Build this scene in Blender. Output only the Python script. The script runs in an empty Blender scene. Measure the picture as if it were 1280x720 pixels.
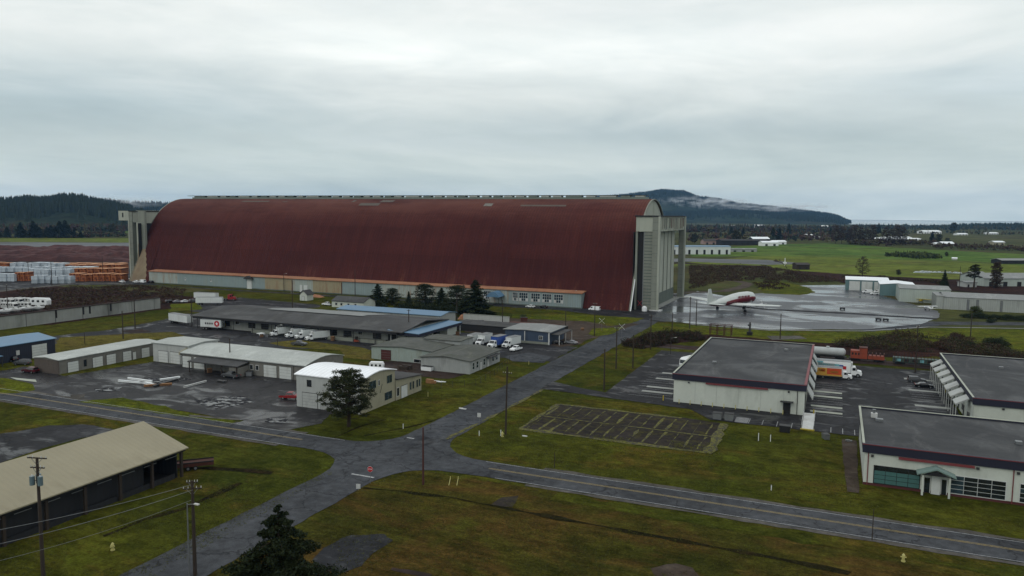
import bpy, math, random
from mathutils import Vector, Matrix
from mathutils.geometry import tessellate_polygon
from mathutils import noise as mnoise

random.seed(7)
scene = bpy.context.scene
COL = scene.collection
PI = math.pi

# ------------------------------------------------------------------ camera model
FPX, CAMH = 946.6, 45.1
_t, _r, _y = map(math.radians, (5.58, 0.52, 23.19))
FW = Vector((-math.sin(_y)*math.cos(_t), math.cos(_y)*math.cos(_t), -math.sin(_t)))
RT0 = Vector((math.cos(_y), math.sin(_y), 0)); UP0 = RT0.cross(FW)
RT = RT0*math.cos(_r)+UP0*math.sin(_r); UP = -RT0*math.sin(_r)+UP0*math.cos(_r)
def _dir(px, py): return FW+RT*((px-640)/FPX)+UP*((360-py)/FPX)
def G(px, py, z=0.0):
    """survey point: the place at height z seen at this spot of the photograph"""
    d = _dir(px, py); k = (z-CAMH)/d.z
    return (k*d.x, k*d.y)
def onY(Y, px, py):
    d = _dir(px, py); k = Y/d.y; return (k*d.x, CAMH+k*d.z)
def onX(X, px, py):
    d = _dir(px, py); k = X/d.x; return (k*d.y, CAMH+k*d.z)
def far(px, py, D):
    d = _dir(px, py); k = D/math.hypot(d.x, d.y); return (k*d.x, k*d.y, CAMH+k*d.z)
cam = bpy.data.cameras.new('camera'); camo = bpy.data.objects.new('camera', cam); COL.objects.link(camo)
cam.sensor_width = 36; cam.lens = 36*FPX/1280; cam.clip_start = 0.5; cam.clip_end = 60000
camo.matrix_world = Matrix.Translation((0, 0, CAMH)) @ Matrix((RT, UP, -FW)).transposed().to_4x4()
scene.camera = camo

# ------------------------------------------------------------------ materials
def lin(c):
    c = c/255.0
    return c/12.92 if c <= 0.04045 else ((c+0.055)/1.055)**2.4
def C(r, g, b, k=1.0): return (lin(r)*k, lin(g)*k, lin(b)*k)
class NT:
    def __init__(s, name):
        s.m = bpy.data.materials.new(name); s.m.use_nodes = True; s.t = s.m.node_tree
        s.b = s.t.nodes['Principled BSDF']; s.pos = s.n('ShaderNodeNewGeometry').outputs['Position']
    def n(s, k, **kw):
        o = s.t.nodes.new(k)
        for a, v in kw.items(): setattr(o, a, v)
        return o
    def L(s, a, b): s.t.links.new(a, b)
    def noise(s, scale, detail=4, rough=.55, vec=None, stretch=None, dist=0.0):
        o = s.n('ShaderNodeTexNoise'); o.inputs['Scale'].default_value = scale; o.inputs['Detail'].default_value = detail
        o.inputs['Roughness'].default_value = rough; o.inputs['Distortion'].default_value = dist
        v = vec or s.pos
        if stretch:
            mp = s.n('ShaderNodeMapping'); mp.inputs['Scale'].default_value = stretch; s.L(v, mp.inputs['Vector']); v = mp.outputs[0]
        s.L(v, o.inputs['Vector']); return o.outputs['Fac']
    def ramp(s, fac, stops, interp='LINEAR'):
        o = s.n('ShaderNodeValToRGB'); e = o.color_ramp.elements; o.color_ramp.interpolation = interp
        while len(e) < len(stops): e.new(.5)
        for i, (p, c) in enumerate(stops):
            e[i].position = p; e[i].color = (c, c, c, 1) if isinstance(c, (int, float)) else (*c[:3], 1)
        s.L(fac, o.inputs[0]); return o.outputs[0]
    def mix(s, fac, a, b, mode='MIX'):
        o = s.n('ShaderNodeMix', data_type='RGBA', blend_type=mode)
        for i, v in ((0, fac), (6, a), (7, b)):
            if isinstance(v, (int, float)): o.inputs[i].default_value = v if i == 0 else (v, v, v, 1)
            elif isinstance(v, tuple): o.inputs[i].default_value = (*v[:3], 1)
            else: s.L(v, o.inputs[i])
        return o.outputs[2]
    def math(s, op, a, b=0.0):
        o = s.n('ShaderNodeMath', operation=op)
        for i, v in ((0, a), (1, b)):
            if isinstance(v, (int, float)): o.inputs[i].default_value = v
            else: s.L(v, o.inputs[i])
        return o.outputs[0]
    def sep(s, v=None):
        o = s.n('ShaderNodeSeparateXYZ'); s.L(v or s.pos, o.inputs[0]); return o.outputs
    def color(s, c):
        if isinstance(c, tuple): s.b.inputs['Base Color'].default_value = (*c[:3], 1)
        else: s.L(c, s.b.inputs['Base Color'])
    def rough(s, r):
        if isinstance(r, (int, float)): s.b.inputs['Roughness'].default_value = r
        else: s.L(r, s.b.inputs['Roughness'])
    def bump(s, h, strength=.3, dist=.1):
        o = s.n('ShaderNodeBump'); o.inputs['Strength'].default_value = strength; o.inputs['Distance'].default_value = dist
        s.L(h, o.inputs['Height']); s.L(o.outputs[0], s.b.inputs['Normal'])
    def spec(s, v): s.b.inputs['Specular IOR Level'].default_value = v
M = {}
def deep(c, p=1.22, k=.85): return tuple(k*(max(x, 1e-4)/k)**p for x in c[:3])
def scl(c, k): return tuple(x*k for x in c[:3])
def plain(name, col, rough=.65, var=.18, scale=1.2, dirt=None, metal=0, spec=.5, streak=False):
    """paint / concrete / metal with uneven tone, fine grain and optional dirt"""
    t = NT(name); col = deep(col); dirt = deep(dirt) if dirt else None
    a = t.noise(scale, 5, .6); b = t.noise(scale*6, 3, .6, stretch=(1, 1, .12) if streak else None)
    f = t.math('ADD', t.math('MULTIPLY', a, .6), t.math('MULTIPLY', b, .4))
    c = t.ramp(f, [(.3, scl(col, 1-var)), (.7, scl(col, 1+var))])
    if dirt:
        d = t.noise(scale*.5, 6, .7, stretch=(1, 1, .25))
        c = t.mix(t.ramp(d, [(.52, 0.0), (.72, .75)]), c, dirt)
    t.color(c); t.rough(rough); t.b.inputs['Metallic'].default_value = metal; t.spec(spec)
    M[name] = t.m; return t.m
def corrug(name, col, pitch=.6, dirt=None, axis='XY', rough=.55, var=.12, dirt_amt=.7):
    """ribbed sheet metal: vertical ribs as bump, streaky stains"""
    t = NT(name); col = deep(col); dirt = deep(dirt) if dirt else None
    x = t.sep(); s_ = t.math('ADD', x[0], x[1]) if axis == 'XY' else x[0 if axis == 'X' else 1]
    w = t.math('SINE', t.math('MULTIPLY', s_, 2*PI/pitch))
    a = t.noise(.35, 5, .6); st = t.noise(1.0, 5, .65, stretch=(1.6, 1.6, .08))
    f = t.math('ADD', t.math('MULTIPLY', a, .5), t.math('MULTIPLY', st, .5))
    c = t.ramp(f, [(.3, scl(col, 1-var)), (.7, scl(col, 1+var))])
    c = t.mix(t.math('MULTIPLY', t.math('ADD', w, 1), .10), c, scl(col, .5))
    if dirt: c = t.mix(t.ramp(t.noise(.6, 6, .7, stretch=(1, 1, .15)), [(.5, 0.0), (.7, dirt_amt)]), c, dirt)
    t.color(c); t.rough(rough); t.bump(w, .35, .05); M[name] = t.m; return t.m
def glassm(name, col=(.012, .016, .018), rough=.08):
    t = NT(name); t.color(t.ramp(t.noise(.8, 2), [(.3, scl(col, .6)), (.7, scl(col, 1.6))])); t.rough(rough); t.spec(.8); M[name] = t.m

# ------------------------------------------------------------------ mesh builder
ORG = Vector((0, 0, 0))
class MB:
    def __init__(s): s.v = []; s.f = []; s.mi = []; s.mats = []
    def m(s, mat):
        if isinstance(mat, str): mat = M[mat]
        if mat not in s.mats: s.mats.append(mat)
        return s.mats.index(mat)
    def face(s, pts, mat):
        i = len(s.v); s.v += [tuple(p) for p in pts]; s.f.append(tuple(range(i, i+len(pts)))); s.mi.append(s.m(mat)); return s
    def box(s, x0, x1, y0, y1, z0, z1, mat, top=None):
        if x0 > x1: x0, x1 = x1, x0
        if y0 > y1: y0, y1 = y1, y0
        i = len(s.v)
        s.v += [(x0, y0, z0), (x1, y0, z0), (x1, y1, z0), (x0, y1, z0), (x0, y0, z1), (x1, y0, z1), (x1, y1, z1), (x0, y1, z1)]
        for k, q in enumerate(((3, 2, 1, 0), (4, 5, 6, 7), (0, 1, 5, 4), (1, 2, 6, 5), (2, 3, 7, 6), (3, 0, 4, 7))):
            s.f.append(tuple(i+a for a in q)); s.mi.append(s.m(top if (top and k == 1) else mat))
        return s
    def prism(s, prof, axis, a0, a1, mat, side=None):
        """prof: list of 2-D points in the plane across axis ('x': (y,z), 'y': (x,z), 'z': (x,y))"""
        def P(p, a): return {'x': (a, p[0], p[1]), 'y': (p[0], a, p[1]), 'z': (p[0], p[1], a)}[axis]
        n = len(prof); i = len(s.v)
        s.v += [P(p, a0) for p in prof]+[P(p, a1) for p in prof]
        tris = tessellate_polygon([[Vector((p[0], p[1], 0)) for p in prof]])
        for t in tris:
            s.f.append((i+t[0], i+t[1], i+t[2])); s.mi.append(s.m(mat))
            s.f.append((i+n+t[2], i+n+t[1], i+n+t[0])); s.mi.append(s.m(mat))
        for k in range(n):
            k2 = (k+1) % n; s.f.append((i+k, i+k2, i+n+k2, i+n+k)); s.mi.append(s.m(side or mat))
        return s
    def tube(s, p0, p1, r0, r1, mat, n=8, cap=True):
        p0 = Vector(p0); p1 = Vector(p1); d = p1-p0
        if d.length < 1e-6: return s
        d.normalize(); a = d.orthogonal().normalized(); b = d.cross(a); i = len(s.v)
        for p, r in ((p0, r0), (p1, r1)):
            for k in range(n):
                an = 2*PI*k/n; s.v.append(tuple(p+(a*math.cos(an)+b*math.sin(an))*r))
        for k in range(n):
            k2 = (k+1) % n; s.f.append((i+k, i+k2, i+n+k2, i+n+k)); s.mi.append(s.m(mat))
        if cap:
            s.f.append(tuple(i+k for k in reversed(range(n)))); s.mi.append(s.m(mat))
            s.f.append(tuple(i+n+k for k in range(n))); s.mi.append(s.m(mat))
        return s
    def loft(s, rings, mat, cap=True, matf=None):
        n = len(rings[0]); i = len(s.v)
        for r in rings: s.v += [tuple(p) for p in r]
        for j in range(len(rings)-1):
            for k in range(n):
                k2 = (k+1) % n; s.f.append((i+j*n+k, i+j*n+k2, i+(j+1)*n+k2, i+(j+1)*n+k))
                s.mi.append(s.m(matf(j, k) if matf else mat))
        if cap:
            s.f.append(tuple(i+k for k in reversed(range(n)))); s.mi.append(s.m(mat))
            s.f.append(tuple(i+(len(rings)-1)*n+k for k in range(n))); s.mi.append(s.m(mat))
        return s
    def body(s, prof, mat):
        """car-like body: profile points (x, z, halfwidth)"""
        n = len(prof); i = len(s.v)
        s.v += [(p[0], -p[2], p[1]) for p in prof]+[(p[0], p[2], p[1]) for p in prof]
        for t in tessellate_polygon([[Vector((p[0], p[1], 0)) for p in prof]]):
            s.f.append((i+t[0], i+t[1], i+t[2])); s.mi.append(s.m(mat)); s.f.append((i+n+t[2], i+n+t[1], i+n+t[0])); s.mi.append(s.m(mat))
        for k in range(n):
            k2 = (k+1) % n; s.f.append((i+k, i+k2, i+n+k2, i+n+k)); s.mi.append(s.m(mat))
        return s
    def build(s, name, parent=None, smooth=False):
        me = bpy.data.meshes.new(name)
        o_ = ORG
        me.from_pydata([(x-o_.x, y-o_.y, z-o_.z) for x, y, z in s.v], [], s.f)
        for m in s.mats: me.materials.append(m)
        me.polygons.foreach_set('material_index', s.mi)
        if smooth: me.polygons.foreach_set('use_smooth', [True]*len(s.f))
        me.update()
        o = bpy.data.objects.new(name, me); COL.objects.link(o)
        if parent: o.parent = parent
        else: o.location = o_
        return o
def tag(o, label, cat, group=None, kind=None):
    if label: o['label'] = label
    if cat: o['category'] = cat
    if group: o['group'] = group
    if kind: o['kind'] = kind
    return o
def at(x, y, z=0):
    global ORG; ORG = Vector((x, y, z)); return ORG
def thing(name, label, cat, x=0, y=0, z=0, group=None):
    o = bpy.data.objects.new(name, None); COL.objects.link(o); o.empty_display_size = .5
    at(x, y, z); o.location = ORG; return tag(o, label, cat, group)
def single(mb, name, label, cat, group=None, smooth=False):
    return tag(mb.build(name, smooth=smooth), label, cat, group)
def struct(o): o['kind'] = 'structure'; return o
KIDS = {}
def copy_tree(o, parent=None):
    c = o.copy(); COL.objects.link(c)
    if parent: c.parent = parent
    for ch in [k for k in KIDS.get(o.name, [])]: copy_tree(ch, c)
    return c
def index_kids():
    KIDS.clear()
    for o in bpy.data.objects:
        if o.parent: KIDS.setdefault(o.parent.name, []).append(o)
def dup(proto, x, y, rot, label, group=None, z=0, scale=None):
    index_kids() if proto.name not in KIDS else None
    c = copy_tree(proto); c.location = (x, y, z); c.rotation_euler = (0, 0, rot); c['label'] = label
    if group: c['group'] = group
    if scale: c.scale = scale if isinstance(scale, tuple) else (scale,)*3
    return c
class Kind:
    """first use moves the thing itself, later uses copy it"""
    def __init__(s, proto): s.p = proto; s.used = False
    def put(s, x, y, rot, label, group=None, z=0, scale=None):
        if not s.used:
            s.used = True; o = s.p; o.location = (x, y, z); o.rotation_euler = (0, 0, rot); o['label'] = label
            if group: o['group'] = group
            if scale: o.scale = scale if isinstance(scale, tuple) else (scale,)*3
            return o
        return dup(s.p, x, y, rot, label, group, z, scale)

# ------------------------------------------------------------------ ground sheets
LAYN = {}
def patch(name, pts, mat, layer, jit=.35, step=2.5, closed_smooth=False, z=0.0):
    """flat irregular sheet, layer*4 mm above the ground"""
    at(0, 0, 0); rnd = random.Random(sum(map(ord, name))+int(abs(pts[0][0])*7)); out = []
    n = len(pts)
    for i in range(n):
        a, b = Vector(pts[i]), Vector(pts[(i+1) % n]); d = b-a; L = d.length
        k = max(1, int(L/step)) if jit > 0 else 1
        k = min(k, 160); nn = Vector((-d.y, d.x)).normalized() if L > 0 else Vector((0, 0))
        for j in range(k):
            p = a+d*(j/k)
            if jit > 0:
                w = mnoise.noise(Vector((p.x*.23, p.y*.23, layer)))*jit*1.6+rnd.uniform(-jit, jit)*.35
                p = p+nn*w
            out.append(p)
    LAYN[layer] = LAYN.get(layer, 0)+1; zz = z+layer*.016+(LAYN[layer] % 18)*.0008
    mb = MB(); vs = [Vector((p.x, p.y, 0)) for p in out]
    mb.v = [(p.x, p.y, zz) for p in out]
    up = lambda t: ((out[t[1]]-out[t[0]]).cross(out[t[2]]-out[t[0]])) > 0
    for t in tessellate_polygon([vs]):
        t = tuple(t)
        if not up(t): t = t[::-1]
        mb.f.append(t); mb.mi.append(mb.m(mat))
    return struct(mb.build(name))
def pxpoly(*pp): return [G(*p) for p in pp]
def arcfill(cx, cy, r, a0, a1, n=8):
    return [(cx+r*math.cos(math.radians(a0+(a1-a0)*i/n)), cy+r*math.sin(math.radians(a0+(a1-a0)*i/n))) for i in range(n+1)]
def strip(name, pts, w, mat, layer, jit=.1):
    """a band of width w along a polyline"""
    L, R = [], []
    for i, p in enumerate(pts):
        p = Vector(p); a = Vector(pts[max(0, i-1)]); b = Vector(pts[min(len(pts)-1, i+1)]); d = (b-a).normalized(); nn = Vector((-d.y, d.x))*w/2
        L.append(tuple(p+nn)); R.append(tuple(p-nn))
    return patch(name, L+R[::-1], mat, layer, jit)
# ------------------------------------------------------------------ surfaces of the setting
def grass_mat(name, dark, mid, brown, moss, f1=.035, f2=.25, bumps=.5, brown_at=(.5, .62)):
    t = NT(name)
    big = t.noise(f1, 5, .62, dist=.4); med = t.noise(f2, 6, .7); fine = t.noise(2.4, 4, .75); mid_ = t.noise(f2*3.2, 5, .7, stretch=(1, 1.3, 1))
    c = t.mix(t.ramp(big, [(.40, 0.0), (.58, 1.0)]), dark, mid)
    c = t.mix(t.ramp(t.noise(f1*1.9, 7, .72, stretch=(1, 1.7, 1), dist=.8), [(brown_at[0], 0.0), (brown_at[1], .9)]), c, brown)
    c = t.mix(t.ramp(t.noise(f2*.6, 6, .75), [(.54, 0.0), (.68, .85)]), c, moss)
    c = t.mix(t.ramp(t.noise(f2*.33, 6, .75, dist=1.2), [(.58, 0.0), (.70, .7)]), c, scl(brown, .55))
    c = t.mix(t.ramp(med, [(.36, .7), (.54, 0.0)]), c, scl(dark, .5))
    c = t.mix(1.0, c, t.ramp(mid_, [(.3, .62), (.7, 1.4)]), 'MULTIPLY')
    mow = t.noise(1.0, 3, .6, stretch=(.05, 1.1, 1)); c = t.mix(1.0, c, t.ramp(mow, [(.35, .85), (.65, 1.12)]), 'MULTIPLY')
    c = t.mix(1.0, c, t.ramp(fine, [(.28, .55), (.72, 1.45)]), 'MULTIPLY')
    t.color(c); t.rough(1.0); t.spec(.02); t.bump(t.math('ADD', fine, t.math('MULTIPLY', med, 2)), bumps, .35); M[name] = t.m
grass_mat('grass', (.032, .040, .006), (.058, .060, .008), (.078, .054, .011), (.072, .084, .009), .022, .16, brown_at=(.51, .64))
grass_mat('meadow', (.028, .032, .006), (.058, .050, .009), (.066, .040, .011), (.060, .062, .009), .025, .15, brown_at=(.44, .56))
grass_mat('grass_bright', (.050, .064, .008), (.085, .098, .010), (.080, .066, .013), (.12, .135, .012))
grass_mat('grass_dry', (.075, .068, .018), (.105, .090, .020), (.095, .070, .022), (.10, .10, .016))
grass_mat('field_green', (.060, .110, .022), (.095, .145, .028), (.075, .085, .025), (.07, .11, .018), .004, .02, .1)
grass_mat('field_lime', (.090, .115, .022), (.125, .150, .026), (.095, .090, .028), (.10, .13, .018), .005, .03, .1)
grass_mat('field_olive', (.045, .050, .020), (.075, .078, .030), (.085, .065, .035), (.07, .08, .03), .003, .015, .1)
grass_mat('terrain', (.040, .048, .018), (.062, .066, .022), (.070, .052, .026), (.055, .066, .018), .003, .02, .15)
grass_mat('scrub_ground', (.018, .011, .010), (.036, .020, .017), (.048, .024, .018), (.036, .026, .016), .02, .3, .8, (.45, .6))
grass_mat('ditch', (.014, .014, .006), (.022, .019, .007), (.030, .020, .010), (.035, .032, .008), .1, .8, .8)
def asphalt(name, col, wet=.35, puddle=.15, scale=.06, pale=None, spec=.5, lines=False, thr=.60, dry=.85, cracks=0, moss=0, seal=0):
    """weathered paving; puddle = how much of it stands wet and mirror-like, seal = dark repair strips"""
    t = NT(name)
    big = t.noise(scale, 6, .62, dist=.6); med = t.noise(.7, 4, .6); fine = t.noise(9, 2, .6)
    c = t.ramp(big, [(.3, scl(col, .62)), (.7, scl(col, 1.38))])
    if pale: c = t.mix(t.ramp(t.noise(scale*1.4, 6, .7, dist=1.0), [(.52, 0.0), (.66, .8)]), c, pale)
    c = t.mix(1.0, c, t.ramp(med, [(.3, .72), (.7, 1.25)]), 'MULTIPLY')
    c = t.mix(1.0, c, t.ramp(fine, [(.3, .8), (.7, 1.2)]), 'MULTIPLY')
    if cracks:
        vo = t.n('ShaderNodeTexVoronoi'); vo.feature = 'DISTANCE_TO_EDGE'; vo.inputs['Scale'].default_value = cracks
        nv = t.n('ShaderNodeTexNoise'); nv.inputs['Scale'].default_value = .5; nv.inputs['Detail'].default_value = 4; t.L(t.pos, nv.inputs[0])
        ad = t.n('ShaderNodeVectorMath', operation='MULTIPLY_ADD'); t.L(nv.outputs['Color'], ad.inputs[0]); ad.inputs[1].default_value = (5, 5, 0); t.L(t.pos, ad.inputs[2]); t.L(ad.outputs[0], vo.inputs['Vector'])
        c = t.mix(t.ramp(vo.outputs['Distance'], [(.0, .75), (.025, 0.0)]), c, scl(col, .25))
    if moss: c = t.mix(t.ramp(t.noise(.35, 6, .75), [(.5, 0.0), (.68, moss)]), c, (.060, .055, .010))
    if lines:   # slab joints and crack sealing
        br = t.n('ShaderNodeTexBrick'); br.inputs['Scale'].default_value = 1.0; br.offset = 0
        for k, v in (('Mortar Size', .07), ('Brick Width', 7.5), ('Row Height', 7.5), ('Mortar Smooth', .3)): br.inputs[k].default_value = v
        t.L(t.pos, br.inputs['Vector']); c = t.mix(t.math('MULTIPLY', br.outputs['Fac'], .6), c, scl(col, .35))
    w = t.noise(scale*1.9, 6, .6, dist=.8, stretch=(1, 1.6, 1))
    m = t.ramp(w, [(thr-.05, 0.0), (thr+.06, 1.0)]) if puddle else None
    if m:
        m = t.math('MULTIPLY', m, puddle); c = t.mix(t.math('MULTIPLY', m, .45), c, scl(col, .4))
        t.color(c); t.rough(t.math('SUBTRACT', dry, t.math('MULTIPLY', m, dry-wet))); t.L(t.math('MULTIPLY_ADD' if False else 'ADD', t.math('MULTIPLY', m, spec), .06), t.b.inputs['Specular IOR Level'])
    else: t.color(c); t.rough(dry); t.spec(.06)
    t.bump(fine, .12, .01); M[name] = t.m
asphalt('road', (.052, .055, .060), .45, .35, spec=.3, cracks=.12, thr=.62)
asphalt('side_road', (.043, .046, .051), .4, .5, spec=.3, cracks=.12, thr=.6)
asphalt('lot_wet', (.026, .025, .026), .26, 1, .045, (.044, .043, .046), .16, thr=.54, dry=.55, cracks=.10)
asphalt('lot', (.024, .024, .026), .28, .8, .05, (.038, .038, .042), .22, thr=.58, dry=.7, cracks=.1)
asphalt('gravel', (.075, .070, .062), .7, 0, .15, (.12, .11, .10))
asphalt('tarmac', (.055, .058, .065), .10, 1, .014, (.09, .094, .103), .26, True, thr=.53, dry=.38)
asphalt('tarmac_seam', (.022, .022, .024), .3, 0)
asphalt('runway', (.12, .125, .13), .5, 0, .01)
asphalt('puddle', (.020, .020, .022), .12, 1, .25, (.03, .03, .033), .3, thr=.52)
asphalt('old_lot', (.024, .020, .018), .5, 0, .12, (.034, .028, .022), cracks=.35, moss=.8)
asphalt('dirt', (.050, .037, .028), .6, .3, .08, (.07, .055, .042))
asphalt('mud', (.030, .021, .018), .4, .3, .06, (.05, .033, .027))
asphalt('bare_wet', (.022, .023, .026), .3, .5, .3, (.032, .032, .035), .35)
def paint(name, col, wear=.5):
    t = NT(name); n = t.noise(2.5, 5, .75)
    t.color(t.mix(t.ramp(n, [(.35, wear), (.6, 0.0)]), col, (.06, .06, .062))); t.rough(.5); M[name] = t.m
paint('line_white', (.36, .37, .37), .85); paint('line_yellow', (.30, .21, .045), .7); paint('line_faint', (.20, .205, .21), .9)
t = NT('moss'); t.color(t.mix(t.ramp(t.noise(1.1, 6, .8), [(.46, 0.0), (.54, 1.0)]), (.10, .095, .006), (.026, .023, .014))); t.rough(.95); t.bump(t.noise(4, 3), .6, .2); M['moss'] = t.m

# painted and built surfaces
t = NT('hangar_red')
x = t.sep(); ribs = t.math('SINE', t.math('MULTIPLY', x[0], 2*PI/1.6))
big = t.noise(.012, 5, .6, stretch=(1, .5, .5)); streak = t.noise(.35, 5, .7, stretch=(1, .06, .06)); fine = t.noise(1.6, 4, .7)
band = t.noise(.06, 4, .6, stretch=(.12, 1, 2.2))
c = t.ramp(t.math('ADD', t.math('MULTIPLY', big, .5), t.math('MULTIPLY', band, .5)), [(.35, (.045, .0112, .0095)), (.65, (.070, .0182, .0150))])
c = t.mix(t.ramp(streak, [(.36, .5), (.6, 0.0)]), c, (.034, .008, .009))
c = t.mix(t.ramp(t.noise(.5, 5, .75, stretch=(1, .05, .05)), [(.56, 0.0), (.7, .2)]), c, (.11, .045, .038))
br = t.n('ShaderNodeTexBrick'); br.inputs['Scale'].default_value = 1; br.offset = .5
for k, v in (('Mortar Size', .09), ('Brick Width', 26), ('Row Height', 7.4), ('Bias', 0)): br.inputs[k].default_value = v
br.inputs['Color1'].default_value = (.84, .84, .84, 1); br.inputs['Color2'].default_value = (1.12, 1.1, 1.1, 1); br.inputs['Mortar'].default_value = (.7, .7, .7, 1)
cx_ = t.n('ShaderNodeCombineXYZ'); t.L(x[0], cx_.inputs[0]); t.L(x[2], cx_.inputs[1]); t.L(cx_.outputs[0], br.inputs['Vector']); c = t.mix(.75, c, t.mix(1.0, c, br.outputs['Color'], 'MULTIPLY'))
hi = t.n('ShaderNodeMapRange'); hi.inputs[1].default_value = 36; hi.inputs[2].default_value = 52; t.L(x[2], hi.inputs[0])
c = t.mix(t.math('MULTIPLY', t.ramp(t.noise(.05, 5, .7, stretch=(.3, 1, 1)), [(.35, 0.0), (.6, .9)]), hi.outputs[0]), c, (.120, .046, .034))  # paler band towards the crown: sky sheen painted into the red
lo = t.n('ShaderNodeMapRange'); lo.inputs[1].default_value = 15; lo.inputs[2].default_value = 1; t.L(x[2], lo.inputs[0])
c = t.mix(t.math('MULTIPLY', t.ramp(t.noise(.14, 6, .75, stretch=(1, .3, .3)), [(.54, 0.0), (.66, .8)]), lo.outputs[0]), c, (.16, .07, .045))
c = t.mix(t.math('MULTIPLY', t.math('ADD', ribs, 1), .12), c, (.03, .008, .008))
c = t.mix(1.0, c, t.ramp(fine, [(.3, .8), (.7, 1.2)]), 'MULTIPLY')
t.color(c); t.rough(.8); t.spec(.1); t.bump(t.math('ADD', ribs, t.math('MULTIPLY', fine, .6)), .3, .12); M['hangar_red'] = t.m

plain('concrete', (.245, .26, .225), .85, .2, .12, (.12, .12, .10), streak=True)
plain('concrete_green', (.13, .155, .135), .85, .25, .15, (.08, .09, .075), streak=True)
plain('concrete_pale', (.39, .41, .355), .85, .16, .1, (.24, .25, .20), streak=True)
plain('concrete_beige', (.25, .205, .135), .9, .25, .1, (.15, .09, .06), streak=True)
plain('concrete_wall', (.30, .31, .29), .85, .2, .15, (.11, .115, .10), streak=True)
plain('rust_orange', (.34, .18, .10), .8, .3, .2, (.22, .06, .03))
plain('rust_dark', (.09, .030, .018), .9, .35, .5)
corrug('annex_blue', (.27, .33, .33), 1.2, (.30, .26, .17), 'X', dirt_amt=.3); corrug('annex_cream', (.37, .41, .38), 1.2, (.28, .16, .07), 'X')
corrug('annex_rust', (.34, .30, .20), 1.2, (.26, .12, .05), 'X')
plain('vent_green', (.20, .24, .215), .6, .15); plain('vent_dark', (.05, .055, .05), .7); plain('vent_pale', (.42, .45, .42), .6)
def membrane(name, col, pale, amt=.5, sc=.06):
    t = NT(name); col = deep(col, 1.15); pale = deep(pale, 1.1); b = t.noise(sc, 6, .65, dist=.8); f = t.noise(2, 4, .6)
    br = t.n('ShaderNodeTexBrick'); br.inputs['Scale'].default_value = 1; br.offset = .5
    for k, v in (('Mortar Size', .03), ('Brick Width', 14), ('Row Height', 2.8)): br.inputs[k].default_value = v
    t.L(t.pos, br.inputs['Vector'])
    c = t.ramp(b, [(.3, scl(col, .78)), (.7, scl(col, 1.2))])
    c = t.mix(t.ramp(t.noise(sc*1.3, 6, .72, stretch=(1.5, .45, 1), dist=1.5), [(.52, 0.0), (.66, amt)]), c, pale)
    c = t.mix(t.math('MULTIPLY', br.outputs['Fac'], .45), c, scl(col, .5))
    c = t.mix(1.0, c, t.ramp(f, [(.3, .88), (.7, 1.1)]), 'MULTIPLY')
    t.color(c); t.rough(t.ramp(b, [(.4, .55), (.6, .85)])); t.spec(.25); M[name] = t.m
membrane('roof_grey', (.046, .048, .051), (.115, .115, .115), .7, .045); membrane('roof_slate', (.060, .060, .060), (.10, .10, .095), .6)
membrane('roof_moss', (.085, .090, .078), (.14, .145, .115), .6, .15); membrane('roof_pale', (.40, .42, .40), (.55, .57, .55), .6, .1)
membrane('roof_shed_grey', (.24, .25, .245), (.34, .35, .34), .6, .1)
corrug('roof_white', (.86, .88, .90), 1.2, (.7, .7, .68), 'X', .45, .04, .3)
t = NT('roof_tan')
x = t.sep(); rb = t.math('SINE', t.math('MULTIPLY', x[1], 2*PI/.9))
c = t.ramp(t.noise(.09, 5, .6), [(.3, (.225, .20, .13)), (.7, (.275, .245, .16))])
lo = t.n('ShaderNodeMapRange'); lo.inputs[1].default_value = 6.6; lo.inputs[2].default_value = 4.4; t.L(x[2], lo.inputs[0])
c = t.mix(t.math('MULTIPLY', lo.outputs[0], t.ramp(t.noise(.45, 6, .75, stretch=(.4, 1, 1)), [(.45, 0.0), (.7, .8)])), c, (.14, .115, .065))
c = t.mix(t.math('MULTIPLY', t.math('ADD', rb, 1), .05), c, (.16, .14, .1)); t.color(c); t.rough(.6); t.bump(rb, .25, .04); M['roof_tan'] = t.m
corrug('roof_blue', (.13, .24, .35), .8, (.16, .22, .28), 'X', .45, .1, .4); corrug('roof_blue_y', (.13, .24, .35), .8, (.16, .22, .28), 'Y', .45, .1, .4)
corrug('wall_navy', (.020, .026, .050), .6, None, 'XY', .6)
corrug('wall_blue', (.055, .085, .135), .6, (.03, .04, .06), 'XY', .6); corrug('wall_dark', (.016, .017, .022), .9, None, 'XY', .7)
plain('wall_white', (.52, .55, .50), .75, .07, .3, (.36, .38, .34)); plain('wall_cream', (.33, .315, .235), .8, .12, .5, (.22, .20, .14), streak=True)
plain('wall_pale_grey', (.42, .435, .42), .8, .12, .5, (.25, .25, .23), streak=True); plain('wall_grey', (.33, .345, .335), .8, .12, .5, (.20, .20, .19), streak=True)
plain('wall_green', (.32, .37, .34), .8, .12, .5, (.22, .20, .14), streak=True)
plain('wall_block', (.20, .195, .175), .85, .2, .8, (.11, .10, .09), streak=True); plain('wall_brown', (.12, .10, .085), .85, .25, .8, (.06, .05, .045))
corrug('wall_teal', (.14, .23, .235), .9, None, 'XY', .55); corrug('wall_metal', (.42, .47, .43), .9, (.34, .37, .34), 'XY', .5, .08)
corrug('wall_metal_grey', (.36, .38, .36), .9, (.24, .25, .24), 'XY', .5, .1)
plain('navy', (.013, .015, .040), .6, .15); plain('brick_red', (.10, .028, .026), .85, .25, 1.5); plain('trim_red', (.20, .045, .05), .6, .15)
plain('door_white', (.55, .57, .55), .65, .08, .8, (.40, .40, .37)); plain('white', (.72, .74, .74), .45, .06, .4); plain('white_dirty', (.50, .51, .50), .6, .18, .7, (.28, .26, .23))
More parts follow.
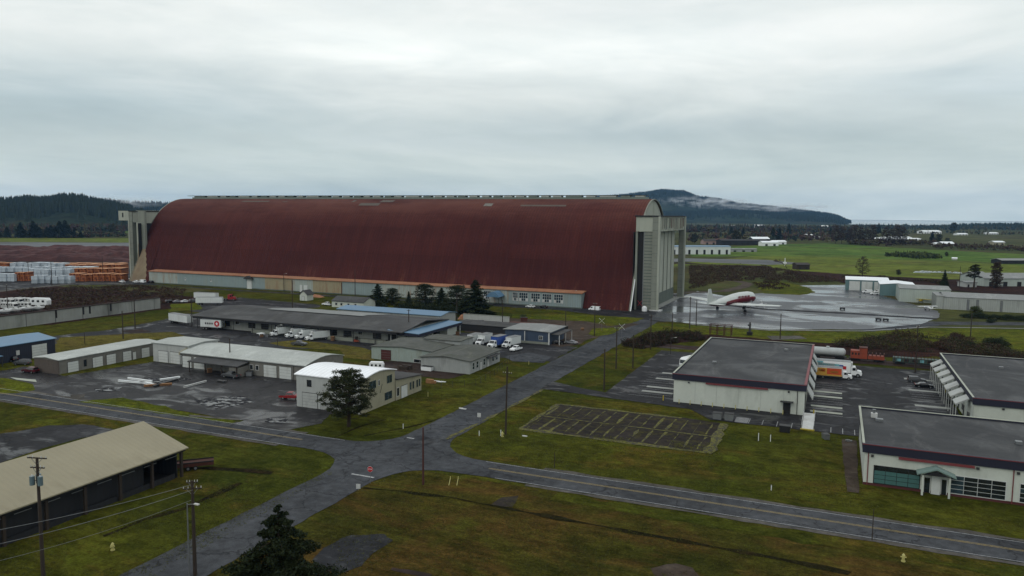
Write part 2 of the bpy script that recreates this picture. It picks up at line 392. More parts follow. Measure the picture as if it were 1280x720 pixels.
plain('cap_white', (.60, .61, .62), .6, .12); plain('dark', (.012, .012, .013), .8, .2); plain('black_paint', (.010, .010, .011), .25, .1)
plain('steel', (.22, .23, .235), .45, .15, metal=.4); plain('steel_dark', (.045, .045, .045), .6, .2)
plain('wood_pole', (.050, .036, .026), .9, .3, 1.5, streak=True); plain('wood_red', (.085, .030, .024), .9, .2, 1.5, streak=True); plain('wood_new', (.30, .17, .08), .85, .2, 2)
plain('yellow', (.42, .34, .03), .55, .1); plain('yellow_pale', (.45, .42, .18), .6, .15); plain('red', (.28, .018, .02), .4, .1); plain('stop_red', (.45, .02, .03), .45, .05)
plain('maroon', (.09, .012, .02), .35, .15); plain('silver', (.30, .31, .33), .32, .08, metal=.3); plain('grey_paint', (.10, .105, .11), .35, .1); plain('blue_paint', (.035, .09, .30), .4, .1)
plain('rubber', (.012, .012, .012), .9, .1); plain('teal_blinds', (.075, .17, .16), .5, .12, 1.5, streak=True); plain('canopy_green', (.22, .30, .28), .5, .1)
plain('container_white', (.60, .63, .62), .5, .06, .4, (.46, .47, .45)); plain('transformer', (.16, .22, .24), .4, .1, metal=.2)
plain('lamp_glass', (.5, .5, .48), .3, .05); plain('tarp_blue', (.035, .11, .26), .5, .1); plain('orange_paint', (.27, .06, .022), .65, .3, 1, (.12, .03, .015))
plain('car_green', (.045, .085, .07), .6, .3, 1, (.03, .03, .025)); plain('tank_white', (.40, .42, .42), .5, .15, .6); plain('wrap_white', (.47, .52, .56), .4, .12, .6)
plain('wrap_grey', (.34, .38, .41), .45, .15, .6); plain('lumber', (.36, .14, .05), .85, .25, .7, (.26, .08, .03)); plain('lumber_dark', (.20, .062, .025), .85, .25, .7)
plain('lumber_top', (.48, .26, .13), .85, .2, .6); plain('bark', (.10, .042, .038), .95, .5, .12, (.035, .022, .022)); plain('soil', (.05, .03, .022), .95, .4, .6)
plain('teal_paint', (.20, .42, .46), .4, .2, .5); plain('art_red', (.50, .10, .03), .4, .15, .6); plain('art_gold', (.55, .33, .07), .4, .15, .8); plain('art_blue', (.07, .12, .35), .4)
plain('green_pipe', (.15, .25, .20), .5); plain('plane_white', (.50, .53, .51), .35, .08, .3, (.42, .43, .40)); plain('plane_red', (.20, .020, .035), .4, .12); plain('plane_metal', (.45, .46, .46), .4, .1, metal=.4)
plain('house_pink', (.35, .26, .24), .8, .1); plain('barn_red', (.12, .05, .04), .8, .15); plain('roof_brown', (.06, .05, .045), .85); plain('roof_far_white', (.75, .78, .80), .5, .05)
glassm('glass'); glassm('glass_blue', (.02, .035, .045)); glassm('car_glass', (.010, .011, .013), .06)
# foliage
def leafm(name, a, b, rough=.85):
    t = NT(name); oi = t.n('ShaderNodeObjectInfo')
    c = t.ramp(t.noise(1.1, 4, .7), [(.3, a), (.7, b)])
    c = t.mix(1.0, c, t.ramp(oi.outputs['Random'], [(0, .8), (1, 1.2)]), 'MULTIPLY'); t.color(c); t.rough(rough); t.spec(.15); M[name] = t.m
leafm('fir', (.010, .017, .007), (.026, .036, .013)); leafm('pine', (.009, .012, .005), (.026, .027, .011)); leafm('bush_green', (.030, .044, .012), (.060, .075, .018))
leafm('pine_light', (.026, .034, .012), (.052, .056, .022)); leafm('fir_far', (.012, .018, .012), (.026, .034, .020)); leafm('brush_brown', (.020, .011, .008), (.056, .030, .020)); leafm('brush_olive', (.035, .032, .015), (.065, .055, .025))
leafm('twig', (.040, .030, .022), (.070, .055, .042)); leafm('trunk', (.028, .020, .014), (.055, .040, .028)); leafm('moss_tuft', (.060, .065, .010), (.11, .12, .014))
leafm('grass_tuft', (.030, .032, .009), (.062, .056, .014)); leafm('hill_forest', (.010, .016, .010), (.026, .036, .020))
grass_mat('hill', (.014, .022, .013), (.024, .034, .018), (.035, .034, .022), (.03, .042, .018), .002, .01, .3)
# ------------------------------------------------------------------ terrain, fields, roads
R_ = 14000
at(0, 0, 0)
# the land ends at the bay in the north-west; one sheet under everything
struct(MB().face([(-R_, -R_, 0), (R_, -R_, 0), (R_, R_, 0), (-R_, R_, 0)], 'terrain').build('ground'))
def P(name, pts, mat, layer, jit=.35, step=2.5): return patch(name, pts, mat, layer, jit, step)
Y0_ = 113
P('near_grass', [(-330, -60), (260, -60), (260, 330), (-40, 330), (-90, 345), (-330, 345)], 'grass', 1, 0)
P('meadow', [(-71, Y0_), (260, Y0_), (260, -60), (-71, -60)], 'meadow', 1, 0)
# far fields
P('lime_field', pxpoly((700, 345), (960, 318), (1290, 330), (1300, 352), (1200, 349), (1100, 349), (950, 335), (880, 330)), 'field_lime', 2, 2, 12)
P('green_field', pxpoly((862, 312), (960, 306), (1030, 304), (1110, 309), (1300, 319), (1300, 333), (1180, 327), (1060, 322), (960, 320), (865, 321)), 'field_green', 3, 3, 15)
P('taxiway', pxpoly((700, 326), (860, 323), (960, 325), (1010, 330), (960, 331), (860, 327), (700, 331)), 'runway', 4, 1, 10)
P('olive_field', pxpoly((1140, 291), (1340, 292), (1340, 312), (1240, 308), (1150, 304), (1100, 299)), 'field_olive', 2, 6, 25)
P('green_rise', pxpoly((120, 281), (160, 279), (420, 280), (420, 292), (160, 291), (125, 289)), 'field_green', 2, 6, 25)
P('airfield_grass', pxpoly((-60, 298), (300, 298), (300, 304), (-60, 302)), 'field_lime', 2, 3, 15)
P('runway', pxpoly((-80, 302.5), (300, 304), (300, 309), (-80, 308)), 'runway', 3, 1, 15)
P('bark_yard', pxpoly((-120, 309), (170, 309), (175, 334), (-120, 330)), 'mud', 2, 3, 10)
P('lumber_yard', pxpoly((-120, 329), (200, 330), (210, 354), (160, 356), (90, 356), (0, 364), (-120, 372)), 'lot', 3, 2, 8)
P('scrub_field', pxpoly((700, 380), (840, 330), (950, 332), (1060, 355), (1170, 372), (1170, 362), (1290, 372), (1290, 352), (1180, 349), (1060, 343), (960, 336), (850, 328), (700, 340)), 'scrub_ground', 3, 2, 8)
P('brown_field', [(-284, 200), (-284, 262), (-300, 300), (-420, 305), (-520, 290), (-470, 180), (-330, 175)], 'scrub_ground', 2, 2, 6)
strip('gravel_track', [G(*p) for p in [(-60, 372), (0, 364), (60, 358), (100, 354), (140, 354), (160, 356)]], 6, 'gravel', 4, .6)
# apron along the hangar
P('hangar_apron', [(-460, 322), (-410, 326), (-380, 338), (-330, 333), (-120, 336), (-84, 322), (-66, 318), (-52, 330), (-40, 352), (-60, 440), (-88, 440), (-88, 352), (-116, 349), (-400, 350), (-460, 352)], 'lot', 3, .6)
P('hangar_verge', [(-372, 338), (-330, 338), (-180, 341), (-176, 344.5), (-394, 344.5)], 'grass', 4, .5)
P('tarmac', pxpoly((812, 400), (836, 376), (872, 364), (905, 370), (960, 366), (1000, 357), (1064, 356), (1110, 372), (1135, 379), (1172, 389), (1176, 396), (1152, 405), (1080, 412), (960, 412), (858, 404)), 'tarmac', 5, .5)
P('field_island', pxpoly((940, 353), (975, 351), (1012, 360), (1018, 366), (1000, 369), (955, 367)), 'grass_bright', 6, 1)
strip('tarmac_seam', [G(*p) for p in [(900, 381), (960, 387), (1060, 392), (1172, 399)]], 5.5, 'tarmac_seam', 6, .8)
strip('taxi_loop', [G(*p) for p in [(852, 366), (905, 364), (928, 359), (935, 355), (925, 352), (905, 350)]], 7, 'dirt', 6, 1)
strip('runway_road', [G(*p) for p in [(1080, 413), (1170, 404), (1290, 405)]], 10, 'side_road', 4, .3)
strip('tarmac_edge', [G(*p) for p in [(862, 405.5), (960, 413), (1080, 414), (1160, 409), (1290, 411)]], 1.2, 'line_faint', 7, .1)
P('south_tarmac_grass', pxpoly((812, 404), (860, 406), (960, 414), (1080, 415), (1170, 410), (1290, 412), (1290, 452), (1180, 437), (1010, 430), (890, 420), (815, 428)), 'grass_bright', 4, 1)
P('scrub_strip', pxpoly((778, 425), (830, 417), (880, 418), (1010, 428), (1180, 434), (1290, 446), (1290, 456), (1180, 446), (1090, 447), (1020, 440), (880, 424), (800, 436)), 'scrub_ground', 5, 1.5)
P('rail_bed', [(-60, 255), (90, 254), (90, 262), (-60, 263.5)], 'mud', 6, .5)
P('gravel_spots', pxpoly((958, 420), (1000, 420), (1010, 424), (965, 425)), 'gravel', 6, .5)
# main road and side roads
Y0, Y1 = 114.4, 122.2
mr = [(-420, Y0), (-91, Y0)]+arcfill(-90, Y0-10, 10, 90, 0, 6)+[(-80, 20), (-70.3, 20)]+arcfill(-60, Y0-10, 10, 180, 90, 6)+[(-50, Y0), (260, Y0), (260, Y1)]+\
    [(-60, Y1)]+arcfill(-58, Y1+11, 11, 270, 180, 8)+[(-68.6, 150), (-68.4, 318), (-79.6, 322), (-78.6, 150)]+arcfill(-88, Y1+9, 9, 0, -90, 6)+[(-92, Y1), (-420, Y1)]
P('road', mr, 'road', 5, .22, 2)
strip('road_shoulder', [(-420, Y1+.5), (-98, Y1+.5)], 1.3, 'gravel', 4, .35); strip('road_shoulder', [(-46, Y1+.5), (260, Y1+.5)], 1.1, 'gravel', 4, .35)
strip('road_shoulder', [(-420, Y0-.5), (-98, Y0-.5)], 1.1, 'gravel', 4, .35); strip('road_shoulder', [(-46, Y0-.5), (260, Y0-.5)], 1.1, 'gravel', 4, .35)
Yc = (Y0+Y1)/2+.4
def lines(name, segs, w, mat):
    for a, b in segs: strip(name, [a, b], w, mat, 6, 0)
lines('centre_line', [((-420, Yc-.18), (-96, Yc-.18)), ((-420, Yc+.18), (-96, Yc+.18)), ((-55, Yc-.18), (260, Yc-.18)), ((-55, Yc+.18), (260, Yc+.18))], .13, 'line_yellow')
lines('edge_line', [((-420, Y1-.35), (-88, Y1-.35)), ((-57, Y1-.35), (260, Y1-.35)), ((-420, Y0+.3), (-96, Y0+.3)), ((-52, Y0+.3), (260, Y0+.3))], .13, 'line_white')
lines('stop_line', [((-75.4, 106.2), (-70.8, 106.2)), ((-77.8, 128.6), (-73.8, 128.6))], .45, 'line_white')
P('road_wear', [(-76, 123), (-72, 123), (-71.8, 230), (-72.4, 318), (-74, 318), (-75.6, 200)], 'side_road', 6, .5)
# west lot
P('west_lot', pxpoly((-30, 470), (30, 458), (80, 470), (195, 452), (235, 457), (380, 470), (372, 508), (420, 516), (350, 533), (290, 524), (210, 512), (95, 502), (40, 494), (-30, 490)), 'lot_wet', 3, .8)
P('driveway', [(-116, 121.5), (-116, 139.5), (-104, 139.5), (-100, 130), (-104, 121.5)], 'lot_wet', 4, .6)
P('verge_grass', pxpoly((98, 502), (150, 498), (205, 508), (232, 516), (296, 527), (288, 530), (200, 517), (120, 506)), 'grass_bright', 5, .7)
P('corner_grass', pxpoly((-30, 471), (10, 473), (42, 481), (44, 488), (20, 492), (-30, 491)), 'grass_bright', 5, .5)
P('gravel_edge', pxpoly((88, 494), (108, 493), (105, 497), (90, 498)), 'gravel', 6, .3)
P('gravel_edge', pxpoly((235, 519), (300, 524), (298, 526), (240, 521)), 'gravel', 6, .3)
for q in (((118, 486), (152, 484), (150, 489), (120, 491)), ((335, 522), (360, 524), (355, 531), (330, 528)), ((240, 500), (300, 495), (320, 503), (270, 512)), ((180, 474), (215, 470), (240, 474), (205, 482))):
    P('puddle', pxpoly(*q), 'puddle', 6, .5, 1.5)
P('pad_slab', pxpoly((12, 472), (44, 475), (46, 478), (20, 475)), 'concrete_pale', 7, .1)
# yard before the warehouse
P('yard', pxpoly((36, 432), (70, 420), (140, 412), (205, 400), (235, 392), (300, 400), (505, 430), (600, 418), (700, 432), (720, 434), (690, 452), (600, 446), (500, 436), (440, 438), (420, 436), (330, 436), (240, 424), (200, 418), (120, 424), (60, 436)), 'lot', 3, .8)
P('yard_grass', pxpoly((62, 441), (75, 422), (150, 418), (215, 415), (232, 420), (205, 425), (196, 424), (75, 446)), 'grass_dry', 4, .6)
P('yard_patch', pxpoly((150, 414), (178, 411.5), (190, 415), (165, 417)), 'mud', 6, .5)
P('yard_grass', pxpoly((336, 429), (372, 425), (450, 434), (462, 438), (470, 452), (430, 447), (424, 438), (360, 434)), 'grass_dry', 4, .6)
P('behind_yard', pxpoly((225, 383), (300, 372), (410, 382), (450, 385), (600, 400), (560, 398), (440, 380), (320, 392), (240, 390)), 'lot', 3, .6)
P('front_lawn', pxpoly((214, 380), (250, 379), (252, 387), (212, 390)), 'grass_bright', 4, .6)
P('dirt_court', pxpoly((478, 452), (532, 452), (532, 463), (586, 468), (560, 474), (515, 470), (470, 462)), 'mud', 4, .6)
P('hall_lawn', pxpoly((400, 380), (520, 385), (640, 386), (640, 392), (540, 391), (400, 386)), 'grass', 5, .5)
P('gravel_lot', pxpoly((640, 438), (722, 432), (735, 425), (760, 418), (800, 405), (700, 398), (600, 398), (580, 415), (620, 420)), 'dirt', 5, .6)
P('truck_yard', pxpoly((560, 415), (620, 418), (700, 434), (722, 434), (690, 448), (630, 445), (640, 440), (560, 428)), 'lot', 6, .6)
P('verge_island', pxpoly((640, 393), (720, 393), (806, 398), (790, 404), (760, 408), (735, 402), (640, 398)), 'grass_bright', 6, .6)
P('corner_verge', pxpoly((740, 411), (780, 409), (765, 418), (745, 421), (735, 418)), 'grass_bright', 7, .5)
P('gravel_patch', pxpoly((630, 446), (660, 441), (690, 446), (680, 454), (640, 452)), 'side_road', 7, .4)
# lots round the three white buildings
P('east_lot', [(-52.5, 183.5), (-52.5, 250), (-5, 250), (27.8, 251), (27.8, 166), (6, 166), (6, 168.6), (-24, 168.6), (-30, 176), (-69, 180.6), (-69, 190), (-60, 185.5)], 'lot', 6, .25)
P('mossy_lot', [(-59.5, 144.2), (-20.6, 144.2), (-20.6, 166.5), (-30, 167.5), (-59.5, 167.5)], 'old_lot', 4, .3)
for k in range(15):
    x = -58.5+2.72*k+random.uniform(-.1, .1)
    for y in (145.5, 156.6): strip('moss_line', [(x, y), (x+.2, y+9.2)], random.uniform(.22, .5), 'moss', 6, .4)
strip('moss_line', [(-59, 155.6), (-21.5, 155.6)], .55, 'moss', 7, .3); strip('moss_edge', [(-59.6, 144.2), (-21, 144.2)], 1.3, 'moss', 6, .6)
strip('moss_edge', [(-20.9, 144.2), (-20.9, 166.5)], 1.5, 'moss', 7, .6); strip('moss_edge', [(-59.6, 144.4), (-59.6, 167)], .8, 'moss', 5, .5); strip('moss_edge', [(-59, 167.3), (-30, 167.3)], .9, 'moss', 6, .5)
strip('moss_edge', [(-70.2, 131), (-69, 150), (-68, 180)], .7, 'moss', 7, .4)
P('walkway', [(3.4, 133), (5.2, 133), (5.4, 165), (2.6, 165)], 'dirt', 7, .15)
P('bare_patch', pxpoly((391, 700), (402, 684), (440, 670), (480, 668), (492, 676), (462, 692), (452, 708), (430, 716), (400, 712)), 'bare_wet', 3, .35, 1)
P('bare_patch', pxpoly((815, 712), (845, 705), (868, 710), (880, 726), (820, 730)), 'dirt', 3, .35, 1)
P('bare_patch', pxpoly((490, 710), (540, 718), (535, 722), (488, 713)), 'mud', 3, .3, 1)
P('bare_patch', pxpoly((612, 632), (628, 622), (650, 620), (640, 634)), 'old_lot', 3, .3, 1)
P('west_drive', pxpoly((-30, 545), (20, 540), (60, 533), (105, 530), (150, 540), (100, 548), (40, 565), (-30, 590)), 'lot', 3, .5)
strip('ditch', [G(*p) for p in [(455, 610), (500, 614), (560, 622), (640, 637), (740, 656), (850, 676), (980, 700), (1060, 716)]], .8, 'ditch', 3, .5)
strip('ditch', [G(*p) for p in [(130, 670), (180, 650), (230, 636), (300, 604)]], .9, 'ditch', 3, .5)  # strips beside the shed also paint its shade on the ground
strip('ditch', [G(*p) for p in [(230, 584), (300, 588), (340, 592)]], 1.6, 'ditch', 3, .5)
strip('ditch', [G(*p) for p in [(455, 545), (520, 532), (590, 512), (660, 470)]], .5, 'ditch', 3, .3); strip('ditch', [G(*p) for p in [(408, 552), (450, 533), (480, 525)]], .35, 'ditch', 3, .3)
strip('mown_edge', [(-40, Y0-3.2), (60, Y0-3.2)], 3.5, 'grass', 2, .8)
# painted bays
def bays(x0, x1, ys, w=.12, mat='line_white', lay=8):
    for y in ys: strip('bay_line', [(x0, y), (x1, y)], w, mat, lay, 0)
bays(-4.2, 3.0, [184+2.75*k for k in range(14)]); bays(-46.6, -36.2, [184+2.75*k for k in range(10)]); bays(19, 27, [188+2.75*k for k in range(19)])
for y in (186.5, 192.0, 203, 208.5): P('bay_pad', [(-4.0, y-.8), (2.9, y-.8), (2.9, y+.8), (-4.0, y+.8)], 'concrete_pale', 7, .03)
for y in (189.5, 195, 206, 214): P('bay_pad', [(-44.5, y-.9), (-36.5, y-.9), (-36.5, y+.9), (-44.5, y+.9)], 'concrete_wall', 7, .03)
for y in (203, 221, 236): P('bay_pad', [(19, y-.9), (26.5, y-.9), (26.5, y+.9), (19, y+.9)], 'concrete_wall', 7, .03)
for x in (-16, -13.2, -10.2, -7.2, .6, 2.9, 5.2): strip('bay_line', [(x, 169), (x, 173.2)], .12, 'line_white', 8, 0)
P('bay_pad', [(-19, 169), (-16.2, 169), (-16.2, 173.5), (-19, 173.5)], 'line_faint', 7, .03)
# ------------------------------------------------------------------ hills, bay, far woods
def hill(name, prof, D, depth, base=0, drop=4, bumpy=1.5, rough=8, step=14, seed=0):
    """ridge profile given as photo survey points at horizontal distance D; front and back slopes meet the ground"""
    at(0, 0, 0); xs = [p[0] for p in prof]; mb = MB(); rows = []
    x = xs[0]; N = 14; pts_top = []
    while x <= xs[-1]:
        for a, b in zip(prof, prof[1:]):
            if a[0] <= x <= b[0]: y = a[1]+(b[1]-a[1])*(x-a[0])/(b[0]-a[0]); break
        X, Y, Z = far(x, y+drop+bumpy*mnoise.noise(Vector((x*.045, seed, 0))), D); X2, Y2 = X/D, Y/D; row = []
        for k in range(N+1):
            u = k/N*2-1; prof_h = max(0.0, math.cos(u*PI/2))**1.1
            r = D+u*depth
            px, py = X2*r, Y2*r
            nz = mnoise.fractal(Vector((px*.0016+seed, py*.0016, 0)), 1.0, 2.0, 5)
            h = Z*prof_h*(1+.22*nz*min(1, abs(u)*2.2))-2*(prof_h < .02)
            h += rough*mnoise.noise(Vector((px*.01, py*.01, seed)))*min(1, prof_h*3)*min(1, abs(u)*2+.2)
            row.append((px, py, h if 0 < k < N else -3))
        rows.append(row); x += step
    i0 = 0
    for r in rows: mb.v += r
    n = N+1
    for j in range(len(rows)-1):
        for k in range(N):
            mb.f.append((j*n+k, (j+1)*n+k, (j+1)*n+k+1, j*n+k+1)); mb.mi.append(mb.m('hill'))
    o = struct(mb.build(name, smooth=True)); return rows
def cone_tree(mb, x, y, z, h, r, mat, rnd, seg=5):
    """tiny far conifer: two ragged skirts"""
    a0 = rnd.uniform(0, PI)
    for (b, t, rr) in ((.05, .62, 1.0), (.38, 1.0, .68)):
        i = len(mb.v)
        for k in range(seg):
            an = a0+2*PI*k/seg; q = r*rr*rnd.uniform(.7, 1.15)
            mb.v.append((x+q*math.cos(an), y+q*math.sin(an), z+h*(b+rnd.uniform(-.04, .05))))
        mb.v.append((x+rnd.uniform(-.1, .1)*r, y, z+h*t))
        for k in range(seg): mb.f.append((i+k, i+(k+1) % seg, i+seg)); mb.mi.append(mb.m(mat))
def blob_tree(mb, x, y, z, h, r, mat, rnd):
    for _ in range(9):
        cx, cy, cz = x+rnd.uniform(-.6, .6)*r, y+rnd.uniform(-.6, .6)*r, z+h*rnd.uniform(.25, .85); s = r*rnd.uniform(.35, .6); i = len(mb.v)
        for d in ((1, 0, 0), (-1, 0, 0), (0, 1, 0), (0, -1, 0), (0, 0, 1), (0, 0, -1)):
            k = s*rnd.uniform(.6, 1.2); mb.v.append((cx+d[0]*k, cy+d[1]*k, cz+d[2]*k))
        for f in ((0, 2, 4), (2, 1, 4), (1, 3, 4), (3, 0, 4), (2, 0, 5), (1, 2, 5), (3, 1, 5), (0, 3, 5)):
            mb.f.append(tuple(i+a for a in f)); mb.mi.append(mb.m(mat))
def hill_trees(name, rows, n, hmin, hmax, seed, mat='hill_forest', kmin=1, kmax=8, label=''):
    rnd = random.Random(seed); mb = MB(); J = len(rows)-1
    for _ in range(n):
        j = rnd.uniform(0, J-.001); k = min(kmax, rnd.triangular(kmin, kmax+.9, kmax)); a, b = int(j), int(k); u, v = j-a, k-b
        q = [rows[a][b], rows[a+1][b], rows[a][b+1], rows[a+1][b+1]]
        w = [(1-u)*(1-v), u*(1-v), (1-u)*v, u*v]
        p = [sum(w[t]*q[t][c] for t in range(4)) for c in range(3)]
        if mnoise.noise(Vector((p[0]*.003, p[1]*.003, seed))) < -.42: continue
        h = rnd.uniform(hmin, hmax); cone_tree(mb, p[0], p[1], p[2]-2, h, h*rnd.uniform(.2, .3), mat, rnd, 4)
    at(0, 0, 0); tag(mb.build(name), label, 'forest', kind='stuff')
r1 = hill('left_hill', [(-260, 262), (-150, 254), (-60, 253), (0, 250), (40, 249), (60, 247), (90, 244), (110, 247), (125, 252), (150, 254), (170, 262), (195, 268), (230, 276)], 2800, 700, seed=1, rough=6, drop=8.5, bumpy=3)
r2 = hill('left_far_hill', [(-200, 258), (20, 256), (100, 250), (135, 248.5), (160, 252), (200, 252), (230, 254), (300, 259), (420, 268)], 4600, 900, seed=3, drop=6)
r3 = hill('right_mountain', [(560, 270), (640, 262), (700, 254), (750, 247), (790, 243.5), (815, 239), (835, 237.5), (850, 240.5), (870, 245), (880, 245.5), (892, 249.5), (905, 252), (930, 256), (955, 259), (980, 261.5), (1000, 264), (1012, 265), (1030, 268), (1045, 270), (1056, 274), (1064, 278), (1068, 280)], 6600, 1300, seed=5, rough=22, step=7, drop=2, bumpy=2.6)
r4 = hill('right_foothill', [(700, 272), (780, 266), (850, 264), (900, 263), (940, 263), (980, 267), (1010, 269), (1040, 273), (1056, 277), (1062, 279)], 5400, 700, seed=8, rough=10, step=8)
r5 = hill('right_low_rise', [(1130, 284), (1180, 282.5), (1195, 280), (1230, 279.5), (1280, 280), (1310, 279), (1420, 280), (1500, 283)], 4200, 500, seed=9, rough=3)
hill_trees('forest_on_left_hill', r1, 5200, 22, 38, 1, kmax=8, label='dark fir forest covering the hill at the left')
hill_trees('forest_on_far_left_hill', r2, 2600, 24, 38, 2, kmax=8, label='hazy blue forest on the farther ridge behind the left tower')
hill_trees('forest_on_mountain', r3, 8000, 20, 38, 3, kmin=2, label='blue conifer forest on the mountain at the right')
hill_trees('forest_on_foothill', r4, 4000, 18, 34, 4, kmin=2, label='dark forest on the lower foothill before the mountain')
hill_trees('forest_on_low_rise', r5, 2200, 14, 26, 6, kmin=2, label='low dark treeline on the horizon at the right edge')
t = NT('bay_water'); t.color((.10, .13, .14)); t.rough(.15); M['bay_water'] = t.m
patch('bay_water', [far(x, 280, D)[:2] for x, D in ((1062, 5200), (1130, 4900), (1700, 5000), (1700, 13500), (900, 13500), (1000, 6000))], 'bay_water', 8, 0)

def wood(name, poly, n, hmin, hmax, mats, label, seed, conifer=.5, cat='woodland'):
    """far belt of trees that reads as one mass"""
    pts = [G(*p) for p in poly]; rnd = random.Random(seed); mb = MB()
    tris = tessellate_polygon([[Vector((p[0], p[1], 0)) for p in pts]]); ar = []
    for t_ in tris:
        a, b, c = (Vector(pts[i]) for i in t_); ar.append(abs((b-a).cross(c-a))/2)
    for _ in range(n):
        t_ = rnd.choices(tris, ar)[0]; u, v = rnd.random(), rnd.random()
        if u+v > 1: u, v = 1-u, 1-v
        a, b, c = (Vector(pts[i]) for i in t_); p = a+(b-a)*u+(c-a)*v
        if mnoise.noise(Vector((p.x*.012, p.y*.012, seed))) < -.25: continue
        h = rnd.uniform(hmin, hmax); m = rnd.choice(mats)
        if rnd.random() < conifer: cone_tree(mb, p.x, p.y, 0, h, h*rnd.uniform(.16, .26), m, rnd)
        else: blob_tree(mb, p.x, p.y, 0, h*.75, h*rnd.uniform(.28, .42), m, rnd)
    at(0, 0, 0); return tag(mb.build(name), label, cat, kind='stuff')
wood('woodland', [(855, 295), (960, 293), (1075, 296), (1075, 303), (960, 302), (860, 303)], 420, 6, 17, ['fir_far', 'brush_brown', 'brush_olive', 'brush_brown'], 'mixed brown and dark trees behind the far barns', 11, .35)
wood('woodland', [(850, 285), (1070, 286), (1070, 292), (850, 291)], 1000, 9, 22, ['fir_far', 'brush_olive', 'brush_brown'], 'band of trees below the mountain, left of the bare trees', 12, .5)
wood('woodland', [(1060, 300), (1110, 304), (1170, 305), (1180, 308), (1110, 308), (1060, 306)], 260, 5, 13, ['brush_brown', 'brush_olive'], 'brown hedgerow of bare trees above the green field', 13, .1)
wood('woodland', [(1160, 306), (1290, 311), (1290, 315), (1170, 311)], 300, 3, 9, ['brush_brown', 'brush_olive'], 'brown brush line at the top of the field on the right', 14, .1)
wood('woodland', [(1065, 283), (1300, 285), (1300, 288.5), (1065, 287)], 900, 10, 20, ['fir_far', 'fir_far', 'brush_olive'], 'distant flat treeline under the sky at the right', 15, .6)
wood('woodland', [(1066, 289), (1290, 291), (1290, 294), (1066, 292)], 170, 5, 12, ['fir_far', 'brush_olive'], 'scattered trees and hedges on the distant plain', 16, .4)
wood('woodland', [(-40, 287), (160, 286), (160, 291), (-40, 293)], 800, 8, 20, ['fir_far', 'brush_brown', 'brush_olive'], 'brown and green woods at the foot of the left hill', 17, .5)
wood('woodland', [(72, 293.5), (158, 292.5), (158, 296.5), (72, 298)], 330, 4, 10, ['brush_brown', 'brush_olive', 'fir_far'], 'low dark thicket beside the airfield at the left', 18, .1)
wood('hedge', [(1107, 319.5), (1150, 319), (1180, 323.5), (1150, 324), (1107, 321)], 240, 3.5, 7.5, ['fir', 'bush_green'], 'dense dark hedge crossing the middle of the green field', 19, .3, 'hedge')

# ------------------------------------------------------------------ haze: even air round everything
mh = bpy.data.materials.new('haze_air'); mh.use_nodes = True; nt = mh.node_tree; nt.nodes.remove(nt.nodes['Principled BSDF'])
pv = nt.nodes.new('ShaderNodeVolumePrincipled'); pv.inputs['Density'].default_value = 3.2e-5; pv.inputs['Color'].default_value = (.26, .55, 1.0, 1); pv.inputs['Anisotropy'].default_value = 0.1
nt.links.new(pv.outputs[0], nt.nodes['Material Output'].inputs['Volume'])
at(0, 0, 0); hz = MB(); hz.mats.append(mh)
R2 = R_+20; i = 0
hz.v = [(-R2, -R2, -4), (R2, -R2, -4), (R2, R2, -4), (-R2, R2, -4), (-R2, -R2, 420), (R2, -R2, 420), (R2, R2, 420), (-R2, R2, 420)]
hz.f = [(3, 2, 1, 0), (4, 5, 6, 7), (0, 1, 5, 4), (1, 2, 6, 5), (2, 3, 7, 6), (3, 0, 4, 7)]; hz.mi = [0]*6
hzo = tag(hz.build('haze'), 'thin bluish haze in the air over the whole valley', 'haze', kind='stuff')
# wisps of low cloud lying on the mountain
mc = bpy.data.materials.new('mist'); mc.use_nodes = True; nt = mc.node_tree; nt.nodes.remove(nt.nodes['Principled BSDF'])
pv = nt.nodes.new('ShaderNodeVolumePrincipled'); pv.inputs['Color'].default_value = (.95, .97, 1, 1); pv.inputs['Anisotropy'].default_value = .2
tc = nt.nodes.new('ShaderNodeTexCoord'); nz = nt.nodes.new('ShaderNodeTexNoise'); nz.inputs['Scale'].default_value = 2.2; nz.inputs['Detail'].default_value = 4
mp = nt.nodes.new('ShaderNodeMapping'); mp.inputs['Scale'].default_value = (2.2, 1, 1); nt.links.new(tc.outputs['Object'], mp.inputs[0]); nt.links.new(mp.outputs[0], nz.inputs[0])
ln = nt.nodes.new('ShaderNodeVectorMath'); ln.operation = 'LENGTH'; nt.links.new(tc.outputs['Object'], ln.inputs[0])
m1 = nt.nodes.new('ShaderNodeMath'); m1.operation = 'SUBTRACT'; m1.inputs[0].default_value = 1.0; nt.links.new(ln.outputs['Value'], m1.inputs[1])
m2 = nt.nodes.new('ShaderNodeMath'); m2.operation = 'MULTIPLY_ADD'; nt.links.new(nz.outputs['Fac'], m2.inputs[0]); m2.inputs[1].default_value = 2.2; m2.inputs[2].default_value = -1.05
m3 = nt.nodes.new('ShaderNodeMath'); m3.operation = 'MULTIPLY'; m3.use_clamp = True; nt.links.new(m1.outputs[0], m3.inputs[0]); nt.links.new(m2.outputs[0], m3.inputs[1])
m4 = nt.nodes.new('ShaderNodeMath'); m4.operation = 'MULTIPLY'; m4.inputs[1].default_value = .022; nt.links.new(m3.outputs[0], m4.inputs[0]); nt.links.new(m4.outputs[0], pv.inputs['Density'])
nt.links.new(pv.outputs[0], nt.nodes['Material Output'].inputs['Volume'])
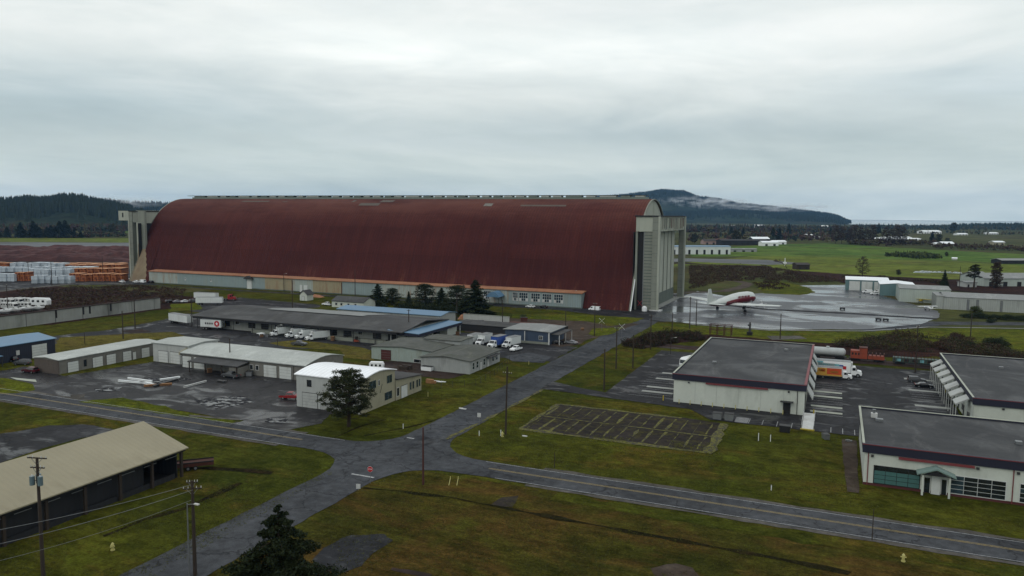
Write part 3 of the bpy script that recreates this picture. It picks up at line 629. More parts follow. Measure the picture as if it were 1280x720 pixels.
def mist(px, py, D, sx, sy, sz, label):
    mb = MB(); mb.mats.append(mc); rings = []
    for j in range(1, 8):
        ph = PI*j/8; rings.append([(math.sin(ph)*math.cos(a*PI/6), math.sin(ph)*math.sin(a*PI/6), -math.cos(ph)) for a in range(12)])
    i = 0
    for r in rings: mb.v += r
    for j in range(6):
        for k in range(12): mb.f.append((j*12+k, j*12+(k+1) % 12, (j+1)*12+(k+1) % 12, (j+1)*12+k)); mb.mi.append(0)
    mb.f.append(tuple(reversed(range(12)))); mb.mi.append(0); mb.f.append(tuple(72+k for k in range(12))); mb.mi.append(0)
    at(0, 0, 0); o = mb.build('mist'); o.location = far(px, py, D); o.scale = (sx, sy, sz); o.rotation_euler = (0, 0, math.radians(15)); return tag(o, label, 'mist', kind='stuff')
mist(880, 253, 5900, 420, 350, 60, 'white wisp of low cloud lying across the mountainside')
mist(975, 259, 5900, 450, 350, 38, 'thin band of mist trailing along the mountain ridge')
mist(163, 252, 3600, 160, 200, 30, 'small patch of mist behind the left hill')
# ------------------------------------------------------------------ the great hangar
XR, XL, YN, YC, HR = -89.0, -415.0, 347.8, 394.7, 53.6
half = [(0, 0), (4.7, 10), (9, 19), (11.8, 25.5), (14.9, 31.5), (19.5, 38.8), (25.5, 45.4), (31, 49.2), (35.4, 51.3), (41, 53.0), (46.9, 53.6)]
def smooth(ps, n=3):
    out = []
    for i in range(len(ps)-1):
        p0 = ps[max(0, i-1)]; p1 = ps[i]; p2 = ps[i+1]; p3 = ps[min(len(ps)-1, i+2)]
        for k in range(n):
            u = k/n; out.append(tuple(.5*((2*p1[c])+(-p0[c]+p2[c])*u+(2*p0[c]-5*p1[c]+4*p2[c]-p3[c])*u*u+(-p0[c]+3*p1[c]-3*p2[c]+p3[c])*u**3) for c in range(2)))
    return out+[ps[-1]]
hp = smooth(half)
arch = [(YN+u, z) for u, z in hp]+[(2*YC-YN-u, z) for u, z in reversed(hp[:-1])]
H = thing('airship_hangar', 'enormous wooden hangar with rust red arched roof and concrete door towers at both ends', 'hangar', -252, YC, 0)
def shell(mb, x0, x1, prof, mat, t=.6, seg=1):
    inner = []
    for i, p in enumerate(prof):
        a = prof[max(0, i-1)]; b = prof[min(len(prof)-1, i+1)]; d = Vector((b[0]-a[0], b[1]-a[1])).normalized(); inner.append((p[0]+d.y*t, p[1]-d.x*t))
    mb.prism(list(prof)+inner[::-1], 'x', x0, x1, mat)
mb = MB(); cut = [i for i, p in enumerate(arch[:len(arch)//2]) if p[1] < 27][-1]
shell(mb, -404, XR, arch[cut:], 'hangar_red'); shell(mb, -401, XR, arch[:cut+1], 'hangar_red'); shell(mb, XL, -404.02, arch[cut:], 'hangar_red')
def xb(z, k=0): return -402.0-13.0*min(1, z/arch[cut][1])**1.3+.35*math.sin(z*1.9+k)*(z < arch[cut][1]-.1)
def slant(mb, fa, fb, mat):
    pr = arch[:cut+1]
    for a, b in zip(pr, pr[1:]):
        for k in range(4):
            p = [a[c]+(b[c]-a[c])*k/4 for c in range(2)]; q = [a[c]+(b[c]-a[c])*(k+1)/4 for c in range(2)]
            mb.face([(fa(p[1]), p[0], p[1]), (fb(p[1]), p[0], p[1]), (fb(q[1]), q[0], q[1]), (fa(q[1]), q[0], q[1])], mat)
slant(mb, xb, lambda z: -402.0+2, 'hangar_red'); mb.build('arched_roof', H, smooth=False)
mb = MB(); slant(mb, lambda z: XL-1.5+1.5*z/27, xb, 'concrete_beige')
mb.prism([(-417.5, 0), (-414.9, 0), (-414.9, 24)], 'y', YN+7, YN+8, 'concrete_beige'); mb.build('arch_footing', H)
for x, w in ((XR, .7), (XL-.7, .7)):
    mb = MB()
    pr = [(p[0], p[1]) for p in arch]; inner = [(YC+(p[0]-YC)*.992, p[1]-.4 if p[1] > 20 else p[1]) for p in arch]
    mb.prism(pr+inner[::-1], 'x', x+.01, x+w, 'concrete'); mb.build('arch_edge_trim', H)
MB().prism([(YN-.2, 0), (YN+.35, 0), (YN+9.4, 19), (YN+8.9, 19)], 'x', XR+.75, XR+1.1, 'white').build('white_edge_board', H)
mb = MB(); mb.prism([(p[0], max(p[1]-.3, 0)) for p in arch], 'x', XR-.9, XR-.4, 'concrete_pale'); mb.build('end_wall', H); mb = MB(); mb.prism([(p[0], max(p[1]-.3, 0)) for p in arch], 'x', XL+.4, XL+.9, 'concrete'); mb.build('end_wall', H)
mb = MB(); mb.box(XR-.35, XR-.05, 355, 434, 0, 37, 'dark'); mb.build('opening_shade_panel', H); mb = MB(); mb.box(XL+.05, XL+.35, 355, 434, 0, 37, 'dark'); mb.build('opening_shade_panel', H)  # dark panels paint the shade inside the hangar doorways
# ridge ventilator
mb = MB(); mb.box(-407, -92, YC-1.6, YC+1.6, 53.3, 54.5, 'vent_green'); mb.box(-411, -92, YC-2, YC+2, 55.35, 55.6, 'vent_dark'); mb.build('ridge_ventilator', H)
x = -405; k = 0
while x < -98:
    w = random.choice([4.5, 5.0, 5.0, 5.0, 9.0]); MB().box(x, x+w, YC-1.75, YC+1.75, 54.5, 55.35, 'vent_pale' if k % 3 else 'vent_green').build('ventilator_louvre', H); x += w+random.choice([2.2, 2.6, 3.0]); k += 1
for (x0, w, u0, u1) in ((-250, 9, .80, .86), (-270, 2, .82, .86), (-262, 14, .72, .735), (-355, 22, .80, .81), (-322, 4, .82, .9), (-180, 5, .70, .74), (-158, 26, .70, .71)):
    n = len(hp); a = hp[int(u0*(n-1))]; b = hp[int(u1*(n-1))+1]
    mb = MB(); mb.face([(x0, YN+a[0], a[1]+.12), (x0+w, YN+a[0], a[1]+.12), (x0+w, YN+b[0], b[1]+.12), (x0, YN+b[0], b[1]+.12)], random.choice(['wall_brown', 'rust_dark', 'wall_block'])); mb.build('roof_patch', H)
# annex along the foot of the roof
AX0, AX1, AY, AZ = -396, -111.8, 345.6, 7.2
mb = MB(); segs = [(-396, -372, 'annex_cream'), (-372, -330, 'annex_blue'), (-330, -304, 'annex_blue'), (-304, -284, 'annex_rust'), (-284, -270, 'annex_cream'), (-270, -250, 'annex_rust'), (-250, -224, 'annex_blue'), (-224, -150, 'annex_cream'), (-150, AX1, 'annex_blue')]
for a, b, m_ in segs: mb.box(a, b-.01, AY, 353.5, 0, AZ, m_)
mb.build('annex_wall', H)
mb = MB(); mb.prism([(AY-.7, AZ+.02), (AY-.7, AZ+.32), (352.8, AZ+1.1), (352.8, AZ+.7)], 'x', AX0-.4, AX1+.6, 'rust_orange'); mb.build('annex_roof', H)
mb = MB(); mb.box(AX0, AX1, AY-.12, AY-.01, .0, .55, 'concrete_green'); mb.build('annex_plinth', H)
def hwin(x, w, z0=2.2, z1=6.3, n=4, parent=H):
    f = MB(); f.box(x-.12, x+w+.12, AY-.1, AY-.01, z0-.12, z1+.12, 'white_dirty'); fo = f.build('window', parent)
    g = MB(); st = w/n
    for i in range(n):
        for j in range(3):
            hgt = (z1-z0)/3; g.box(x+i*st+.1, x+(i+1)*st-.1, AY-.16, AY-.1, z0+j*hgt+.08, z0+(j+1)*hgt-.08, 'glass_blue' if (i*j+i) % 3 or j != 0 else 'white_dirty')
    g.build('pane', fo)
for px in (641, 649, 664, 678, 692.5):
    x = onY(AY, px, 380)[0]; hwin(x, 4.6 if px > 645 else 2.6)
hwin(onY(AY, 605, 375)[0], 3.8); hwin(-345.5, 1.0, 3, 4.5, 1); hwin(-366, .9, 3, 4.5, 1)
for (x, w, h) in ((onY(AY, 309, 350)[0], 3.4, 6), (onY(AY, 375, 362)[0], 1.8, 4), (onY(AY, 380, 362)[0], 2.6, 4), (-284.5, .4, 6.6), (-250.5, .4, 6.6), (-226, 2.0, 3)):
    MB().box(x, x+w, AY-.25, AY-.02, 0, h, 'door_white' if w > 1 else 'rust_dark').build('door' if w > 1 else 'downpipe', H)
mb = MB(); xc = onY(AY, 312, 350)[0]; pr = [(xc-3+6*i/8, 6.2+1.6*math.sin(PI*i/8)) for i in range(9)]; mb.prism(pr+[(xc+3, 5.9), (xc-3, 5.9)], 'y', AY-1.8, AY-.02, 'steel_dark'); mb.build('arched_door_hood', H)
xc = onY(AY, 623, 378)[0]; mb = MB(); pr = [(xc-3.4+6.8*i/10, 4.4+2.4*math.sin(PI*i/10)) for i in range(11)]; mb.prism(pr+[(xc+3.4, 4.1), (xc-3.4, 4.1)], 'y', AY-7, AY-.05, 'roof_blue')
for sx in (-3.2, 3.2):
    for yy in (-6.8, -3.4): mb.tube((xc+sx, AY+yy, 0), (xc+sx, AY+yy, 4.3), .12, .12, 'steel_dark', 6)
mb.build('entrance_awning', H)
# door towers
def door_tower(xa, s, yn=353.8, west=False):
    """xa: outer face x, s: +1 outward to the east"""
    yf = yn+64.5
    T = 'concrete' if not west else 'concrete'
    xi = xa-s*11.2; lo, hi = min(xi, xa-s*.6), max(xi, xa-s*.6)
    mb = MB(); mb.box(lo, hi, yn+.4, yf+2.9, 37.4, 44.4, 'concrete_pale' if not west else 'concrete'); mb.build('door_beam', H)
    MB().box(lo-.6, hi+.6, yn-.2, yf+3.4, 44.42, 45.0, 'wall_dark').build('beam_coping', H)
    for yy in (yn, yf):
        p = MB(); p.box(xa-s*3.2, xa, yy, yy+3.3, 0, 44.7, 'concrete'); p.box(xa-s*.5, xa+s*.35, yy-.25, yy+.9, 0, 44.6, 'concrete_pale')
        for k in range(12): p.box(xa-s*3.22, xa+s*.02, yy-.03, yy-.005, 2+k*3.6, 2.12+k*3.6, 'concrete_green')
        p.box(xa-s*3.6, xa+s*1.8, yy-1.2, yy+3.6, 0, .5, 'white_dirty'); p.build('door_pylon', H)
    for q in (.0, 4.2, ):
        mb = MB(); mb.box(xa-s*(7.6+q*.5), xa-s*(6.5+q*.5), yn+1+q, yn+2+q, 0, 37.4, 'concrete_green' if q else 'steel'); mb.build('tower_column', H)
    for k in range(6):
        y0 = yn+4.2+k*9.35; mb = MB()
        mb.box(xa-s*6.2, xa-s*4.6, y0, y0+9.2, .3, 37.2, 'concrete_pale'); mb.box(xa-s*6.3, xa-s*4.4, y0+.02, y0+9.18, .3, 6.2, 'concrete_green')
        mb.box(xa-s*4.5, xa-s*4.3, y0+.1, y0+.5, 6.3, 37, 'concrete'); mb.build('door_leaf', H)
    for k in range(15):
        mb = MB()
        y0 = yn+5+k*4.0; w_ = random.uniform(1.2, 2.6); z0 = random.uniform(38, 40)
        if k not in (0, 4, 11): mb.box(xa-s*.58, xa-s*.5, y0, y0+w_, z0, 43.8, random.choice(['rust_dark', 'rust_dark', 'dark']))
        mb.box(xa-s*.58, xa-s*.3, y0+3, y0+3.5, 37.6, 44.3, 'concrete_pale')
        mb.build('beam_opening', H)
door_tower(-76.8, 1)
door_tower(-427.2, -1, 358.5, True)
mb = MB(); mb.box(-437.5, -427.9, 359.5, 424, 38.6, 44.9, 'concrete_pale'); mb.box(-434, -433, 359.3, 359.49, 40.6, 43.6, 'dark'); mb.build('beam_end_block', H)
mb = MB(); mb.box(-421, -415.8, 359, 377, 0, 45.2, 'concrete_pale'); mb.box(-417.5, -411.6, 357.4, 358.9, 0, 45.15, 'concrete'); mb.build('end_buttress', H)
mb = MB(); mb.box(-83.9, -80.1, 354.6, 357.4, 0, 37.3, 'concrete')
for k in range(24): mb.box(-83.92, -80.08, 354.55, 354.6, 1+k*1.5, 1.35+k*1.5, 'concrete_green')
mb.build('tower_pier', H); mb = MB(); mb.box(-86.9, -83.95, 355.2, 357.2, 0, 37.2, 'dark'); mb.build('recess_shade_box', H); mb = MB(); mb.box(-88.2, -87.2, 354.6, 356, 0, 37.3, 'concrete'); mb.build('tower_column', H); mb = MB(); mb.box(-86.8, -84.2, 354.9, 355.1, 0, 5, 'dark')  # solid dark box paints the shade of the gap beside the pier
for sgn in (-1, 1): mb.tube((-86.6, 354.9, 3.2+sgn*1.3), (-84.4, 354.9, 3.2-sgn*1.3), .14, .14, 'red', 5)
mb.build('side_panel', H)
mb = MB()
mb.box(-89.0, -78, 357.3, 421, 0, .35, 'concrete_wall'); mb.build('door_track_slab', H)
# ------------------------------------------------------------------ buildings
def facebox(mb, side, c, a0, a1, z0, z1, d0, d1, mat):
    """box on a wall plane at coordinate c; d0..d1 outward distance"""
    if side == 'S': mb.box(a0, a1, c-d1, c-d0, z0, z1, mat)
    elif side == 'N': mb.box(a0, a1, c+d0, c+d1, z0, z1, mat)
    elif side == 'E': mb.box(c+d0, c+d1, a0, a1, z0, z1, mat)
    else: mb.box(c-d1, c-d0, a0, a1, z0, z1, mat)
def window(p, side, c, a0, a1, z0, z1, nx=1, nz=1, frame='white_dirty', pane='glass'):
    f = MB(); facebox(f, side, c, a0-.1, a1+.1, z0-.1, z1+.1, .004, .06, frame); fo = f.build('window', p); g = MB()
    dx, dz = (a1-a0)/nx, (z1-z0)/nz
    for i in range(nx):
        for j in range(nz): facebox(g, side, c, a0+i*dx+.04, a0+(i+1)*dx-.04, z0+j*dz+.04, z0+(j+1)*dz-.04, .061, .09, pane if isinstance(pane, str) else pane[(i+j*nx) % len(pane)])
    g.build('pane', fo); return fo
def door(p, side, c, a0, a1, z0=0.02, z1=2.2, mat='door_white', name='door', ribs=0, frame='steel_dark'):
    d = MB(); facebox(d, side, c, a0-.12, a1+.12, z0, z1+.12, .004, .05, frame); facebox(d, side, c, a0, a1, z0, z1, .051, .10, mat)
    for k in range(ribs): z = z0+(z1-z0)*(k+1)/(ribs+1); facebox(d, side, c, a0+.05, a1-.05, z-.03, z+.01, .101, .115, 'steel')
    return d.build(name, p)
def bldg(name, label, x0, x1, y0, y1, h, wall, roof, rise=0, axis='x', over=.35, group=None, th=.18, cat='building', curved=False, coping=None, z0=0):
    t = thing(name, label, cat, (x0+x1)/2, (y0+y1)/2, 0, group)
    if rise == 0:
        MB().box(x0, x1, y0, y1, z0, h, wall).build('wall', t)
        r = MB(); r.box(x0-over, x1+over, y0-over, y1+over, h+.003, h+th, coping or roof)
        r.box(x0-over+.25, x1+over-.25, y0-over+.25, y1+over-.25, h+th+.003, h+th+.02, roof); r.build('roof', t)
    else:
        a0, a1, b0, b1 = (y0, y1, x0, x1) if axis == 'x' else (x0, x1, y0, y1)
        n = 8 if curved else 2
        def prf(o, dz): return [(a0-o+(a1-a0+2*o)*i/n, h+dz+rise*((1-abs(i/n*2-1)**1.7) if curved else 1-abs(i/n*2-1))) for i in range(n+1)]
        w = prf(0, -.02); MB().prism([(a1, z0), (a0, z0)]+w, axis, b0, b1, wall).build('wall', t)
        top, bot = prf(over, th), prf(over, 0.0)
        MB().prism(bot[::1]+top[::-1], axis, b0-over, b1+over, roof).build('roof', t)
    return t
# --- three white commercial buildings with navy fascias
def fascia_building(label, x0, x1, y0, y1, h, grp='white buildings with navy fascia bands'):
    t = thing('commercial_building', label, 'building', (x0+x1)/2, (y0+y1)/2, 0, grp)
    MB().box(x0, x1, y0, y1, .0, h-.6, 'wall_white').build('wall', t)
    if y0 < 150: MB().box(x0-.02, x1+.02, y0-.02, y1+.02, 0.0, .45, 'brick_red').build('plinth', t)
    MB().box(x0+.1, x1-.1, y0+.1, y1-.1, h-.59, h-.25, 'roof_grey').build('roof', t)
    f = MB()
    f.box(x0-.35, x1+.35, y0-.35, y0+.05, h-1.45, h, 'navy'); f.box(x0-.35, x0+.05, y0+.06, y1+.05, h-1.2, h, 'navy'); f.box(x1-.05, x1+.35, y0+.06, y1+.05, h-1.2, h, 'navy'); f.box(x0-.35, x1+.35, y1+.06, y1+.35, h-1.2, h, 'navy')
    f.build('fascia', t)
    c = MB(); c.box(x0-.4, x1+.4, y0-.4, y0+.1, h+.003, h+.08, 'navy'); c.box(x0-.4, x0+.0, y0+.11, y1, h+.003, h+.09, 'concrete_pale'); c.box(x1-.2, x1+.4, y0+.11, y1, h+.003, h+.09, 'trim_red'); c.box(x0-.4, x1+.4, y1+.01, y1+.4, h+.003, h+.09, 'concrete_pale')
    c.build('parapet_cap', t)
    e = MB(); e.box(x0-.42, x1+.42, y0-.46, y0-.36, h-.07, h+.05, 'trim_red'); e.build('edge_trim', t)
    return t
A = fascia_building('white flat roofed building with blank front wall beside the mossy lot', -34.8, -5.2, 181.4, 240.8, 7.1)
MB().box(-27.2, -13.1, 180.85, 181.02, 5.25, 5.62, 'trim_red').build('sign_band', A)
door(A, 'S', 181.4, -9.6, -8.2, .1, 2.5, 'dark'); dm = MB(); dm.box(-10.3, -7.5, 180.1, 181.37, 2.9, 3.05, 'steel_dark'); dm.build('door_canopy', A)
for x in (-31.2, -8.6):
    MB().box(x-.2, x+.2, 181.05, 181.38, 5.05, 5.35, 'steel_dark').build('wall_lamp', A)
MB().tube((-6.7, 181.25, .1), (-6.7, 181.25, 5.6), .07, .07, 'dark', 6).build('downpipe', A)
mb = MB(); [mb.box(-34.7+5.0*k, -34.66+5.0*k, 181.37, 181.39, .5, 5.6, 'wall_grey') for k in range(1, 6)]; mb.build('wall_joint', A)
for k in range(5):
    y0 = 184.5+11.3*k; m_ = MB(); m_.prism([(-4.84, 5.6), (-4.84, 5.3), (-3.6, 3.1), (-3.45, 3.15), (-3.45, 3.4)], 'y', y0, y0+6.2, 'wall_pale_grey'); m_.build('side_canopy', A)
    door(A, 'E', -5.2, y0+1.2, y0+4.8, .1, 3.2, 'wall_block', 'loading_door', 4)
B = fascia_building('white building at the right edge with a row of small side canopies', 28.4, 96, 184.2, 241.5, 7.1)
for k in range(7):
    y0 = 188.2+7.6*k; m_ = MB(); m_.prism([(28.0, 6.0), (28.0, 5.75), (25.6, 4.3), (25.4, 4.35), (25.4, 4.6)], 'y', y0, y0+4.4, 'wall_pale_grey')
    for yy in (y0+.2, y0+4.2): m_.box(25.55, 25.7, yy-.07, yy+.07, .0, 4.4, 'wall_pale_grey')
    m_.build('side_canopy', B); door(B, 'W', 28.4, y0+.9, y0+2.2, .1, 2.4, 'steel_dark'); window(B, 'W', 28.4, y0+2.7, y0+4.1, 1, 2.4)
MB().box(33.5, 33.9, 183.9, 184.17, 5.05, 5.4, 'steel_dark').build('wall_lamp', B); MB().box(37.6, 60, 183.65, 183.84, 5.2, 5.6, 'trim_red').build('sign_band', B)
Cb = fascia_building('white building in front at the right with shop windows and a small gabled porch', 5.9, 72, 138.2, 165.4, 7.1)
MB().box(11.0, 21.9, 137.6, 137.82, 5.2, 5.6, 'trim_red').build('sign_band', Cb)
window(Cb, 'S', 138.2, 7.5, 14.3, .55, 3.5, 4, 4, 'dark', ['teal_blinds', 'teal_blinds', 'teal_blinds', 'teal_blinds', 'teal_blinds', 'teal_blinds', 'teal_blinds', 'teal_blinds', 'teal_blinds', 'teal_blinds', 'teal_blinds', 'teal_blinds', 'glass', 'glass', 'glass', 'glass'])
window(Cb, 'S', 138.2, 18.7, 26.4, .55, 3.5, 4, 4, 'door_white', ['glass_blue', 'glass', 'glass', 'glass']); window(Cb, 'S', 138.2, 28.3, 36, .55, 3.5, 4, 4, 'door_white', ['glass', 'glass', 'glass_blue'])
window(Cb, 'S', 138.2, 38, 44, .55, 3.5, 3, 4, 'door_white', 'glass')
g = MB(); g.box(14.45, 14.75, 136.6, 136.9, 0, 3.4, 'wall_white'); g.box(18.3, 18.6, 136.6, 136.9, 0, 3.4, 'wall_white'); g.box(16.0, 17.3, 137.9, 138.17, 0, 3.4, 'door_white'); g.build('porch_post', Cb)
door(Cb, 'S', 138.2, 15.0, 15.8, .1, 2.6, 'glass', frame='door_white'); door(Cb, 'S', 138.2, 17.5, 18.2, .1, 2.6, 'glass', frame='door_white')
g = MB(); g.prism([(13.7, 3.45), (16.5, 4.55), (19.3, 3.45), (19.3, 3.7), (16.5, 4.82), (13.7, 3.7)], 'y', 136.2, 138.18, 'canopy_green'); g.prism([(14.6, 3.5), (16.5, 4.25), (18.4, 3.5)], 'y', 136.5, 136.7, 'wall_dark'); g.build('porch_roof', Cb)
for x in (6.5, 27.3):
    MB().tube((x, 138.05, .1), (x, 138.05, 5.6), .08, .08, 'trim_red', 6).build('downpipe', Cb)
for x in (7.1, 22.4, 27.9): MB().box(x-.2, x+.2, 137.85, 138.17, 5.0, 5.35, 'steel_dark').build('wall_lamp', Cb)
g = MB(); g.box(7.5, 8.6, 158, 159, 6.86, 7.7, 'white_dirty'); g.tube((8, 158.5, 7.7), (8, 158.5, 8.4), .2, .35, 'steel', 8); g.build('roof_vent', Cb)
g = MB(); g.box(8.2, 9.5, 155.5, 156.5, 6.86, 7.3, 'steel'); g.build('roof_vent', Cb)
for bx, cx_, cy_ in ((A, -12, 228), (A, -28, 200), (B, 40, 225), (B, 60, 205), (Cb, 30, 150), (Cb, 52, 158)):
    at(bx.location.x, bx.location.y, 0); g = MB(); g.box(cx_-.5, cx_+.5, cy_-.5, cy_+.5, 6.86, 7.35, 'steel'); g.tube((cx_+1.6, cy_, 6.86), (cx_+1.6, cy_, 7.6), .12, .12, 'steel', 6); g.build('roof_vent', bx)
# --- tan roofed long open shed
T = thing('open_shed', 'long open-sided shed with a tan metal roof at the lower left', 'shed', -110, 60, 0)
RX, EX = -110.6, -100.2
g = MB(); prs = [(-121, 4.6), (RX, 8.05), (EX, 4.75), (EX, 4.93), (RX, 8.3), (-121, 4.8)]; g.prism(prs, 'y', 10, 94.2, 'roof_tan'); g.build('roof', T)
g = MB(); g.prism([(-120.5, 0), (-101.2, 0), (-101.2, 4.9), (RX, 7.9), (-120.5, 4.7)], 'y', 92.4, 92.6, 'wall_dark'); g.box(-120.4, -120.2, 10, 92.4, 0, 4.6, 'wall_dark'); g.build('gable_wall', T)
g = MB(); g.box(-102.2, -102.0, 10, 86.5, 0, 5.1, 'wall_dark'); g.build('side_wall', T); g = MB(); g.box(-120, -102.3, 10, 92.3, .15, .2, 'dark'); g.build('shade_floor', T)  # dark floor fill paints the shade inside the shed
g = MB(); g.box(-101.3, -101.1, 10, 92, .0, .9, 'wall_dark'); g.build('side_curb', T)
for k in range(15):
    y = 93.2-6.0*k; q = MB(); q.box(-101.1, -100.7, y-.2, y+.2, 0, 4.72, 'wood_pole'); q.build('post', T)
g = MB(); g.box(-100.98, -100.7, 10, 94, 4.3, 4.7, 'wall_dark')
for k in range(20): g.box(-101.05, -100.95, 90-4.2*k, 92.4-4.2*k, 3.85, 3.95, 'steel')
g.build('eave_beam', T)
# --- garages round the west lot
G1 = bldg('storage_garage', 'long low garage block with pale roof and white doors, west side of the wet lot', -205, -195, 139.5, 173, 3.9, 'wall_block', 'roof_pale', .5, 'y', group='garage blocks round the wet lot')
for a, b in ((142, 145.2), (149.7, 152.9), (154.2, 157.2), (159.8, 162.6), (166.4, 169.2)): door(G1, 'E', -195, a, b, .05, 2.9, 'door_white', 'garage_door', 3)
door(G1, 'E', -195, 163.2, 164.3, .05, 2.3, 'door_white'); window(G1, 'E', -195, 147.0, 147.7, 1, 2.7, 1, 1, 'dark')
MB().box(-204.98, -195.02, 139.38, 139.49, .0, 3.8, 'wall_brown').build('end_cladding', G1)
G2 = bldg('storage_garage', 'taller white garage with twin white doors between the two low blocks', -187.6, -173.6, 164.2, 176, 5.6, 'wall_pale_grey', 'roof_pale', .5, 'x', group='garage blocks round the wet lot')
door(G2, 'S', 164.2, -185.4, -181.6, .05, 3.4, 'door_white', 'garage_door', 3); door(G2, 'S', 164.2, -180.6, -176.8, .05, 3.4, 'door_white', 'garage_door', 3)
G3 = bldg('storage_garage', 'long garage with curved pale roof and brick front north of the wet lot', -173.5, -129.2, 161.6, 178.5, 4.1, 'wall_block', 'roof_pale', 1.35, 'x', .3, curved=True, group='garage blocks round the wet lot')
g = MB(); n = 8; pr = [(161.2+17.7*i/n, 4.35+1.6*(1-abs(i/n*2-1)**1.7)) for i in range(n+1)]; g.prism([(178.9, 3.5), (161.2, 3.5)]+pr, 'x', -174.1, -173.7, 'wall_cream'); g.build('parapet', G3)
for a, b in ((-173.0, -169.6), (-168.6, -164.6), (-143.2, -138.8), (-137.8, -133.8)): door(G3, 'S', 161.6, a, b, .05, 3.3, 'door_white', 'garage_door', 3)
for x in (-173.2, -149.5, -133.0, -129.5): MB().tube((x, 161.45, 0), (x, 161.45, 4.0), .06, .06, 'steel_dark', 6).build('downpipe', G3)
MB().box(-173.6, -129, 161.2, 161.3, 4.0, 4.12, 'steel').build('gutter', G3)
for a in (-148, -146): window(G3, 'S', 161.6, a, a+1, 1.6, 2.9)
for y in (166, 169, 173): window(G3, 'E', -129.2, y, y+1, 1.8, 3.1)
g = MB(); g.prism([(156.9, 2.9), (161.5, 3.5), (161.5, 3.75), (156.9, 3.15)], 'x', -166.3, -148.2, 'roof_slate'); g.build('carport_roof', G3)
for x in (-165.8, -160, -154, -148.7): MB().box(x-.12, x+.12, 157, 157.25, 0, 2.9, 'wood_pole').build('carport_post', G3)
MB().box(-151.5, -148.3, 157.3, 161.5, 0, 2.7, 'wall_block').build('side_room', G3)
# --- white two-storey building with bright roof
W = thing('painted_workshop', 'two-storey white workshop with curved bright white roof behind the pine', 'building', -105, 147, 0)
x0, x1, y0, y1 = -114.1, -96.4, 139.5, 153.8
n = 10; cv = [(y0-.3+(y1-y0+.6)*i/n, 7.52+1.1*(1-abs(i/n*2-1)**1.7)) for i in range(n+1)]
MB().prism([(y1, 0), (y0, 0), (y0, 7.45)]+[(y0+(y1-y0)*i/n, 7.45+1.05*(1-abs(i/n*2-1)**1.7)) for i in range(1, n)]+[(y1, 7.45)], 'x', x0, x1, 'wall_pale_grey').build('wall', W)
g = MB(); g.prism([(y1-.02, 0), (y0+.02, 0), (y0+.02, 7.4)]+[(y0+(y1-y0)*i/n, 7.4+1.05*(1-abs(i/n*2-1)**1.7)) for i in range(1, n)]+[(y1-.02, 7.4)], 'x', x1+.003, x1+.06, 'wall_cream'); g.build('east_cladding', W)
MB().prism(cv+[(p[0], p[1]+.22) for p in reversed(cv)], 'x', x0-.4, x1+.5, 'roof_white').build('roof', W)
door(W, 'S', y0, -112.4, -108.2, .05, 3.5, 'wall_pale_grey', 'garage_door', 4); door(W, 'S', y0, -107.2, -103, .05, 3.5, 'wall_pale_grey', 'garage_door', 4)
door(W, 'S', y0, -101.6, -97.9, .05, 3.5, 'wall_pale_grey', 'garage_door', 4)
window(W, 'S', y0, -111.0, -109.9, 5.1, 6.5, 1, 1, 'dark'); window(W, 'S', y0, -104.2, -103.1, 5.1, 6.5, 1, 1, 'dark')
for a, b, c_, d_, n_ in ((142.8, 145.6, 4.9, 6.8, 2), (150.2, 152.4, 4.9, 6.8, 2), (149.2, 152.4, 1.0, 2.9, 2)): window(W, 'E', x1+.06, a, b, c_, d_, n_, 1, 'wall_cream', 'glass_blue')
window(W, 'E', x1+.06, 146.6, 147.1, 5.2, 6.4)
g = MB(); g.tube((x1+.3, 147, 3.4), (x1+.9, 147, 5.6), .05, .05, 'steel_dark', 5); g.build('stove_pipe', W)
MB().prism([(153.85, 0), (166, 0), (166, 4.0), (153.85, 5.1)], 'x', -108, -96.1, 'wall_cream').build('annex_wall', W)
MB().prism([(153.9, 5.13), (166.4, 4.0), (166.4, 4.2), (153.9, 5.33)], 'x', -108.3, -95.7, 'roof_slate').build('annex_roof', W)
door(W, 'E', -96.1, 156.2, 159, .05, 3.0, 'door_white', 'side_door'); window(W, 'E', -96.1, 154.2, 155.2, 1, 3, 1, 1)
for y in (160.2, 161.5, 163.4, 164.6): window(W, 'E', -96.1, y, y+.8, 1.3, 3.2, 1, 1, 'wall_cream', 'glass_blue')
# --- grey mossy-roofed office group
Gr = bldg('office_building', 'low grey office with mossy hipped roof beside the side road', -109.3, -93.5, 188.5, 209.3, 3.6, 'wall_grey', 'roof_moss', .9, 'y', .5, group='grey offices near the yard')
MB().box(-109.2, -93.45, 188.42, 188.49, .0, 3.5, 'wall_grey').build('end_cladding', Gr)
for k, y in enumerate((190.2, 192.8, 197.4, 203.6, 206.2)): window(Gr, 'E', -93.5, y, y+1.2, 1, 2.9, 1, 2, 'white_dirty', 'glass_blue')
door(Gr, 'E', -93.5, 200, 201.2, .05, 2.3, 'white_dirty'); door(Gr, 'E', -93.5, 195.2, 196.2, .05, 2.3, 'white_dirty')
g = MB(); g.box(-93.4, -92.0, 199.3, 207, 2.95, 3.1, 'roof_slate'); g.build('awning', Gr)
Gb = bldg('office_building', 'low grey building with a dark red door west of the mossy office', -131.2, -109.9, 196, 214, 3.8, 'wall_green', 'roof_moss', .7, 'y', .4, group='grey offices near the yard')
door(Gb, 'S', 196, -127.6, -124.2, .1, 3.1, 'brick_red', 'red_door', 3); window(Gb, 'S', 196, -116, -112, .2, 1.2, 2, 1)
Gc = bldg('office_building', 'taller grey block rising behind the mossy office roofs', -120.5, -107.5, 210, 219, 5.0, 'wall_grey', 'roof_moss', .25, 'x', .4, group='grey offices near the yard')
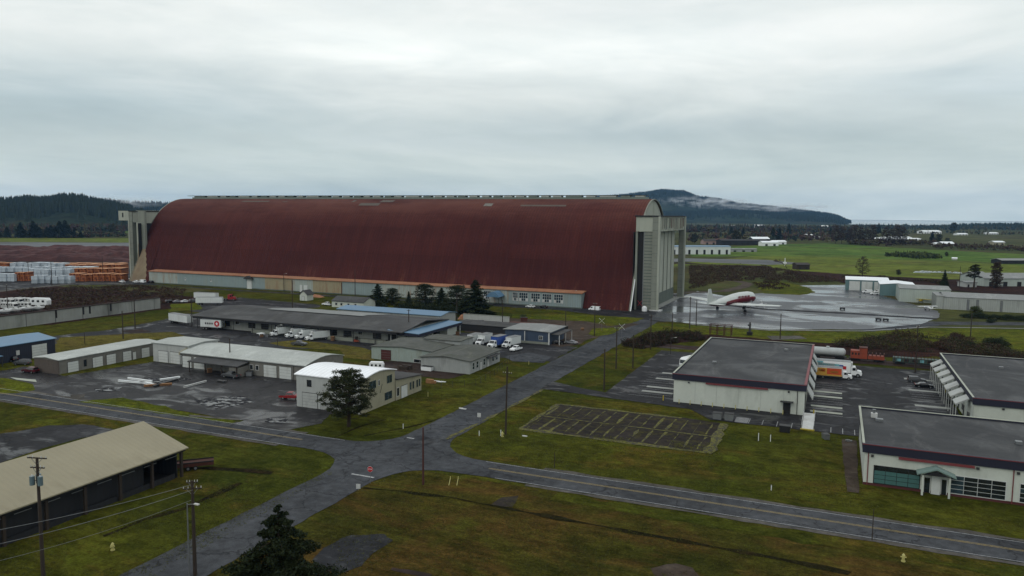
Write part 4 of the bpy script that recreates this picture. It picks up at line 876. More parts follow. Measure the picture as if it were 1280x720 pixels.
# --- warehouse with dark loading front
Wh = thing('loading_warehouse', 'long dark warehouse with grey roof and truck docks', 'warehouse', -182, 230, 0)
MB().box(-218, -134.5, 222, 250, 0, 5.1, 'concrete_wall').build('wall', Wh)
MB().prism([(218.2, 4.9), (235, 7.0), (252, 5.3), (252, 5.0), (235, 6.7), (218.2, 4.6)], 'x', -229, -133.8, 'roof_slate').build('roof', Wh)
MB().prism([(233.5, 7.05), (237, 7.05), (252, 5.5), (252, 5.35), (236, 7.0)], 'x', -205, -160, 'roof_shed_grey').build('roof_overlay', Wh)
MB().box(-228, -136, 218.4, 218.7, 3.9, 4.65, 'wall_dark').build('eave_fascia', Wh)
MB().box(-200, -136, 219.4, 221.98, 0, 1.2, 'concrete').build('dock', Wh)
for k in range(13):
    x = -216+6.2*k
    if k % 3 != 1: door(Wh, 'S', 222, x, x+3.2, 1.25, 4.0, 'wall_dark' if k % 2 else 'dark', 'dock_door', 3)
    else: window(Wh, 'S', 222, x, x+1.6, 2.2, 3.4, 2)
for x in range(-226, -135, 9): MB().tube((x, 218.9, 0), (x, 218.9, 4.6), .13, .13, 'steel_dark', 6).build('post', Wh)
g = MB()
for k in range(3):
    for s_ in (0, .9): g.prism([(-214.6+k*.9, 1.2), (-214.2+k*.9, 1.2), (-213.6+k*.9, 2.2), (-214.2+k*.9, 3.2), (-214.6+k*.9, 3.2), (-214.0+k*.9, 2.2)], 'y', 219.0, 219.05, 'yellow')
g.build('hazard_chevrons', Wh)
Bl = bldg('long_blue_roof_building', 'long low building with light blue roof behind the warehouse', -192, -143, 262, 275, 4.6, 'wall_grey', 'roof_blue', .9, 'x', .5)
for k in range(6): window(Bl, 'S', 262, -188+8*k, -186+8*k, 1.5, 2.8, 2)
Cn = thing('blue_canopy', 'open truck canopy with light blue roof at the warehouse end', 'canopy', -136, 236, 0)
g = MB(); g.prism([(-140.5, 5.0), (-128.2, 4.4), (-128.2, 4.55), (-140.5, 5.2)], 'y', 219.5, 252, 'roof_blue_y'); g.build('roof', Cn); g = MB(); g.box(-128.5, -128.15, 219.5, 252, 3.5, 4.38, 'navy'); g.box(-140, -128.5, 219.5, 219.8, 3.7, 4.38, 'navy'); g.build('fascia', Cn)
for x in (-139.5, -128.6):
    for y in (220.3, 230, 241, 251): MB().tube((x, y, 0), (x, y, 4.4), .15, .15, 'white_dirty', 6).build('post', Cn)
MB().box(-139, -130, 244, 251, 0, 3.4, 'wall_white').build('enclosed_bay', Cn)
Sh = bldg('blue_workshop', 'small blue workshop with flat grey roof beside the parked box trucks', -106.9, -90, 243.5, 259, 4.4, 'wall_blue', 'roof_shed_grey', .35, 'y', .6)
MB().box(-107.0, -89.9, 243.35, 243.49, 0, .9, 'concrete').build('plinth', Sh); MB().box(-99.4, -99.1, 243.3, 243.48, .9, 4.3, 'white_dirty').build('corner_trim', Sh); MB().box(-90.4, -89.95, 243.2, 243.48, 0, 4.3, 'white_dirty').build('corner_trim', Sh)
window(Sh, 'S', 243.5, -93.9, -92.6, 1.7, 2.9, 2, 2, 'white_dirty'); g = MB(); g.box(-89.9, -86.5, 244, 258, 3.6, 3.75, 'roof_slate'); g.build('lean_to_roof', Sh)
for y in (244.3, 251, 257.6): MB().box(-86.8, -86.6, y-.1, y+.1, 0, 3.6, 'white_dirty').build('post', Sh)
Hs = bldg('guard_house', 'small white house with black roof in front of the hangar annex', -221, -203, 297, 307, 2.9, 'wall_white', 'roof_slate', 2.0, 'x', .4)
for x in (-219, -216, -212, -208): window(Hs, 'S', 297, x, x+1.1, 1.1, 2.2)
Hk = bldg('storage_shed', 'tiny shed with steep black roof left of the small white house', -252, -247.5, 312, 317, 3.0, 'wall_white', 'roof_slate', 2.2, 'y', .5); door(Hk, 'S', 312, -250.6, -249.2)
# --- concrete retaining wall and west blue shed
Cw = thing('concrete_wall', 'long grey concrete wall running past the brown field at the left', 'wall', -287, 205, 0)
g = MB(); g.box(-288.6, -287.4, 140, 256.5, 0, 5.0, 'concrete_wall'); g.build('wall_panel', Cw); g = MB(); g.box(-288.9, -287.1, 139.9, 256.6, 5.003, 5.2, 'mud'); g.build('coping', Cw)
g = MB()
for y in (205, 217, 220, 230): g.box(-287.39, -287.3, y, y+.8, 1.8, 4.9, 'dark')
for y in range(145, 256, 12): g.box(-287.39, -287.32, y, y+.15, 0, 4.95, 'steel_dark')
g.build('wall_slot', Cw)
P('terrace_fill', [(-288.9, 140), (-288.9, 256.5), (-320, 262), (-470, 250), (-470, 140)], 'scrub_ground', 7, 0)
Bw = bldg('blue_shed', 'dark blue metal shed with light blue roof at the left edge', -240, -223.6, 110, 159, 5.0, 'wall_navy', 'roof_blue', 1.2, 'y', .4)
door(Bw, 'E', -223.6, 151.5, 156.2, .05, 4.0, 'door_white', 'roller_door', 4); MB().box(-223.55, -223.4, 146.6, 147.6, 1.8, 3.2, 'white_dirty').build('notice_board', Bw)
g = MB(); g.box(-223.5, -219, 108, 140, 3.0, 3.15, 'roof_blue'); g.build('lean_to_roof', Bw)
for y in (112, 121, 130, 139.6): MB().box(-219.3, -219.1, y-.1, y+.1, 0, 3, 'steel_dark').build('post', Bw)
cw = thing('block_wall', 'white block wall beyond the truck yard with blue workshop in front', 'wall', -128, 285, 0)
MB().box(-144, -123, 284, 284.8, 0, 2.8, 'wall_pale_grey').build('wall_panel', cw); MB().box(-144.2, -122.8, 283.9, 284.9, 2.803, 2.95, 'concrete').build('coping', cw)
ln_ = bldg('lean_shed', 'low rusty red roofed shed behind the blue workshop', -117, -98, 268, 276, 2.2, 'wall_brown', 'rust_dark', .4, 'x', .4)
fl = bldg('loading_platform', 'long low grey shed roof behind the parked trucks', -135, -112, 259, 270, 2.6, 'wall_dark', 'roof_slate', .4, 'x', .4)
# --- small hangars east of the tarmac
def hangar_small(label, x0, x1, y0, y1, h, rise, axis, wall, roof, doors=None):
    t = bldg('aircraft_hangar', label, x0, x1, y0, y1, h, wall, roof, rise, axis, .3, group='small hangars beside the tarmac')
    if doors:
        side, c, segs = doors
        for a, b in segs: door(t, side, c, a, b, .1, h-.8, 'wall_metal' if wall != 'wall_teal' else 'door_white', 'sliding_door', 0, 'steel')
    return t
hangar_small('teal hangar with white roof farthest from the camera beside the tarmac', 6, 30, 512, 540, 6.5, .8, 'x', 'wall_teal', 'roof_far_white', ('S', 512, [(8, 14), (15, 21), (22, 28)]))
hangar_small('teal fronted hangar with white roof standing next to the white vans', 24, 42, 486, 508, 6.5, .9, 'y', 'wall_teal', 'roof_far_white', ('W', 24, [(488, 494), (495, 501)]))
hangar_small('plain cream metal hangar with pale roof in the middle of the row', 32, 56, 455, 482, 7.2, 1.0, 'x', 'wall_metal', 'roof_shed_grey')
h3 = hangar_small('wide grey hangar with ribbed sliding doors nearest the runway road', 50, 86, 428, 450, 6.0, 1.6, 'x', 'wall_metal_grey', 'roof_shed_grey')
g = MB(); g.box(46.8, 50.5, 428.5, 449.5, 0, 6.4, 'wall_metal_grey'); g.box(46.6, 50.6, 428.3, 449.7, 6.403, 6.6, 'roof_shed_grey'); g.build('door_pocket', h3)
for y in (431, 435, 439, 443, 447): MB().box(46.72, 46.79, y-.08, y+.08, .1, 6.2, 'steel_dark').build('door_rib', h3)
for x in (60, 64, 74): door(h3, 'S', 428, x, x+.8, .05, 5.2, 'steel', 'door_post')
# far and middle buildings
def farb(label, px0, px1, py, hgt, depth, wall, roof, rise=1.5, name='farm_building', grp='far farm buildings'):
    (xa, ya), (xb, yb) = G(px0, py), G(px1, py)
    L_ = math.hypot(xb-xa, yb-ya); t = thing(name, label, 'building', xa, ya, 0, grp); at(0, 0, 0)
    w = MB(); w.prism([(0, 0), (depth, 0), (depth, hgt), (depth/2, hgt+rise-.05), (0, hgt)], 'x', 0, L_, wall); w.build('wall', t)
    r = MB(); r.prism([(-.5, hgt), (depth/2, hgt+rise), (depth+.5, hgt), (depth+.5, hgt+.3), (depth/2, hgt+rise+.35), (-.5, hgt+.3)], 'x', -.5, L_+.5, roof); r.build('roof', t)
    n_ = max(2, int(L_/9))
    for k in range(min(n_, 12)):
        d = MB(); d.box(L_*(k+.35)/n_, L_*(k+.65)/n_, -.08, -.01, .1, hgt*.6, 'dark'); d.build('opening', t)
    t.rotation_euler = (0, 0, math.atan2(yb-ya, xb-xa)); return t
farb('very long blue and white building across the taxiway', 838, 913, 318, 9, 14, 'container_white', 'roof_blue', 1, 'long_white_building')
farb('long white farm shed to the right of the blue and white building', 913, 946, 315, 3.5, 8, 'wall_grey', 'roof_shed_grey', .8)
for a in ((902, 960, 306.5, 8, 18, 'wall_dark', 'dark', 2, 'long black barn at the far edge of the fields'), (941, 962, 304.5, 9, 15, 'wall_dark', 'roof_far_white', 3, 'black barn with a bright white roof'), (953, 973, 307.5, 6, 12, 'white', 'roof_far_white', 2, 'white shed in front of the black barns'),
          (966, 983, 305.5, 5, 12, 'white', 'roof_far_white', 2, 'pale farm shed at the right end of the black barns'), (880, 896, 305.5, 6, 12, 'house_pink', 'roof_brown', 3, 'pinkish house left of the black barn'), (896, 912, 305, 6, 12, 'house_pink', 'barn_red', 3, 'reddish roofed house next to the black barn'),
          (996, 1016, 295.5, 6, 14, 'white', 'roof_far_white', 2, 'white roofed shed in the woods before the mountain'), (1019, 1034, 298, 4, 12, 'wall_grey', 'roof_shed_grey', 2, 'grey shed behind the bare hedgerow'), (944, 956, 285, 16, 18, 'white', 'roof_far_white', 3, 'far white house below the mountain, left one'),
          (966, 985, 285, 10, 18, 'white', 'roof_far_white', 3, 'far white sheds below the mountain, right one'), (912, 924, 285, 12, 18, 'wall_grey', 'roof_shed_grey', 4, 'grey farmhouse at the foot of the mountain'), (1028, 1036, 285, 12, 20, 'white', 'roof_far_white', 4, 'white farmhouse where the mountain ends'),
          (1155, 1177, 292, 9, 25, 'white', 'roof_far_white', 5, 'large white roofed barn on the far plain'), (1198, 1210, 294, 5, 16, 'white', 'roof_far_white', 3, 'low white barn right of the large white barn'), (1236, 1248, 293, 6, 16, 'white', 'roof_far_white', 3, 'white barn near the right edge of the far plain'),
          (1178, 1193, 308, 5, 12, 'wall_grey', 'roof_far_white', 3, 'pale roofed farmhouse between two dark trees'), (1170, 1180, 307.5, 4, 10, 'white', 'roof_far_white', 2, 'small white outbuilding left of the pale farmhouse'), (1243, 1256, 306, 5, 12, 'wall_cream', 'roof_far_white', 2, 'cream shed among bare trees at right'),
          (1252, 1300, 330, 4, 14, 'wall_dark', 'roof_shed_grey', 1.5, 'long grey roofed open barn at the right edge'), (1230, 1300, 358, 6, 18, 'wall_metal', 'roof_shed_grey', 3, 'large pale shed beyond the hangars at the right edge'), (1222, 1238, 354, 5, 18, 'wall_metal', 'roof_shed_grey', 3, 'cream shed partly hidden by the ivy covered tree')):
    farb(a[8], a[0], a[1], a[2], a[3]*(.62 if a[2] < 300 else .85), a[4], a[5], a[6], a[7]*(.7 if a[2] < 300 else 1))
farb('small white shed with red brick side near the conifer', 1207, 1221, 359, 3, 8, 'wall_pale_grey', 'roof_shed_grey', .6)
farb('dark open hay shed standing in the lime coloured field', 996, 1012, 337, 4, 8, 'wood_pole', 'roof_brown', 1.5)
for a in ((88, 122, 284.5, 9, 30, 'white', 'roof_far_white', 3, 'wide white farm building below the left hill'), (94, 104, 282.5, 14, 25, 'wall_grey', 'roof_far_white', 6, 'tall white roofed barn behind the wide white building'), (57, 70, 284.5, 6, 20, 'white', 'roof_far_white', 3, 'small white sheds behind the left conifers'), (18, 23, 285.5, 6, 12, 'white', 'roof_far_white', 3, 'little white house at the far left'), (147, 158, 279.5, 6, 15, 'white', 'roof_far_white', 3, 'white house on the green rise beside the tower')):
    farb(a[8], *a[:8])
# white plastic greenhouses / flooded strip
for k, (a, b, y) in enumerate(((1090, 1122, 300), (1118, 1152, 300.5), (1108, 1140, 298.5))):
    farb(['white greenhouse row at the left of the far plain', 'white greenhouse row at the right of the far plain', 'rearmost white greenhouse on the far plain'][k], a, b, y, 2.6, 20, 'white', 'roof_far_white', 1.5, 'greenhouse')
# ------------------------------------------------------------------ vehicles (built at the origin, +x forward)
def wheel(mb, x, y, r=.33, w=.22):
    s = 1 if y > 0 else -1
    mb.tube((x, y-s*w, r), (x, y, r), r, r, 'rubber', 12); mb.tube((x, y-s*.02, r), (x, y+s*.015, r), r*.6, r*.55, 'steel', 10)
def wheels(t, xs, hw, r=.33, w=.22, dual=False):
    at(0, 0, 0)
    for x in xs:
        for s in (-1, 1):
            m_ = MB(); wheel(m_, x, s*hw, r, w); m_.build('wheel', t)
def car(kind, paint_, label='', cat='car'):
    t = thing({'pickup': 'pickup_truck', 'van': 'van', 'suv': 'parked_car'}.get(kind, 'parked_car'), label, cat); at(0, 0, 0)
    w = .9
    if kind == 'sedan':
        pr = [(-2.25, .35, w*.9), (-2.3, .62, w), (-2.2, .92, w*.95), (-1.5, .98, w*.94), (-.95, 1.38, w*.7), (.25, 1.42, w*.7), (1.0, 1.0, w*.92), (2.05, .82, w*.9), (2.3, .6, w*.92), (2.25, .33, w*.88)]
        gl = [((-1.42, 1.0), (-.98, 1.33), (.2, 1.36), (.86, 1.03))]; fw, bw = ((.92, 1.04, .30, 1.39)), ((-1.47, 1.0, -1.0, 1.34)); xs = (-1.4, 1.4); ht = .95
    elif kind == 'suv':
        pr = [(-2.3, .4, w*.92), (-2.35, .8, w), (-2.25, 1.1, w*.96), (-2.0, 1.68, w*.76), (.2, 1.74, w*.76), (.95, 1.15, w*.94), (2.1, 1.0, w*.92), (2.35, .7, w*.94), (2.3, .38, w*.9)]
        gl = [((-2.05, 1.15), (-1.85, 1.62), (.15, 1.66), (.78, 1.18))]; fw, bw = ((.88, 1.2, .27, 1.7)), ((-2.24, 1.15, -2.05, 1.62)); xs = (-1.45, 1.45); ht = 1.0
    elif kind == 'van':
        pr = [(-2.7, .45, w), (-2.75, .9, w*1.03), (-2.65, 2.1, w*.9), (1.3, 2.15, w*.88), (2.0, 1.35, w*.96), (2.6, 1.1, w*.95), (2.75, .75, w*.98), (2.7, .42, w*.94)]
        gl = [((.6, 1.35), (.65, 1.95), (1.25, 1.95), (1.75, 1.38))]; fw, bw = ((1.95, 1.42, 1.37, 2.08)), ((-2.71, 1.3, -2.68, 1.95)); xs = (-1.6, 1.7); ht = 1.0
    else:
        pr = [(-2.75, .5, w), (-2.8, .95, w), (-1.05, 1.02, w), (-1.0, 1.2, w*.96), (-.8, 1.78, w*.76), (.45, 1.8, w*.76), (1.1, 1.2, w*.94), (2.5, 1.08, w*.94), (2.75, .8, w*.96), (2.7, .45, w*.92)]
        gl = [((-.92, 1.22), (-.74, 1.7), (.4, 1.72), (.95, 1.24))]; fw, bw = ((1.04, 1.25, .5, 1.76)), ((-.97, 1.25, -.84, 1.7)); xs = (-1.75, 1.75); ht = 1.05
    MB().body(pr, paint_).build('body', t)
    def hwz(z):
        zs = sorted(((p[1], p[2]) for p in pr)); lo_ = [p for p in zs if p[0] <= z][-1]; hi_ = [p for p in zs if p[0] >= z][0]
        return lo_[1] if hi_[0] == lo_[0] else lo_[1]+(hi_[1]-lo_[1])*(z-lo_[0])/(hi_[0]-lo_[0])
    top = max(p[1] for p in pr); tw = min(p[2] for p in pr); bz = min(p[1] for p in gl[0]); bwid = w*.95
    def hh(z): return bwid+(tw-bwid)*max(0, (z-bz))/(top-bz)+.012
    for poly in gl:
        for s in (-1, 1):
            g = MB(); pts = [(p[0], s*hh(p[1]), p[1]) for p in poly]; g.face(pts if s < 0 else pts[::-1], 'car_glass'); g.build('side_window', t)
    for nm, (xa, za, xb, zb), sg in (('windshield', fw, 1), ('rear_window', bw, -1)):
        q = MB(); o = .02*sg; pts = [(xa+o, -hh(za)+.12, za), (xa+o, hh(za)-.12, za), (xb+o, hh(zb)-.1, zb), (xb+o, -hh(zb)+.1, zb)]; q.face(pts if sg > 0 else pts[::-1], 'car_glass'); q.build(nm, t)
    xf = max(p[0] for p in pr); xr = min(p[0] for p in pr)
    for s in (-1, 1):
        MB().box(xf-.14, xf-.01, s*w*.58, s*w*.88, .68, .82, 'lamp_glass').build('headlight', t)
        MB().box(xr+.0, xr+.07, s*w*.72, s*w*.93, .78, .98, 'stop_red').build('tail_light', t)
    if kind == 'pickup': MB().box(-2.7, -1.12, -w*.84, w*.84, .96, 1.04, 'dark').build('truck_bed', t)
    MB().box(xr-.04, xr+.05, -w*.9, w*.9, .42, .55, 'steel_dark').build('bumper', t)
    wheels(t, xs, w*.99, .34 if kind == 'sedan' else .38)
    return t
def box_truck(box_mat, cab_mat, L=5.2, art=None, reefer=False, big=1.0):
    t = thing('box_truck', '', 'box truck'); at(0, 0, 0)
    MB().box(-L, .1, -1.2, 1.2, .95, 3.3, box_mat).build('cargo_box', t)
    m_ = MB(); m_.box(-L-.02, .12, -1.22, 1.22, .86, .95, 'steel'); m_.box(-L-.02, .12, -1.22, 1.22, 3.3, 3.36, 'steel'); m_.build('box_rail', t)
    MB().box(-L, 2.2, -.45, .45, .5, .85, 'steel_dark').build('chassis', t)
    MB().body([(.2, .55, .98), (.2, 2.3, .88), (1.15, 2.35, .84), (1.6, 1.5, .96), (2.5, 1.35, .9), (2.65, .95, .92), (2.6, .5, .9)], cab_mat).build('cab', t)
    q = MB(); q.face([(1.62, -.84, 1.55), (1.62, .84, 1.55), (1.2, .74, 2.27), (1.2, -.74, 2.27)], 'car_glass'); q.build('windshield', t)
    for s in (-1, 1):
        q = MB(); q.box(.5, 1.2, s*.905, s*.985, 1.5, 2.1, 'car_glass'); q.build('side_window', t)
        MB().box(2.52, 2.66, s*.5, s*.85, .85, 1.05, 'lamp_glass').build('headlight', t)
        q = MB(); q.box(1.3, 1.4, s*1.0, s*1.2, 1.5, 2.0, 'dark'); q.build('mirror', t)
    MB().box(2.62, 2.72, -.4, .4, .75, 1.2, 'dark').build('grille', t)
    if reefer: MB().box(.1, .5, -.8, .8, 2.4, 3.2, 'white_dirty').build('cooling_unit', t)
    if art:
        for s in (-1, 1):
            a = MB()
            for (x0, x1, z0, z1, mm) in art: a.box(-L+x0*L, -L+x1*L, s*1.205, s*1.225, .95+z0*2.35, .95+z1*2.35, mm)
            a.build('side_artwork', t)
    wheels(t, (-L*.72, 1.75), 1.1, .45, .28); return t
def trailer(L=12.5, logo=False, mat_='container_white'):
    t = thing('semi_trailer', '', 'trailer'); at(0, 0, 0)
    MB().box(-L/2, L/2, -1.28, 1.28, 1.15, 4.0, mat_).build('cargo_box', t)
    m_ = MB(); m_.box(-L/2-.03, L/2+.03, -1.31, 1.31, 1.02, 1.15, 'steel_dark'); m_.box(-L/2-.03, L/2+.03, -1.31, 1.31, 4.0, 4.06, 'steel')
    for k in range(int(L/1.2)): m_.box(-L/2+k*1.2, -L/2+k*1.2+.03, -1.3, 1.3, 1.15, 4.0, 'white_dirty')
    m_.build('side_rail', t); 
    for s in (-1, 1): MB().box(L/2-2.6, L/2-2.4, s*.7, s*.9, 0, 1.05, 'steel_dark').build('landing_leg', t)
    if logo:
        q = MB(); n = 18
        for s in (-1, 1):
            c_ = [(L/2-1.7+1.15*math.cos(2*PI*i/n), 2.55+1.15*math.sin(2*PI*i/n)) for i in range(n)]
            q.prism(c_, 'y', s*1.32, s*1.335, 'stop_red')
            q.prism([(L/2-2.35, 2.75), (L/2-1.9, 2.75), (L/2-1.7, 3.3), (L/2-1.5, 2.75), (L/2-1.05, 2.75), (L/2-1.45, 2.42), (L/2-1.3, 1.9), (L/2-1.7, 2.2), (L/2-2.1, 1.9), (L/2-1.95, 2.42)], 'y', s*1.337, s*1.35, 'white')
            for k in range(4): q.box(L/2-6.9+k*.95, L/2-6.3+k*.95, s*1.32, s*1.335, 2.2, 2.9, 'steel_dark')
        q.build('round_logo', t)
    wheels(t, (-L/2+1.2, -L/2+2.5), 1.2, .5, .5); return t
def tractor(mat_):
    t = thing('truck_tractor', '', 'truck'); at(0, 0, 0)
    MB().body([(-1.0, .7, 1.1), (-1.0, 3.0, 1.05), (.9, 3.3, .95), (1.3, 2.0, 1.05), (2.9, 1.7, .95), (3.1, .6, .98)], mat_).build('cab', t)
    q = MB(); q.face([(1.32, -.9, 2.05), (1.32, .9, 2.05), (1.02, .85, 3.0), (1.02, -.85, 3.0)], 'car_glass'); q.build('windshield', t)
    for s in (-1, 1): MB().box(.2, .95, s*1.04, s*1.09, 2.0, 2.8, 'car_glass').build('side_window', t)
    MB().box(-3.6, -.98, -.5, .5, .6, .95, 'steel_dark').build('chassis', t); MB().box(3.02, 3.14, -.5, .5, .8, 1.6, 'steel').build('grille', t)
    wheels(t, (-3.2, -1.9, 2.2), 1.15, .5, .35); return t
def motorhome(mat_, stripe='wall_grey'):
    t = thing('motorhome', '', 'motorhome'); at(0, 0, 0)
    MB().body([(-4, .5, 1.2), (-4.05, 3.0, 1.18), (2.9, 3.05, 1.16), (3.9, 2.6, 1.12), (4.1, 1.2, 1.15), (4.0, .45, 1.15)], mat_).build('body', t)
    [MB().box(-3.6+k*1.5, -2.8+k*1.5, s*1.19, s*1.215, 1.8, 2.5, 'car_glass').build('side_window', t) for k in range(5) for s in (-1, 1)]
    q = MB(); [q.box(-3.98, 3.9, s*1.2, s*1.222, 1.1, 1.35, stripe) for s in (-1, 1)]; q.build('side_stripe', t)
    q = MB(); q.face([(4.08, -1, 1.5), (4.08, 1, 1.5), (3.95, 1, 2.5), (3.95, -1, 2.5)], 'car_glass'); q.build('windshield', t)
    q = MB(); q.box(-2, -1, -.4, .4, 3.03, 3.3, 'white_dirty'); q.box(.5, 1.2, -.35, .35, 3.05, 3.25, 'white'); q.build('roof_unit', t)
    wheels(t, (-2.4, 2.6), 1.12, .4, .28); return t
def camper():
    t = thing('travel_trailer', '', 'camper'); at(0, 0, 0)
    MB().body([(-3.2, .6, 1.15), (-3.3, 2.6, 1.1), (-2.9, 2.95, 1.08), (2.7, 2.95, 1.08), (3.3, 2.2, 1.1), (3.1, .6, 1.12)], 'white').build('body', t)
    [MB().box(-2.4+k*1.9, -1.5+k*1.9, s*1.14, s*1.165, 1.6, 2.3, 'car_glass').build('side_window', t) for k in range(3) for s in (-1, 1)]
    q = MB(); q.tube((3.1, 0, .55), (4.3, 0, .5), .08, .08, 'steel_dark', 6); q.build('tow_bar', t); wheels(t, (-.5, .4), 1.1, .34, .22); return t
def boat(hull):
    t = thing('boat_on_trailer', '', 'boat'); at(0, 0, 0)
    rings = []
    for x, w, z0, z1 in ((-2.6, 1.0, .75, 1.55), (-1, 1.12, .65, 1.6), (.8, 1.05, .7, 1.7), (2.2, .6, .95, 1.85), (3.1, .06, 1.5, 2.0)):
        rings.append([(x, -w, z1), (x, -w*.75, z0+.3), (x, 0, z0), (x, w*.75, z0+.3), (x, w, z1)])
    MB().loft(rings, hull).build('hull', t)
    MB().body([(-.2, 1.62, .8), (.0, 2.3, .68), (.7, 2.3, .66), (1.3, 1.7, .75)], 'white_dirty').build('cabin', t); MB().box(.2, .7, -.74, .74, 1.9, 2.2, 'car_glass').build('cabin_window', t)
    q = MB(); q.box(-2.5, 2.2, -.5, -.4, .45, .6, 'steel'); q.box(-2.5, 2.2, .4, .5, .45, .6, 'steel'); q.box(-2.9, -2.55, -.2, .2, .9, 1.9, 'dark'); q.build('trailer_frame', t)
    wheels(t, (-.8,), 1.05, .3, .2); return t
RG = math.radians
K = {}
for nm, kind, pm in (('white_suv', 'suv', 'white'), ('white_sedan', 'sedan', 'white'), ('silver_sedan', 'sedan', 'silver'), ('dark_sedan', 'sedan', 'black_paint'), ('dark_suv', 'suv', 'black_paint'), ('grey_suv', 'suv', 'grey_paint'), ('white_pickup', 'pickup', 'white'), ('grey_pickup', 'pickup', 'grey_paint'), ('red_pickup', 'pickup', 'red'), ('maroon_sedan', 'suv', 'maroon'), ('white_van', 'van', 'white')):
    K[nm] = Kind(car(kind, pm, '', {'pickup': 'pickup truck', 'van': 'van'}.get(kind, 'car')))
def park(kind, px, py, rot, label, grp=None): x, y = G(px, py); return K[kind].put(x, y, RG(rot), label, grp)
park('grey_pickup', 289, 472, 178, 'dark grey pickup parked in front of the garage carport')
park('red_pickup', 364, 499, 15, 'bright red pickup at the corner of the white workshop')
park('maroon_sedan', 38, 466, 185, 'dark red car beside the end of the long garage')
park('grey_suv', 28, 456, 200, 'dark grey car under the edge of the blue shed roof'); park('dark_suv', 12, 452, 190, 'black car half under the blue lean-to at the left edge')
park('grey_pickup', 374, 432, 5, 'dark pickup on the grass edge before the box trucks')
park('dark_sedan', 698, 430, 10, 'black car next to the silver car by the blue workshop'); park('silver_sedan', 714, 430, 170, 'silver car beside the blue workshop')
park('white_pickup', 409, 382, 175, 'white pickup parked left of the small white house'); park('white_van', 743, 388.5, 176, 'white van parked against the hangar near its right end')
park('white_sedan', 663, 384.5, 172, 'white car in front of the annex windows'); park('dark_sedan', 679, 385, 172, 'dark car right behind the white car at the annex')
park('white_pickup', 645, 438.5, 262, 'small white pickup at the front of the truck row')
park('dark_sedan', 1155, 484.5, 4, 'black car parked beside the building with side canopies'); park('grey_suv', 1146, 478, 4, 'dark grey car parked behind the black one')
for k, (px, kd, c_) in enumerate(((153, 'white_pickup', 'white pickup left of the tower foot'), (170, 'white_suv', 'white car right under the beige arch foot'), (178, 'white_van', 'white van under the beige arch foot'), (188, 'dark_suv', 'dark car beside the beige arch foot'), (204, 'white_sedan', 'white car at the left end of the annex'), (215, 'dark_sedan', 'dark car a little right of the annex end'))):
    park(kd, px, 353.5+k*.15, 165+k*3, c_, 'cars parked at the left end of the hangar')
for k, (px, kd, c_) in enumerate(((213, 'dark_suv', 'black car at the left end of the short row by the trailers'), (222, 'silver_sedan', 'silver car in the short row by the trailers'), (232, 'white_sedan', 'white car in the short row by the trailers'), (242, 'grey_suv', 'grey car nearest the white trailer'))):
    park(kd, px, 378.5-k*.2, 70, c_, 'cars in the short row by the trailers')
for k in range(6): park(['dark_suv', 'dark_sedan', 'grey_suv', 'dark_sedan', 'dark_suv', 'dark_sedan'][k], 2+k*7.5, 351.2-k*.1, 20, ['first', 'second', 'third', 'fourth', 'fifth', 'sixth'][k]+' dark car from the left in the row before the lumber', 'dark cars before the lumber stacks')
park('white_van', 1084, 366.5, 190, 'white van at the left beside the teal hangars'); park('white_suv', 1093, 368.5, 200, 'white car in front of the teal hangar door'); park('white_van', 1098, 366.5, 185, 'white van at the right beside the teal hangars')
# trucks
TW = Kind(box_truck('container_white', 'white')); TB = Kind(box_truck('blue_paint', 'white')); TR = Kind(box_truck('container_white', 'white', 6.0, reefer=True))
def truck(k, px, py, rot, label, grp=None, sc=None, z=0): x, y = G(px, py, z); return k.put(x, y, RG(rot), label, grp, scale=sc)
g1 = 'box trucks at the warehouse docks'
truck(TW, 347, 420, 240, 'white box truck standing alone at the left of the dock row', g1); truck(TR, 366, 422, 240, 'white box truck second from the left at the docks', g1)
truck(TW, 378, 423.5, 240, 'white box truck third from the left at the docks', g1); truck(TR, 391, 425.5, 240, 'white box truck at the right end of the dock row', g1)
g2 = 'box trucks by the grey offices'
truck(TR, 588, 422, 268, 'white box truck farthest left in the yard by the office', g2, z=2.4); truck(TW, 602, 423, 268, 'white box truck next to the blue one', g2, 1.1, 2.4)
truck(TB, 618, 426, 262, 'box truck with a bright blue cargo box and white cab', g2, 1.15, 2.4); truck(TW, 636, 425.5, 258, 'white box truck in front of the blue workshop', g2, 1.05, 2.4)
TL = Kind(trailer(13.0)); TG = Kind(trailer(9.0, True))
x, y = G(226, 405); TL.put(x, y, RG(-12), 'long white semi trailer parked at the left end of the warehouse'); x, y = G(266, 412); TG.put(x, y, RG(8), 'white trailer with a round red logo at its end')
x, y = G(262, 381); TL.put(x, y, RG(28), 'white trailer coupled to the red truck', scale=(.95, .95, .95)); x, y = G(258, 375); TL.put(x, y, RG(8), 'white trailer parked behind the one with the red truck', scale=(1, 1, .95))
x, y = G(288, 375.5); TT = tractor('red'); TT.location = (x, y, 0); TT.rotation_euler = (0, 0, RG(20)); TT['label'] = 'dark red truck tractor coupled to the white trailer'
